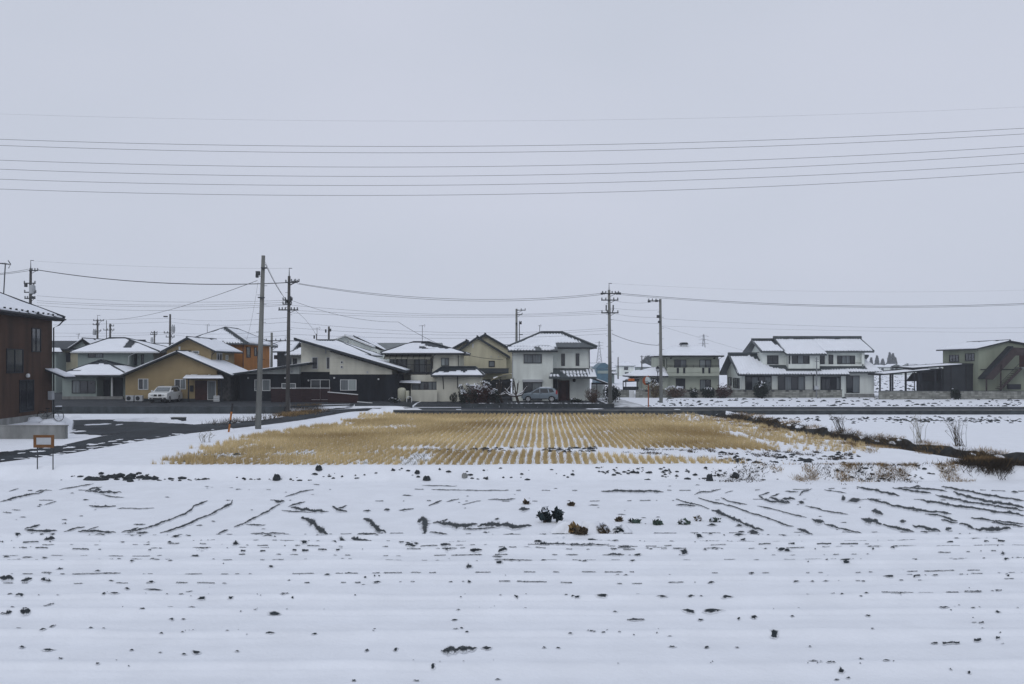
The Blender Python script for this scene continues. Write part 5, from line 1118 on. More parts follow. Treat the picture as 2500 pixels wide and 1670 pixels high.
def wheel(t, x_, y_, r, s):
    w = MB(); n = 20
    for k in range(1): w.tube([(x_, y_-s*.10, r), (x_, y_+s*.10, r)], r, n)
    ty = w.build('wheel', 'rubber', t, bevel=.03)
    rim = MB(); rim.tube([(x_, y_+s*.101, r), (x_, y_+s*.112, r)], r*.66, 18); ro = rim.build('rim', 'alloy', ty)
    for k in range(5):
        a = 2*math.pi*k/5+.3; c_ = (x_+r*.40*math.cos(a), r+r*.40*math.sin(a)); q = r*.15
        MB().prism([(c_[0]+q*math.cos(j*math.pi/3), y_+s*.113, c_[1]+q*math.sin(j*math.pi/3)) for j in range(6)], (0, s*.006, 0)).build('spoke_gap', 'rubber', ty)
def slab(t, name, m, pts, off):
    """thin panel on a set of points pushed by off"""
    MB().prism(pts, off).build(name, m, t)
def arch(cx, r, z0, n=6): return [(cx+r*math.cos(math.pi*k/n), max(z0, .30+r*math.sin(math.pi*k/n))) for k in range(n+1)]
# silver-blue compact SUV, nose to the left
cy_ = 88.6; L_ = 3.75; W_ = 1.62; H_ = 1.50
fx, rx = 1.18, -1.22
outl = [(1.86, .42), (1.88, .60), (1.80, .76), (1.62, .84), (.98, .97), (.30, 1.37), (.05, 1.46), (-.60, 1.50), (-1.30, 1.46), (-1.56, 1.36), (-1.78, 1.00), (-1.86, .92), (-1.88, .5), (-1.84, .32)]
outl += [(rx-.36, .30)]+[(rx-.36*math.cos(math.pi*k/6), .30+.36*math.sin(math.pi*k/6)) for k in range(1, 6)]+[(rx+.36, .30)]
outl += [(fx-.36, .28)]+[(fx-.36*math.cos(math.pi*k/6), .30+.36*math.sin(math.pi*k/6)) for k in range(1, 6)]+[(fx+.36, .30)]
wn = [[(.84, .95), (.32, 1.28), (.02, 1.36), (.02, .94)], [(-.05, .94), (-.05, 1.37), (-.80, 1.38), (-.90, .95)], [(-1.0, .97), (-.88, 1.38), (-1.30, 1.34), (-1.50, 1.02)]]
xc_ = X(1317, cy_)
sc, hw = car('parked_car', 'silver blue compact car parked in front of the white house', (xc_, cy_, hz(xc_, cy_)+.04), math.pi, L_, W_, H_, 'car_silver', outl, wn)
for x_ in (fx, rx):
    for s in (-1, 1): wheel(sc, x_, s*.70, .31, s)
for s in (-1, 1):
    slab(sc, 'tail_lamp', 'redlamp', [(-1.80, s*.80, .82), (-1.62, s*.80, .82), (-1.66, s*.73, 1.2), (-1.76, s*.73, 1.2)], (-.03, s*.02, 0))
    slab(sc, 'headlamp', 'lamp', [(1.84, s*.40, .66), (1.80, s*.74, .66), (1.72, s*.74, .82), (1.78, s*.40, .80)], (.05, 0, .01))
    MB().box(.66, .80, s*.82, s*.98, .98, 1.12).build('door_mirror', 'car_silver', sc, bevel=.03)
    MB().box(-.20, -.02, s*.82, s*.84, .86, .89).build('door_handle', 'trim', sc); MB().box(.70, .88, s*.82, s*.84, .84, .87).build('door_handle', 'trim', sc)
    for x_ in (0.0, -.94): MB().box(x_-.006, x_+.006, s*.808, s*.815, .40, .97).build('door_seam', 'trim', sc)
    MB().box(-.82, .80, s*.80, s*.825, .30, .38).build('sill', 'trim', sc)
slab(sc, 'windscreen', 'glass', [(.96, -.62, .985), (.96, .62, .985), (.32, .58, 1.36), (.32, -.58, 1.36)], (.02, 0, .02))
slab(sc, 'rear_window', 'glass', [(-1.77, -.60, 1.02), (-1.77, .60, 1.02), (-1.58, .55, 1.34), (-1.58, -.55, 1.34)], (-.02, 0, .01))
mb = MB(); mb.box(-1.25, .0, -.5, .5, 1.475, 1.52); mb.build('snow_on_roof', 'snow', sc, bevel=.02)
# white SUV, nose towards the field
wy = 84.6; L_, W_, H_ = 4.3, 1.8, 1.6
fx, rx = 1.33, -1.32
outl = [(2.12, .40), (2.15, .60), (2.10, .86), (1.95, .96), (1.02, 1.08), (.35, 1.50), (.12, 1.57), (-1.30, 1.59), (-1.72, 1.50), (-2.02, 1.08), (-2.12, .92), (-2.14, .5), (-2.08, .30)]
outl += [(rx-.38*math.cos(math.pi*k/6), .30+.38*math.sin(math.pi*k/6)) for k in range(0, 7)]+[(fx-.38*math.cos(math.pi*k/6), .30+.38*math.sin(math.pi*k/6)) for k in range(0, 7)]
wn = [[(.88, 1.06), (.36, 1.42), (.0, 1.48), (.0, 1.04)], [(-.06, 1.04), (-.06, 1.48), (-.92, 1.49), (-1.02, 1.05)], [(-1.08, 1.06), (-.98, 1.49), (-1.40, 1.46), (-1.66, 1.14)]]
xc_ = X(388, wy)
wc, hw = car('parked_car', 'white sport utility car parked nose out before the beige house', (xc_+.25, wy+1.0, hz(xc_, wy+1)+.035), math.radians(-88), L_, W_, H_, 'car_white', outl, wn)
for x_ in (fx, rx):
    for s in (-1, 1): wheel(wc, x_, s*.79, .33, s)
slab(wc, 'windscreen', 'curtain', [(1.0, -.70, 1.11), (1.0, .70, 1.11), (.42, .64, 1.47), (.42, -.64, 1.47)], (.02, 0, .025))
slab(wc, 'rear_window', 'glass', [(-2.0, -.66, 1.12), (-2.0, .66, 1.12), (-1.76, .6, 1.46), (-1.76, -.6, 1.46)], (-.02, 0, .01))
for s in (-1, 1):
    slab(wc, 'grille', 'black_paint', [(2.13, s*.06, .66), (2.13, s*.38, .66), (2.10, s*.36, .84), (2.10, s*.08, .84)], (.04, 0, 0))
    slab(wc, 'headlamp', 'lamp', [(2.12, s*.45, .72), (2.02, s*.86, .74), (1.98, s*.86, .88), (2.08, s*.45, .85)], (.05, 0, .01))
    slab(wc, 'lamp_surround', 'black_paint', [(2.125, s*.43, .70), (2.03, s*.87, .72), (2.03, s*.87, .745), (2.125, s*.43, .73)], (.055, 0, 0))
    slab(wc, 'fog_lamp', 'black_paint', [(2.12, s*.55, .42), (2.08, s*.80, .42), (2.08, s*.80, .52), (2.12, s*.55, .50)], (.05, 0, 0))
    MB().box(.80, .98, s*.90, s*1.08, 1.06, 1.20).build('door_mirror', 'car_white', wc, bevel=.03)
    slab(wc, 'tail_lamp', 'redlamp', [(-2.08, s*.86, .92), (-1.86, s*.90, .95), (-1.86, s*.88, 1.08), (-2.04, s*.82, 1.06)], (-.03, s*.01, 0))
    MB().tube([(.1, s*.66, 1.60), (-1.4, s*.66, 1.62)], .025, 6).build('roof_rail', 'galv', wc)
slab(wc, 'lower_grille', 'black_paint', [(2.13, -.48, .36), (2.13, .48, .36), (2.14, .42, .50), (2.14, -.42, .50)], (.045, 0, 0))
slab(wc, 'number_plate', 'plate', [(2.16, -.17, .50), (2.16, .17, .50), (2.16, .17, .62), (2.16, -.17, .62)], (.035, 0, 0))
# third car half hidden behind the shrubs
ty_ = 90.2; xt_ = X(1160, ty_)
outl3 = [(1.70, .40), (1.72, .66), (1.62, .82), (1.0, 1.0), (.60, 1.58), (.45, 1.66), (-1.45, 1.68), (-1.66, 1.55), (-1.72, .9), (-1.70, .3), (-.9, .28), (.9, .28), (1.6, .3)]
tc_, hw = car('parked_car', 'dark tall car with a snowy roof half hidden behind shrubs by the yellow house', (xt_, ty_-1.5, hz(xt_, ty_)+.04), math.radians(-80), 3.4, 1.48, 1.68, 'car_dark', outl3, [[(.82, 1.02), (.52, 1.52), (.05, 1.55), (.05, 1.02)], [(-.02, 1.02), (-.02, 1.55), (-1.4, 1.55), (-1.5, 1.02)]])
for x_ in (1.1, -1.1):
    for s in (-1, 1): wheel(tc_, x_, s*.66, .28, s)
slab(tc_, 'windscreen', 'curtain', [(.98, -.60, 1.03), (.98, .60, 1.03), (.66, .55, 1.54), (.66, -.55, 1.54)], (.03, 0, .02))
MB().box(-1.4, .5, -.55, .55, 1.665, 1.75).build('snow_on_roof', 'snow', tc_, bevel=.03); MB().box(1.1, 1.6, -.6, .6, .95, 1.02).build('snow_on_bonnet', 'snow', tc_, bevel=.03)
for s in (-1, 1): slab(tc_, 'headlamp', 'lamp', [(1.70, s*.35, .60), (1.66, s*.66, .60), (1.62, s*.66, .78), (1.66, s*.35, .78)], (.05, 0, 0))

# ---------------------------------------------------------------- vegetation
def quad_cloud(P0, size, nrm=None):
    n = len(P0); a = rng.normal(size=(n, 3)); a /= np.linalg.norm(a, axis=1)[:, None]; b = rng.normal(size=(n, 3)); b -= a*(a*b).sum(1)[:, None]; b /= np.linalg.norm(b, axis=1)[:, None]
    s = size*rng.uniform(.6, 1.4, (n, 1)); V = np.stack([P0-a*s, P0+b*s*.55, P0+a*s, P0-b*s*.55], 1).reshape(-1, 3); return V, np.arange(4*n).reshape(-1, 4)
def local_np(name, V, Fa, m, parent):
    og = ORG[parent.name]; return mesh_np(name, np.asarray(V)-np.array(og), Fa, m, parent)
def bush(name, label, cat, x_, y_, rx, ry, rz, m='leaf', n=900, size=.09, snow=.25, stems=5, z=None, grp=None, twiggy=False, lobes=7):
    z = hz(x_, y_) if z is None else z; t = thing(name, label, cat, (x_, y_, z), grp)
    lc = np.stack([rng.uniform(-.55, .55, lobes)*rx, rng.uniform(-.5, .5, lobes)*ry, rng.uniform(.35, .75, lobes)*rz], -1); lr = rng.uniform(.38, .62, lobes)
    k = rng.integers(0, lobes, n); d = rng.normal(size=(n, 3)); d /= np.linalg.norm(d, axis=1)[:, None]; rad = rng.uniform(.35, 1, n)**.5
    p = lc[k]+d*rad[:, None]*lr[k][:, None]*np.array([rx, ry, rz]); p = p[p[:, 2] > .03]+np.array([x_, y_, z])
    local_np('foliage', *quad_cloud(p, size), m, t)
    mb = MB()
    for i in range(stems):
        e = lc[i % lobes]; mb.tube([(x_+e[0]*.2, y_+e[1]*.2, z-.05), (x_+e[0]*.6, y_+e[1]*.6, z+e[2]*.6), (x_+e[0], y_+e[1], z+e[2]*1.25)], [.035, .022, .008], 5)
    if twiggy:
        for i in range(70):
            a = R(0, 6.28); q = R(.2, 1); mb.tube([(x_+R(-.2, .2)*rx, y_, z), (x_+math.cos(a)*rx*q*.6, y_+math.sin(a)*ry*q*.6, z+rz*R(.5, .8)), (x_+math.cos(a)*rx*q, y_+math.sin(a)*ry*q, z+rz*R(.75, 1.05))], [.012, .009, .004], 3)
    mb.build('stems', 'bark' if not twiggy else 'twig', t)
    if snow:
        kk = rng.integers(0, lobes, int(n*snow*.6)); d2 = rng.normal(size=(len(kk), 3)); d2[:, 2] = np.abs(d2[:, 2])+.9; d2 /= np.linalg.norm(d2, axis=1)[:, None]
        q = lc[kk]+d2*lr[kk][:, None]*np.array([rx, ry, rz])*1.02+np.array([x_, y_, z]); q = q[vn(q[:, 0]*2.3, q[:, 2]*3+q[:, 1]) > .56]
        if len(q): V, Fa = quad_cloud(q, size*1.15); local_np('snow_flecks', V, Fa, 'snow', t)
    return t
def B(px, py, y): return X(px, y)
bush('shrub', 'rounded dark clipped shrub with snow flecks before the traditional house', 'shrub', X(1860, 100), 100, 1.35, .9, 1.65, 'leaf', 1500, .09, .10, z=.5)
bush('shrub', 'low russet shrub left of the traditional house gable wall', 'shrub', X(1770, 100), 100, 1.1, .7, 1.35, 'redleaf', 900, .08, .18, z=.5)
bush('shrub', 'low dark snow dusted hedge clump under the pale green house window', 'shrub', X(1728, 100.3), 100.3, 1.2, .7, 1.15, 'leaf', 900, .09, .3, z=.5)
bush('shrub', 'snow laden brown shrub right of the verge pole', 'shrub', X(1648, 100.5), 100.5, 1.3, .7, 1.05, 'twig', 900, .08, .7, z=.5, twiggy=True)
bush('shrub', 'small round snow topped shrub between the hedge clumps', 'shrub', X(1691, 100.3), 100.3, .55, .5, 1.1, 'leaf', 500, .08, .35, z=.5)
bush('shrub', 'twiggy grey green shrub between the mirror and the verge pole', 'shrub', X(1598, 100.8), 100.8, 1.1, .7, 1.6, 'greystraw', 1000, .07, .2, z=.5, twiggy=True)
bush('shrub', 'low twiggy snow dusted shrub beside the mirror pole', 'shrub', X(1570, 101.5), 101.5, .7, .5, .9, 'twig', 500, .07, .4, z=.5, twiggy=True)
bush('shrub', 'brown twiggy rounded bush right of the dark red door', 'shrub', X(1450, 86.5), 86.5, 1.15, .9, 1.35, 'twig', 900, .06, .05, z=.5, twiggy=True)
bush('hedge', 'dark snow topped box hedge behind the lane corner pole', 'hedge', X(1491, 88), 88, 1.0, 1.2, 1.65, 'leaf', 1600, .09, .22, z=.45, lobes=10)
bush('shrub', 'low dark plant by the dark red door step', 'shrub', X(1408, 86), 86, .8, .4, .45, 'leaf', 350, .08, .08, z=.5)
bush('shrub', 'dark round shrub with a thick snow cap by the yellow house', 'shrub', X(1133, 85.5), 85.5, .62, .6, 1.55, 'leaf', 900, .09, .35, z=.5)
bush('shrub', 'spreading russet bush with scattered snow before the dark tall car', 'shrub', X(1175, 84.8), 84.8, 1.6, .8, 1.75, 'redleaf', 1700, .085, .35, z=.5, lobes=11, twiggy=True)
bush('shrub', 'snow dusted pale bush between the capped shrub and russet bush', 'shrub', X(1152, 84.6), 84.6, .7, .5, 1.1, 'leaf', 700, .08, .8, z=.5, twiggy=True)
bush('shrub', 'dark bush beside the shed wall right of the russet bush', 'shrub', X(1205, 85), 85, .7, .6, 1.25, 'leaf', 700, .08, .3, z=.5)
bush('shrub', 'small dark potted plants by the yellow house wall', 'shrub', X(1106, 87.5), 87.5, .45, .4, .9, 'leaf', 400, .07, .1, z=.5)
bush('shrub', 'dark ivy covered gate pillar in the gap between the right block walls', 'shrub', X(2333, 96.2), 96.2, .62, .3, 1.15, 'leaf', 700, .08, .05, z=.45)
bush('shrub', 'low snowy weeds at the foot of the black and white house', 'shrub', X(965, 83.5), 83.5, .7, .3, .45, 'leaf', 300, .07, .4, z=.62)

def pruned_tree(px, y, label):
    x_ = X(px, y); z = hz(x_, y); t = thing('pruned_tree', label, 'tree', (x_, y, z)); mb = MB(); sn = MB(); tips = []
    mb.tube([(x_+.2, y, z-.1), (x_+.05, y, z+.45), (x_-.1, y, z+.85)], [.16, .13, .11], 8)
    mb.build('trunk', 'bark', t, smooth=True); lm = MB()
    for a, ln_, up in ((-1.0, 1.3, .55), (-.6, .8, 1.0), (.3, .9, 1.1), (.9, 1.4, .75), (1.0, 1.0, .25), (-.2, .5, 1.35), (-1.1, 1.0, .15)):
        e0 = Vector((x_-.1, y, z+.75)); e1 = e0+Vector((a*ln_*.55, R(-.3, .3), up*.55)); e2 = e1+Vector((a*ln_*.30+R(-.15, .15), R(-.2, .2), up*.5+.15))
        lm.tube([e0, e1, e2], [.09, .07, .085], 6); tips.append(e2)
        sn.tube([e0+Vector((0, 0, .09)), e1+Vector((0, 0, .075)), e2+Vector((0, 0, .08))], [.03, .05, .03], 5)
        for k in range(5): lm.tube([e2, e2+Vector((R(-.25, .25), R(-.2, .2), R(.15, .42)))], [.02, .006], 4)
    lm.build('limbs', 'bark', t); sn.build('snow_lines', 'snow', t)
pruned_tree(1262, 85.0, 'heavily pruned dark tree with snow lined stub limbs beside the silver car')
pruned_tree(1222, 86.5, 'second pruned dark trunk with short snowy stubs left of the silver car')

def conifer(label, px, pyb, pyt, y, w):
    x_ = X(px, y); zb_, zt_ = Z(pyb, y), Z(pyt, y); zb_ = .4; t = thing('conifer_tree', label, 'tree', (x_, y, zb_), 'far conifers behind the traditional house')
    MB().tube([(x_, y, zb_-.2), (x_, y, zt_-.5)], [.3, .05], 6).build('trunk', 'bark', t); V = []
    n = 1300; q = rng.uniform(0.02, 1, n)**1.2; a = rng.uniform(0, 6.28, n); ww = w*y/F/2
    rad = ww*(1-q**1.1)*(.75+.5*vn(q*9+px, a*0+px))*rng.uniform(.3, 1, n)**.5+.1
    p = np.stack([x_+rad*np.cos(a), y+rad*np.sin(a), zb_+1+(zt_-zb_-1)*q-rad*.25], -1); local_np('crown', *quad_cloud(p, .7), 'conifer', t)
conifer('tallest far conifer of the pair behind the traditional house', 2172, 893, 861, 600, 22)
conifer('far conifer joined to the tallest one', 2180, 893, 863, 603, 20)
conifer('far pointed conifer standing left of the tall pair', 2141, 893, 869, 596, 18)
conifer('small far conifer left of the pointed one', 2127, 893, 874, 600, 12)
conifer('low far conifer between the pointed one and the tall pair', 2155, 893, 877, 605, 20)
conifer('low far conifer right of the tall pair', 2186, 893, 874, 598, 14)
def bare_tree(label, px, pyt, y, w, zb_=.4, m='conifer', name='bare_tree'):
    x_ = X(px, y); zt_ = Z(pyt, y); t = thing(name, label, 'tree', (x_, y, zb_)); ww = w*y/F/2; mb = MB()
    mb.tube([(x_, y, zb_-.2), (x_, y, zb_+(zt_-zb_)*.5)], [.25, .12], 6); mb.build('trunk', 'bark', t); lb = MB()
    for k in range(60):
        a = R(0, 6.28); q = R(.25, 1); e = (x_+ww*math.cos(a)*R(.3, 1), y+ww*math.sin(a)*R(.3, 1), zb_+(zt_-zb_)*R(.55, 1)); s0 = (x_, y, zb_+(zt_-zb_)*R(.2, .5))
        lb.tube([s0, ((s0[0]+e[0])/2+R(-.2, .2), (s0[1]+e[1])/2, (s0[2]+e[2])/2+.2), e], [.06, .04, .015], 4)
    lb.build('limbs', 'bark', t)
    n = 900; d = rng.normal(size=(n, 3)); d /= np.linalg.norm(d, axis=1)[:, None]; rr_ = rng.uniform(.2, 1, n)**.5*(.7+.5*vn(d[:, 0]*2+px, d[:, 2]*2))
    p = np.array([x_, y, zb_+(zt_-zb_)*.62])+d*rr_[:, None]*np.array([ww, ww, (zt_-zb_)*.40]); local_np('crown', *quad_cloud(p, .42), m, t)
bare_tree('hazy far tree behind the low grey house beyond the lane', 1588, 864, 420, 34)
bare_tree('smaller hazy far tree right of the far small white house', 1575, 874, 430, 22)

# ---------------------------------------------------------------- grass, stubble
def blades(name, pts, hgt, lean, wid, m, label=None, cat=None, n_per=1, spread=.05, bias=(0, 0)):
    pts = np.repeat(np.asarray(pts), n_per, 0); n = len(pts)
    base = pts+np.stack([rng.normal(0, spread, n), rng.normal(0, spread, n), np.zeros(n)], -1); base[:, 2] = h(base[:, 0], base[:, 1])-.02
    a = rng.uniform(0, 6.28, n); w = wid*rng.uniform(.6, 1.3, n); H = (hgt[0]+(hgt[1]-hgt[0])*rng.random(n))
    side = np.stack([np.cos(a), np.sin(a)*.5, 0*a], -1)*w[:, None]
    off = np.stack([rng.normal(bias[0], lean, n)*H, rng.normal(bias[1], lean, n)*H, H], -1)
    V = np.stack([base-side, base+side, base+off*.98+side*.35], 1).reshape(-1, 3); o = mesh_np(name, V, np.arange(3*n).reshape(-1, 3), m)
    if label: tag(o, label, cat, kind='stuff')
    return o
rows = []; xd = .038
for i in range(-60, 62):
    xs_ = i*.36; yy = np.arange(37.1, 74.2, .17); yy = yy+rng.normal(0, .03, len(yy)); xx = xs_+xd*(yy-37)*1.0+.012*np.sin(yy*.9+i*.15)+.03*np.sin(yy*.17)+rng.normal(0, .022, len(yy)); rows.append(np.stack([xx, yy], -1))
rp = np.concatenate(rows)
px_ = CX+rp[:, 0]*F/rp[:, 1]; py_a = HZ+CH*F/rp[:, 1]
left = np.interp(py_a, [1015, 1030, 1060, 1090, 1110, 1137], [930, 850, 650, 520, 450, 395])+45*fbm(rp[:, 0]*.9, rp[:, 1]*.9, 4)*4
right = np.interp(py_a, [1010, 1018, 1035, 1055, 1075, 1100, 1137], [1650, 1710, 1830, 1940, 2050, 2150, 1800])+25*fbm(rp[:, 0]*.6+40, rp[:, 1]*.6)*4
ok = (px_ > left) & (px_ < right)
# thin snowy strip where the harvester turned, wider to the right
gapc = np.interp(px_, [900, 1050, 1300, 1600, 1900, 2100], [1099, 1097, 1100, 1106, 1114, 1122]); gapw = np.interp(px_, [900, 1000, 1300, 1500, 1800, 2050], [-4, 4, 6.5, 11, 14, 16])
gap = np.abs(py_a-gapc) < gapw+5*fbm(rp[:, 0]*1.1+7, rp[:, 1]*1.1)*3
thin = (vn(rp[:, 0]*.9+3, rp[:, 1]*.9) < np.interp(py_a, [1090, 1110, 1137], [.0, .42, .25])) & (px_ < 1050)
wear = vn(rp[:, 0]*.5+11, rp[:, 1]*.22+3) < .16
ok &= ~gap & ~thin & ~(wear & (rng.random(len(ok)) < .8)) & (rng.random(len(ok)) > np.clip((px_-right+260)/300, .03, .75))
sp_ = rp[ok]; sp_ = np.concatenate([sp_, np.zeros((len(sp_), 1))], 1)
blades('rice_stubble', sp_, (.15, .32), .2, .013, 'straw', 'rows of cut golden rice stubble standing in the snowy field', 'stubble', 16, .044)
lo = sp_[rng.random(len(sp_)) < .35]; blades('fallen_straw', lo, (.05, .14), 1.3, .012, 'straw', 'loose fallen straw among the stubble rows', 'straw', 5, .10)
# dark wet clumps in the turning strip and front left corner
gp_ = rp[gap & (px_ > 1020) & (px_ < 2080)]; gp_ = gp_[(vn(gp_[:, 0]*1.6+5, gp_[:, 1]*1.6) > .70)]
gp_ = np.concatenate([gp_, np.zeros((len(gp_), 1))], 1); blades('grey_stubble', gp_, (.05, .16), .9, .02, 'deadgrass', 'flattened dark stubble in the bare strip of the rice field', 'stubble', 12, .10)
g2 = rp[thin & (px_ > left-20)]; g2 = np.concatenate([g2, np.zeros((len(g2), 1))], 1); blades('weathered_stubble', g2, (.05, .18), .7, .012, 'greystraw', 'thin weathered stubble at the snowy corner of the rice field', 'stubble', 6, .08)

def strip(n, pxs, pys, jx=0, jy=0):
    q = rng.random(n); return [(np.interp(v, np.linspace(0, 1, len(pxs)), pxs)+rng.normal(0, jx), np.interp(v, np.linspace(0, 1, len(pys)), pys)+rng.normal(0, jy)) for v in q]
def world_pts(n, ya, yb, fx_, jx):
    y_ = rng.uniform(ya, yb, n); x_ = fx_(y_)+rng.normal(0, 1, n)*jx; return np.stack([x_, y_, 0*y_], -1)
def clump(p, f, th): return p[vn(p[:, 0]*f+2, p[:, 1]*f+9) > th]
p = clump(world_pts(4200, 37.5, 74, lambda y: ditch_x(y)+.70, .16), 1.1, .45); blades('ditch_grass', p, (.08, .34), .6, .012, 'deadgrass', 'dark dead grass hanging over the far edge of the ditch', 'grass', 3, .07)
p = clump(world_pts(3200, 38, 74, lambda y: ditch_x(y)-.65, .18), 1.0, .48); blades('ditch_grass', p, (.06, .26), .6, .012, 'deadgrass', 'dark dead grass lining the near edge of the ditch', 'grass', 3, .07)
p = clump(world_pts(2600, 38, 72, lambda y: ditch_x(y)+.9, .3), 1.2, .52); blades('ditch_grass', p, (.08, .3), .7, .012, 'drygrass', 'tawny dry grass along the far shoulder of the ditch', 'grass', 3, .07)
p = clump(world_pts(6500, 37.5, 70, lambda y: ditch_x(y)-2.2, .6), 1.3, .60); blades('bund_grass', p, (.06, .22), .8, .012, 'drygrass', 'russet dry grass tufts poking through snow on the field bund', 'grass', 4, .07, (-.5, -.3))
p = clump(np.stack([rng.uniform(10, 19.5, 2400), rng.normal(36.0, .4, 2400), np.zeros(2400)], -1), 1.6, .60); blades('bank_grass', p, (.08, .20), .9, .013, 'drygrass', 'tufts of dry grass on the snowy bank of the near field', 'grass', 4, .08, (-.2, -.5))
p = clump(np.stack([rng.uniform(8.5, 18, 600), rng.normal(35.9, .45, 600), np.zeros(600)], -1), 1.2, .50); blades('bank_grass', p, (.06, .16), .9, .022, 'deadgrass', 'dark flattened clumps on the snowy bank of the near field', 'grass', 4, .08, (0, -.4))
mb = MB()
for k in range(60):
    q = R(39, 74); x_ = float(ditch_x(q))+R(.7, 1.4); blob_mesh(mb, x_, q, R(.08, .3), R(.15, .6), .04, 9, R(0, 90))
o = mb.build('ditch_snow', 'snow', smooth=True); tag(o, 'scraps of snow clinging to the dark shoulder of the ditch', 'snow', kind='stuff')
# tall weedy clump at the right end of the bank
p = clump(np.stack([rng.normal(21.2, 1.0, 2200), rng.normal(36.5, .32, 2200), np.zeros(2200)], -1), 1.3, .42); blades('bank_weeds', p, (.14, .38), .7, .018, 'deadgrass', 'thick dark overhanging weeds at the right end of the bank', 'weeds', 3, .08, (-.1, -.5))
p = clump(np.stack([rng.normal(20.4, .6, 500), rng.normal(37.0, .25, 500), np.zeros(500)], -1), .8, .3); blades('bank_weeds', p, (.2, .45), .5, .016, 'drygrass', 'brown grass crest above the dark weeds of the bank', 'weeds', 3, .08, (-.1, -.4))
# verge weeds left of the poles, by the lane
vp = [hit(a, b) for a, b in strip(260, [520, 620, 700, 760, 790], [1036, 1027, 1012, 1006, 1005], 12, 3)]; vp = np.array([(a, b, 0) for a, b in vp]); blades('verge_weeds', vp, (.1, .5), .45, .016, 'deadgrass', 'dry brown weeds on the snowy verge beside the left lane', 'weeds', 7, .1)
vp = [hit(a, b) for a, b in strip(500, [690, 735, 782], [1015, 1009, 1002], 10, 2.5)]; vp = np.array([(a, b, 0) for a, b in vp]); blades('verge_weeds', vp, (.1, .35), .6, .018, 'drygrass', 'rusty dry grass mound at the foot of the dark brown pole', 'weeds', 8, .1)

def tall_weed(label, px, py, hgt, lean, n=16):
    x_, y_ = hit(px, py); z = hz(x_, y_); t = thing('dry_weed', label, 'weed', (x_, y_, z)); mb = MB()
    for k in range(n):
        b = (x_+R(-.25, .25), y_+R(-.2, .2), z-.05); H_ = hgt*R(.5, 1); e = (b[0]+(lean+R(-.45, .45))*H_, b[1]+R(-.3, .3), z+H_)
        m_ = ((b[0]*.55+e[0]*.45)-.05, (b[1]+e[1])/2, z+H_*.62); mb.tube([b, m_, e], [.011, .008, .004], 4)
        for j in range(5):
            q = R(.4, 1); s = Vector(m_).lerp(Vector(e), q); mb.tube([s, s+Vector((R(-.22, .22), R(-.1, .1), R(.02, .22)))], [.005, .003], 3)
    mb.build('stems', 'greystraw' if n < 20 else 'deadgrass', t)
tall_weed('wispy dry weed clump leaning beside the ditch', 2055, 1056, 1.2, -.25, 26)
tall_weed('thin tall dry weed with feathery tips right of the wispy clump', 2245, 1080, 1.5, -.1, 14)
tall_weed('broad dry weed bent over the ditch near the right end', 2345, 1090, 1.4, -.3, 28)
tall_weed('small withered weed in the snow below the striped stake', 505, 1080, .5, .2, 12)

# ---------------------------------------------------------------- bare soil in the near field
K1, K2, K3 = (0, 1120), (800, 1120), (1650, 1120); KS = 2348/850.
soilV = []; soilF = []; soilB = []
def gpt(px, py):                                         # near field point
    y_ = (CH-FZ)*F/(py-HZ)
    if y_ > 35.2: y_ = 35.2
    return (px-CX)*y_/F, y_
def soil_strip(org, pl, w, dash=0.0):
    pl = np.array(pl, float)/KS+np.array(org); d = np.hypot(*np.diff(pl, axis=0).T).sum(); n = max(6, int(d/1.3)); q = resample(pl, n)
    s0 = rng.uniform(0, 200); ii = np.arange(n); end = np.minimum(ii, n-1-ii)/(n*.5); taper = np.clip(np.minimum(ii, n-1-ii)/min(14, n*.35)+.12, 0, 1)**.7
    hwid = 1.4*w/KS/2*taper*(.55+.95*vn(ii*.19+s0, ii*0+1.3)); off = (vn(ii*.13+s0, ii*0+7)-.5)*w/KS*.5
    keepm = vn(ii*.085+s0+60, ii*0+3) > dash
    tg = np.gradient(q, axis=0); tl = np.hypot(tg[:, 0], tg[:, 1])[:, None]+1e-6; nrm = np.stack([-tg[:, 1], tg[:, 0]], -1)/tl
    prev = None
    for k in range(n):
        if not keepm[k] or hwid[k] < .05: prev = None; continue
        c = q[k]+nrm[k]*off[k]; ju, jl = hwid[k]*R(.7, 1.2), hwid[k]*R(.7, 1.2); row = []
        for f_, up in ((-1, .010), (-.45, .014), (.2, .018), (1, .010)):
            pp = c+nrm[k]*f_*(jl if f_ > 0 else ju); gx_, gy_ = gpt(*pp); row.append((gx_, gy_, up))
        b0 = len(soilV); soilV.extend(row); soilB.extend([0, 1, 1, 0])
        if prev is not None:
            for a in range(3): soilF.append((prev+a, prev+a+1, b0+a+1, b0+a))
        prev = b0
def soil_blob(px, py, w, hh, up=.03, n=11):
    cx_, cy_ = gpt(px, py); b0 = len(soilV); s0 = R(0, 90); ring = []
    for i in range(n):
        a = 6.2832*i/n; k = (.5+.9*float(vn(np.array([s0+1.6*math.cos(a)]), np.array([s0+1.6*math.sin(a)]))[0]))*R(.65, 1.2); gx_, gy_ = gpt(px+w*.68*k*math.cos(a), py-hh*.68*k*math.sin(a)); ring.append((gx_, gy_))
    up = min(up, .018); soilV.extend([(a, b, .010) for a, b in ring]); soilV.extend([(cx_+(a-cx_)*.5, cy_+(b-cy_)*.5, up*R(.8, 1.1)) for a, b in ring]); soilV.append((cx_, cy_, up)); soilB.extend([0]*n+[1]*n+[1])
    for i in range(n):
        j = (i+1) % n; soilF.append((b0+i, b0+j, b0+n+j, b0+n+i)); soilF.append((b0+n+i, b0+n+j, b0+2*n, b0+2*n))
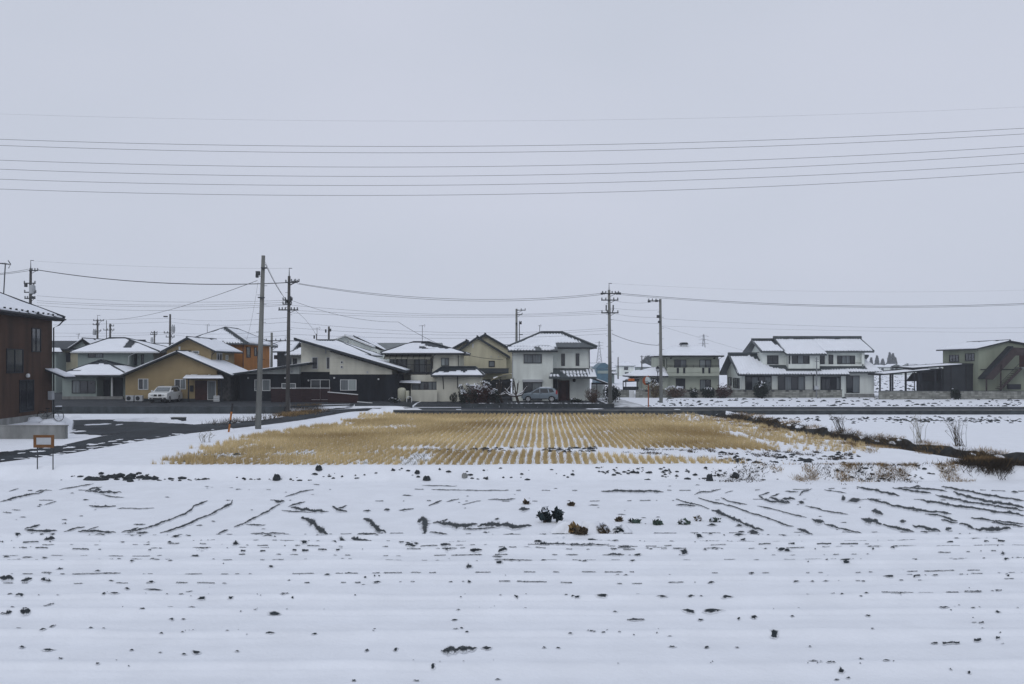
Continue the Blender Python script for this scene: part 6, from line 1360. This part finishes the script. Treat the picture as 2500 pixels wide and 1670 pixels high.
S1 = [([(0,292),(100,265),(200,245),(260,238),(315,208)],9),([(60,222),(125,203)],6),([(400,208),(480,195),(560,182),(630,170)],6),([(575,222),(620,200),(690,195)],10),([(590,225),(650,222),(700,228),(820,228)],14),([(640,205),(680,215)],20),([(680,240),(740,255),(835,264)],8),([(600,318),(700,325),(780,322)],11),([(790,335),(930,338),(1040,335)],5),([(300,312),(380,290)],7),([(80,345),(140,348)],5),([(20,362),(80,364)],5),
 ([(165,480),(220,462),(270,448)],10),([(165,480),(270,492),(385,490)],13),([(430,495),(500,475),(575,460)],8),([(525,492),(650,492),(780,497)],11),([(580,490),(665,460)],6),([(820,497),(880,485),(935,465)],9),([(860,500),(950,475),(1060,448),(1150,412),(1240,375),(1285,350),(1310,320),(1400,285)],10),([(920,503),(1000,500)],11),([(1080,503),(1180,472),(1270,440),(1360,402),(1450,360),(1520,325),(1560,310),(1570,280)],11),([(1470,508),(1500,495),(1540,485)],11),
 ([(1580,463),(1640,445),(1700,410),(1770,375),(1830,345),(1890,310)],11),([(1850,275),(1870,290),(1920,290)],17),([(1920,258),(1980,240),(2040,220),(2115,207)],7),([(1940,328),(1990,310),(2060,293)],12),([(1960,330),(2050,345),(2120,352),(2215,358)],14),([(1900,352),(1990,358),(2110,365)],7),([(2030,402),(2080,420),(2130,465),(2160,495),(2210,503)],32),
 ([(1300,615),(1350,612),(1425,615)],15),([(0,812),(90,815)],16),([(140,822),(215,815)],12),([(275,820),(350,820)],11),([(555,772),(700,773),(815,773)],5),([(280,768),(350,768)],6),([(0,1047),(80,1044)],10),([(135,1045),(205,1045)],18),([(295,540),(370,541)],10),([(1890,560),(1990,560)],6),([(1690,508),(1800,507),(1925,503)],7),([(330,1140),(375,1128)],8),([(290,990),(365,968)],6),([(240,228),(300,212)],10),([(900,445),(980,446)],7),([(1660,450),(1790,450)],6)]
S2 = [([(30,325),(70,350),(130,358)],17),([(60,340),(100,330),(130,315)],9),([(240,408),(290,435),(340,475),(390,505)],28),([(605,425),(640,420),(650,460),(665,505)],38),([(690,495),(760,508),(805,515)],12),([(710,440),(760,430),(820,445),(880,455),(1010,450)],26),([(760,425),(810,408)],14),([(1010,455),(1100,440),(1180,450),(1260,460),(1375,458)],25),([(910,478),(1000,480),(1140,468)],9),([(1845,218),(1960,222),(2080,222),(2170,220),(2265,228)],13),([(1080,278),(1265,273)],8),([(680,318),(770,285)],9),([(800,292),(885,272)],6),([(905,310),(1015,288)],4),([(1290,340),(1360,340)],17),([(1515,510),(1570,515),(1630,518)],22),([(200,512),(330,508)],13),([(160,540),(210,545),(300,552)],13),
 ([(525,578),(590,582)],9),([(480,568),(515,570)],7),([(760,578),(830,580)],8),([(1395,572),(1440,574)],7),([(1400,578),(1650,580),(1900,582)],5),([(1755,548),(1855,553)],14),([(1955,596),(2040,596)],13),([(2190,605),(2260,607)],8),([(770,622),(870,622)],7),([(960,626),(1040,627)],6),([(1150,628),(1210,624)],10),([(1110,655),(1175,655)],13),([(1890,638),(2000,640)],9),([(390,691),(440,691)],6),([(1125,695),(1380,698)],6),([(765,1298),(850,1292),(930,1290),(1005,1288)],34),([(640,182),(870,185)],4),([(700,212),(1000,216),(1210,213)],5),([(2020,1077),(2140,1075)],10),([(240,352),(290,351)],9),([(380,350),(420,345)],12),([(480,348),(580,340)],10)]
S3 = [([(0,275),(80,295),(170,320),(225,342)],9),([(0,310),(130,320)],12),([(240,350),(300,370),(370,400),(430,425),(500,458),(590,490)],19),([(125,245),(160,225),(240,222),(305,205)],8),([(150,268),(230,290),(310,305),(400,330),(480,362),(570,385),(650,412),(720,440),(800,462)],8),([(820,470),(860,490),(920,512)],15),([(305,262),(350,285),(420,302),(480,310)],9),([(330,230),(385,215)],6),([(550,322),(640,335),(720,360),(820,385),(880,400)],7),([(560,255),(600,235),(630,225)],11),([(560,255),(590,275),(650,290),(720,298),(770,302)],13),([(630,262),(680,280),(770,298)],24),([(640,255),(700,235)],9),([(720,268),(795,270)],17),([(735,222),(825,224)],8),([(830,250),(860,225),(920,205)],9),([(870,318),(950,335),(1000,350),(1060,362),(1160,376)],8),([(915,412),(960,425),(1000,437)],19),([(1000,440),(1080,465),(1160,485),(1260,512)],10),([(1000,210),(1080,222),(1150,235)],7),
 ([(1220,195),(1290,205),(1370,222),(1440,235),(1510,250)],13),([(1460,198),(1550,210),(1650,228),(1720,238)],13),([(1600,190),(1650,190)],11),([(1540,195),(1660,205),(1760,212),(1830,220)],11),([(1290,270),(1370,290),(1440,312),(1500,325),(1600,340),(1700,358),(1780,368),(1860,373)],16),([(1320,350),(1400,372)],22),([(1590,350),(1640,360)],14),([(1250,402),(1310,422),(1390,440)],24),([(1395,445),(1480,470),(1600,495)],18),([(1510,425),(1555,425)],20),([(1595,452),(1680,470),(1780,488)],20),([(1820,485),(1860,475)],20),([(1650,495),(1700,497)],13),([(1750,245),(1850,268),(1950,290),(2060,310),(2170,325),(2290,343),(2348,352)],14),([(1650,285),(1750,298),(1850,318),(1950,328),(2060,345),(2170,362),(2280,372),(2348,385)],14),([(1790,190),(1900,208),(2000,225),(2100,245),(2200,262),(2348,288)],12),([(1870,228),(1960,258),(2050,280),(2150,298),(2250,312),(2348,328)],16),([(1680,378),(1780,390),(1840,410),(1900,420)],11),([(1790,415),(1900,435)],14),([(1910,440),(1970,452),(2015,475)],21),([(2020,478),(2100,475),(2180,475),(2260,472)],24),([(1990,402),(2080,410),(2200,425),(2348,440)],10),([(2130,430),(2240,445),(2348,460)],13),([(1520,145),(1660,147)],6),([(2260,222),(2310,224)],12)]
for org, S in ((K1, S1), (K2, S2), (K3, S3)):
    for pl, w in S: soil_strip(org, pl, w*1.25, .10 if len(pl) > 3 and w < 9 else 0)
soil_strip(K3, [(1330,925),(1500,930),(1600,922),(1720,915),(1850,908),(2000,900),(2200,890)], 11, .38)
soil_strip(K3, [(1400,805),(1570,803),(1700,800),(1900,790),(2100,780),(2340,770)], 10, .6)
soil_strip(K3, [(1700,1238),(1900,1232),(2080,1210),(2180,1204),(2300,1192)], 13, .5)
soil_strip(K3, [(1800,1115),(1910,1117),(2070,1100),(2270,1097)], 15, .5)
def zb(org, x, y, w, hh, up=.03): soil_blob(org[0]+x/KS, org[1]+y/KS, w/KS, hh/KS, up)
for a in [(1075,1280,72,30),(950,722,38,24),(145,773,50,10),(330,828,42,10),(955,828,26,10),(2090,642,44,16),(1345,603,52,18),(100,548,56,24),(855,1075,36,8),(865,1158,36,10),(905,1150,20,10),(455,1287,30,24),(262,1290,30,20),(710,1413,28,16),(175,1490,28,18),(600,1485,36,10),(1145,1475,30,8),(1555,1278,40,8),(1460,1278,30,12),(2325,1273,60,14),(2250,943,60,8),(1270,945,28,8),(1680,945,30,6),(1140,408,24,20),(1240,512,26,12),(1065,500,32,9)]: zb(K2, *a)
for a in [(430,452,52,24),(440,495,46,18),(525,500,58,36),(850,293,48,24),(1205,282,66,50),(1130,270,30,42),(250,612,80,14),(60,630,42,22),(245,553,46,12),(155,535,44,10),(235,528,36,9),(455,543,32,9),(245,448,64,18),(165,1080,36,18),(660,1198,52,24),(1250,1362,34,18),(1115,1435,46,22),(1090,1478,30,10),(1165,1468,28,10),(425,1072,20,18),(530,1065,34,18),(785,1062,24,8),(1295,1056,26,8),(340,943,70,14),(510,775,32,12),(240,832,32,14),(808,825,42,10),(1010,822,36,7),(920,824,24,9),(1262,823,22,9),(210,1275,32,18),(410,1272,36,14),(905,1263,24,8),(2205,635,24,18),(1980,1440,26,16),(1855,1428,18,8),(90,940,22,8)]: zb(K3, *a)
for a in [(1590,578,50,16),(1785,604,56,18),(1320,648,46,16),(45,665,48,10),(180,668,60,12),(300,672,36,14),(800,681,30,8),(910,682,50,8),(1025,682,40,14),(405,734,34,12),(658,750,34,14),(750,824,34,8),(1020,828,42,12),(860,882,38,16),(700,938,32,8),(1360,946,60,8),(1555,945,40,8),(1295,1000,52,16),(130,930,60,18),(70,926,40,12),(1158,1073,24,18),(1235,1073,24,8),(612,1148,26,16),(125,1152,34,8),(698,1153,22,10),(325,1291,70,20),(150,1270,42,16),(1320,1310,70,28),(1240,1322,28,12),(1080,1310,30,10),(1600,1300,30,10),(410,1352,30,12),(890,1292,24,10),(1345,450,46,9),(120,525,46,16),(2050,572,40,12),(270,312,20,10),(2310,548,56,26),(440,438,20,8),(1440,425,28,7)]: zb(K1, *a)
for py in (1197, 1222, 1304, 1323, 1331, 1345, 1353, 1370, 1399, 1421):
    soil_strip((0, py), [(-60, R(-10, 14)), (900, R(-9, 9)), (1700, R(-9, 9)), (2600, R(-6, 6)), (3400, R(-5, 5)), (4300, R(-6, 6)), (5200, R(-10, 2)), (6100, R(-16, 0)), (7000, -28 if py > 1290 else 10)], R(2.6, 5.0), R(.6, .72))
# small clods strewn along the furrows and drill lines
for i, ry in enumerate(ROWS):
    npx = 60 if ry > 21 else 40
    for k in range(npx):
        px = rng.uniform(-20, 2520); x_ = (px-CX)*ry/F; yy = ry+.012*max(x_-3, 0)**2*.22+rng.normal(0, .06); py = HZ+(CH-FZ)*F/yy
        if vn(np.array([px*.012+i*5]), np.array([i*3.3]))[0] < .42: continue
        w = rng.exponential(3.2)+1.5; soil_blob(px, py, w*1.8, max(.8, w*.35), .018, 7)
for k in range(170):
    px = rng.uniform(-20, 2520); py = 1180+rng.beta(1.1, 2.6)*480
    if vn(np.array([px*.01]), np.array([py*.02]))[0] < .45: continue
    w = rng.exponential(2.6)+1.2; soil_blob(px, py, w*rng.uniform(1, 2.8), max(.8, w*.35), .015, 7)
sv = np.array(soilV); zz = h(sv[:, 0], sv[:, 1]); sv[:, 2] = sv[:, 2]*np.clip(.6+.8*rng.random(len(sv)), 0, 2)+zz
sv[:, 0] += rng.normal(0, .006, len(sv))
me = bpy.data.meshes.new('bare_soil'); me.from_pydata(sv.tolist(), [], [tuple(dict.fromkeys(f)) for f in soilF]); me.update(); me.materials.append(M['soil'])
ba = me.attributes.new('bare', 'FLOAT', 'POINT'); ba.data.foreach_set('value', np.array(soilB, np.float32))
o = bpy.data.objects.new('bare_soil', me); C.objects.link(o); tag(o, 'dark wet soil streaks and crumbs showing through the snow of the ploughed near field', 'soil', kind='stuff')

# clods and stones on banks and verges
def clod_field(name, label, pts, smin, smax, m='clod'):
    V = []; Fc = []
    base = [(0, 0, 1)]+[(math.cos(a)*.8, math.sin(a)*.8, .45) for a in np.arange(0, 6.28, 1.0472)]+[(math.cos(a+.5)*1.0, math.sin(a+.5)*1.0, -.25) for a in np.arange(0, 6.28, 1.0472)]
    fs = [(0, 1+i, 1+(i+1) % 6) for i in range(6)]+[(1+i, 7+i, 1+(i+1) % 6) for i in range(6)]+[(7+i, 7+(i+1) % 6, 1+(i+1) % 6) for i in range(6)]
    for (x_, y_) in pts:
        s = R(smin, smax)*R(.5, 1); z = hz(x_, y_); o_ = len(V); e = R(.8, 2.0)
        V += [(x_+(p[0]+R(-.25, .25))*s*e, y_+(p[1]+R(-.25, .25))*s, z+(p[2]+R(-.15, .15))*s*.75) for p in base]; Fc += [tuple(i+o_ for i in f) for f in fs]
    me = bpy.data.meshes.new(name); me.from_pydata(V, [], Fc); me.update(); me.materials.append(M[m]); ob = bpy.data.objects.new(name, me); C.objects.link(ob); tag(ob, label, 'soil', kind='stuff'); return ob
pts = [hit(R(1600, 2500), R(972, 992)) for k in range(230)]; clod_field('verge_clods', 'dark clods strewn over the snowy verge below the block walls', pts, .05, .24)
pts = [hit(R(1570, 2500), 991+R(-1.5, 1.2)) for k in range(90)]; clod_field('verge_clods', 'line of dark clods along the far edge of the cross road', pts, .05, .2)
pts = [hit(R(1040, 1780), R(1012, 1016)) for k in range(150)]+[hit(R(1820, 2500), np.clip(rng.normal(1024, 3), 1017, 1034)) for k in range(210)]; clod_field('field_edge_clods', 'dark clods along the snowy field edge below the cross road', pts, .05, .17)
pts = [hit(R(2180, 2480), rng.normal(1029, 2.5)) for k in range(90)]; clod_field('field_edge_clods', 'cluster of dark clods at the edge of the right snowy field', pts, .05, .2)
pts = [hit(np.clip(rng.normal(290, 55), 190, 520), rng.normal(1166, 4)) for k in range(34)]; clod_field('bank_clods', 'broad dark soil patches on the bank below the notice board', pts, .08, .22)
pts = [hit(np.clip(rng.normal(290, 60), 150, 520), rng.normal(1164, 5)) for k in range(30)]+[hit(R(380, 760), rng.normal(1171, 2)) for k in range(34)]+[hit(R(760, 1400), R(1143, 1172)) for k in range(45)]+[hit(R(1440, 1640), R(1140, 1160)) for k in range(50)]+[hit(R(1560, 1900), R(1142, 1173)) for k in range(60)]
clod_field('bank_clods', 'dark clods and stones showing on the snowy bank of the near field', pts, .025, .10)
pts = [hit(R(2010, 2330), R(1135, 1172)) for k in range(60)]; clod_field('bank_clods', 'dark crumbs on the grassy part of the near bank', pts, .03, .10)
pts = [hit(R(1010, 1230), R(1094, 1106)) for k in range(30)]+[hit(R(1330, 1460), R(1092, 1104)) for k in range(45)]+[hit(R(1750, 2100), R(1105, 1130)) for k in range(90)]+[hit(R(440, 620), R(1110, 1128)) for k in range(30)]; clod_field('stubble_clods', 'dark churned clods in the bare strip of the rice field', pts, .05, .16)
pts = [(x_, y_) for x_, y_ in ((X(R(2130, 2330), q), q) for q in rng.uniform(118, 300, 260))]; clod_field('far_field_clods', 'dark crumbs in the snowy field seen through the open carport', pts, .10, .30)
def rock(label, px, py, w, hgt, m='clod'):
    x_, y_ = hit(px, py); z = hz(x_, y_); s = w*y_/F/2; t = thing('soil_lump', label, 'soil lump', (x_, y_, z)); V = []
    mb = MB(); n = 9; H_ = hgt*y_/F; H_ *= .8; rings = [(1.05, -.05), (1.0, .3), (.82, .68), (.55, .93)]
    vs = [(x_+s*r_*math.cos(6.283*j/n)*R(.75, 1.2), y_+s*.8*r_*math.sin(6.283*j/n)*R(.75, 1.2), z+H_*q*R(.85, 1.15)) for r_, q in rings for j in range(n)]+[(x_+s*.1, y_, z+H_)]
    mb.add(vs, [(i*n+j, i*n+(j+1) % n, (i+1)*n+(j+1) % n, (i+1)*n+j) for i in range(3) for j in range(n)]+[(27+j, 27+(j+1) % n, 36) for j in range(n)]); mb.build('lump', m, t)
    MB().tube([(x_-s*.2, y_, z+H_*.96), (x_+s*.3, y_, z+H_*1.02)], [s*.25, s*.2], 6).build('snow_cap', 'snow', t)
rock('tall dark soil lump with a bent tip at the foot of the near bank', 676, 1172, 20, 18)
rock('dark soil lump hanging at the top of the near bank below the stubble', 778, 1148, 17, 15)
rock('dark grey lump low on the near bank right of the middle left', 1042, 1172, 20, 13)
rock('smaller dark lump higher on the bank above the grey lump', 1019, 1156, 13, 11)
rock('pale grey stone on the near bank', 1134, 1166, 14, 14, 'concrete')
rock('tall dark lump on the bank face below the right stubble', 1733, 1174, 16, 22)
rock('dark lump on the bank left of the dry grass tufts', 1795, 1165, 18, 15)

# plants left in the near field
def field_plant(label, px, py, w, hgt, m, n, snow, name='winter_vegetable', cat='plant'):
    x_, y_ = gpt(px, py); s = y_/F; return bush(name, label, cat, x_, y_, w*s/2, w*s/2*.7, hgt*s, m, max(40, n//7), .105, snow*1.4, 4, lobes=5)
M['cabbage'] = mat('dark_cabbage', (0.022, 0.036, 0.04), .6, .4, 3, island=.5); M['wilted'] = mat('wilted_leaf', (0.09, 0.07, 0.045), .8, .4, 3, island=.5); M['palegreenleaf'] = mat('grey_green_leaf', (0.05, 0.075, 0.062), .7, .35, 3, island=.4)
field_plant('dark leafy vegetable plant standing left of a pair in the near field', 1331, 1276, 38, 29, 'cabbage', 900, .22)
field_plant('dark leafy vegetable plant standing right of a pair in the near field', 1364, 1276, 36, 31, 'cabbage', 900, .22)
field_plant('straw coloured wilted plant half under snow beside the vegetable pair', 1398, 1305, 32, 20, 'drygrass', 500, .4)
field_plant('dark clump of roots under the straw coloured plant', 1416, 1311, 34, 14, 'wilted', 600, .5)
field_plant('brown wilted plant with a snowy crown right of the straw coloured plant', 1472, 1304, 30, 19, 'wilted', 600, .6)
field_plant('small brown wilted plant at the end of the snowy mound', 1508, 1303, 20, 14, 'cabbage', 400, .3)
for i, (a, b, w, m_, lab) in enumerate([(1512, 1274, 12, 'wilted', 'tiny brown seedling first in the row of leafy plants'), (1548, 1278, 36, 'palegreenleaf', 'broad grey green leafy plant in the vegetable row'), (1612, 1282, 44, 'palegreenleaf', 'wide mottled leafy plant in the middle of the vegetable row'), (1670, 1280, 32, 'palegreenleaf', 'flat grey green plant near the end of the vegetable row'), (1706, 1272, 12, 'wilted', 'tiny reddish plant near the end of the vegetable row'), (1743, 1275, 30, 'palegreenleaf', 'upright pointed plant ending the vegetable row'), (1285, 1231, 14, 'wilted', 'pale dry plant stump left in the snow above the vegetable pair'), (1395, 1235, 16, 'wilted', 'pale dry plant stump right of the first stump')]):
    field_plant(lab, a, b, w, 6 if w > 15 else 7, m_, 260, .3)
# heap of snow over the wilted plants
sxm, sym = gpt(1445, 1300); mb = MB()
for q in np.linspace(-.75, .75, 7): blob_mesh(mb, sxm+q, sym+R(.05, .2), .42, .4, R(.16, .3), 14, R(0, 50))
o = mb.build('snow_mound', 'snow', smooth=True); tag(o, 'low rounded snow mound heaped over the wilted plants', 'snow', kind='stuff')
# snow heaps beside the lane and along the bank
mb = MB()
for a, b, w, hgt in [(330, 1030, 30, .28), (360, 1030, 34, .34), (395, 1032, 30, .3), (420, 1033, 24, .24), (300, 1029, 26, .2), (75, 1030, 22, .3), (110, 1034, 20, .25), (180, 1021, 16, .2), (960, 1003, 40, .35), (925, 1006, 34, .25), (1000, 1006, 30, .2)]:
    x_, y_ = hit(a, b); s = y_/F; blob_mesh(mb, x_, y_+.3, w*s, .55, hgt, 16, R(0, 80))
o = mb.build('snow_heaps', 'snow', smooth=True); tag(o, 'ploughed snow heaps along the edge of the left lane', 'snow', kind='stuff')

# ---------------------------------------------------------------- hazy air
hb_ = MB().box(-900, 900, -30, 1200, -2.5, 60).build('haze', 'snow'); hb_['kind'] = 'stuff'; hb_['label'] = 'pale wintry haze softening the distance'; hb_['category'] = 'haze'
hm = bpy.data.materials.new('haze_air'); hm.use_nodes = True; ht = hm.node_tree; ht.nodes.clear()
ho = ht.nodes.new('ShaderNodeOutputMaterial'); pv = ht.nodes.new('ShaderNodeVolumePrincipled'); pv.inputs['Color'].default_value = (.86, .89, .95, 1); pv.inputs['Density'].default_value = HAZE = 0.0004; pv.inputs['Anisotropy'].default_value = 0.0
ht.links.new(pv.outputs[0], ho.inputs['Volume']); hb_.data.materials.clear(); hb_.data.materials.append(hm)
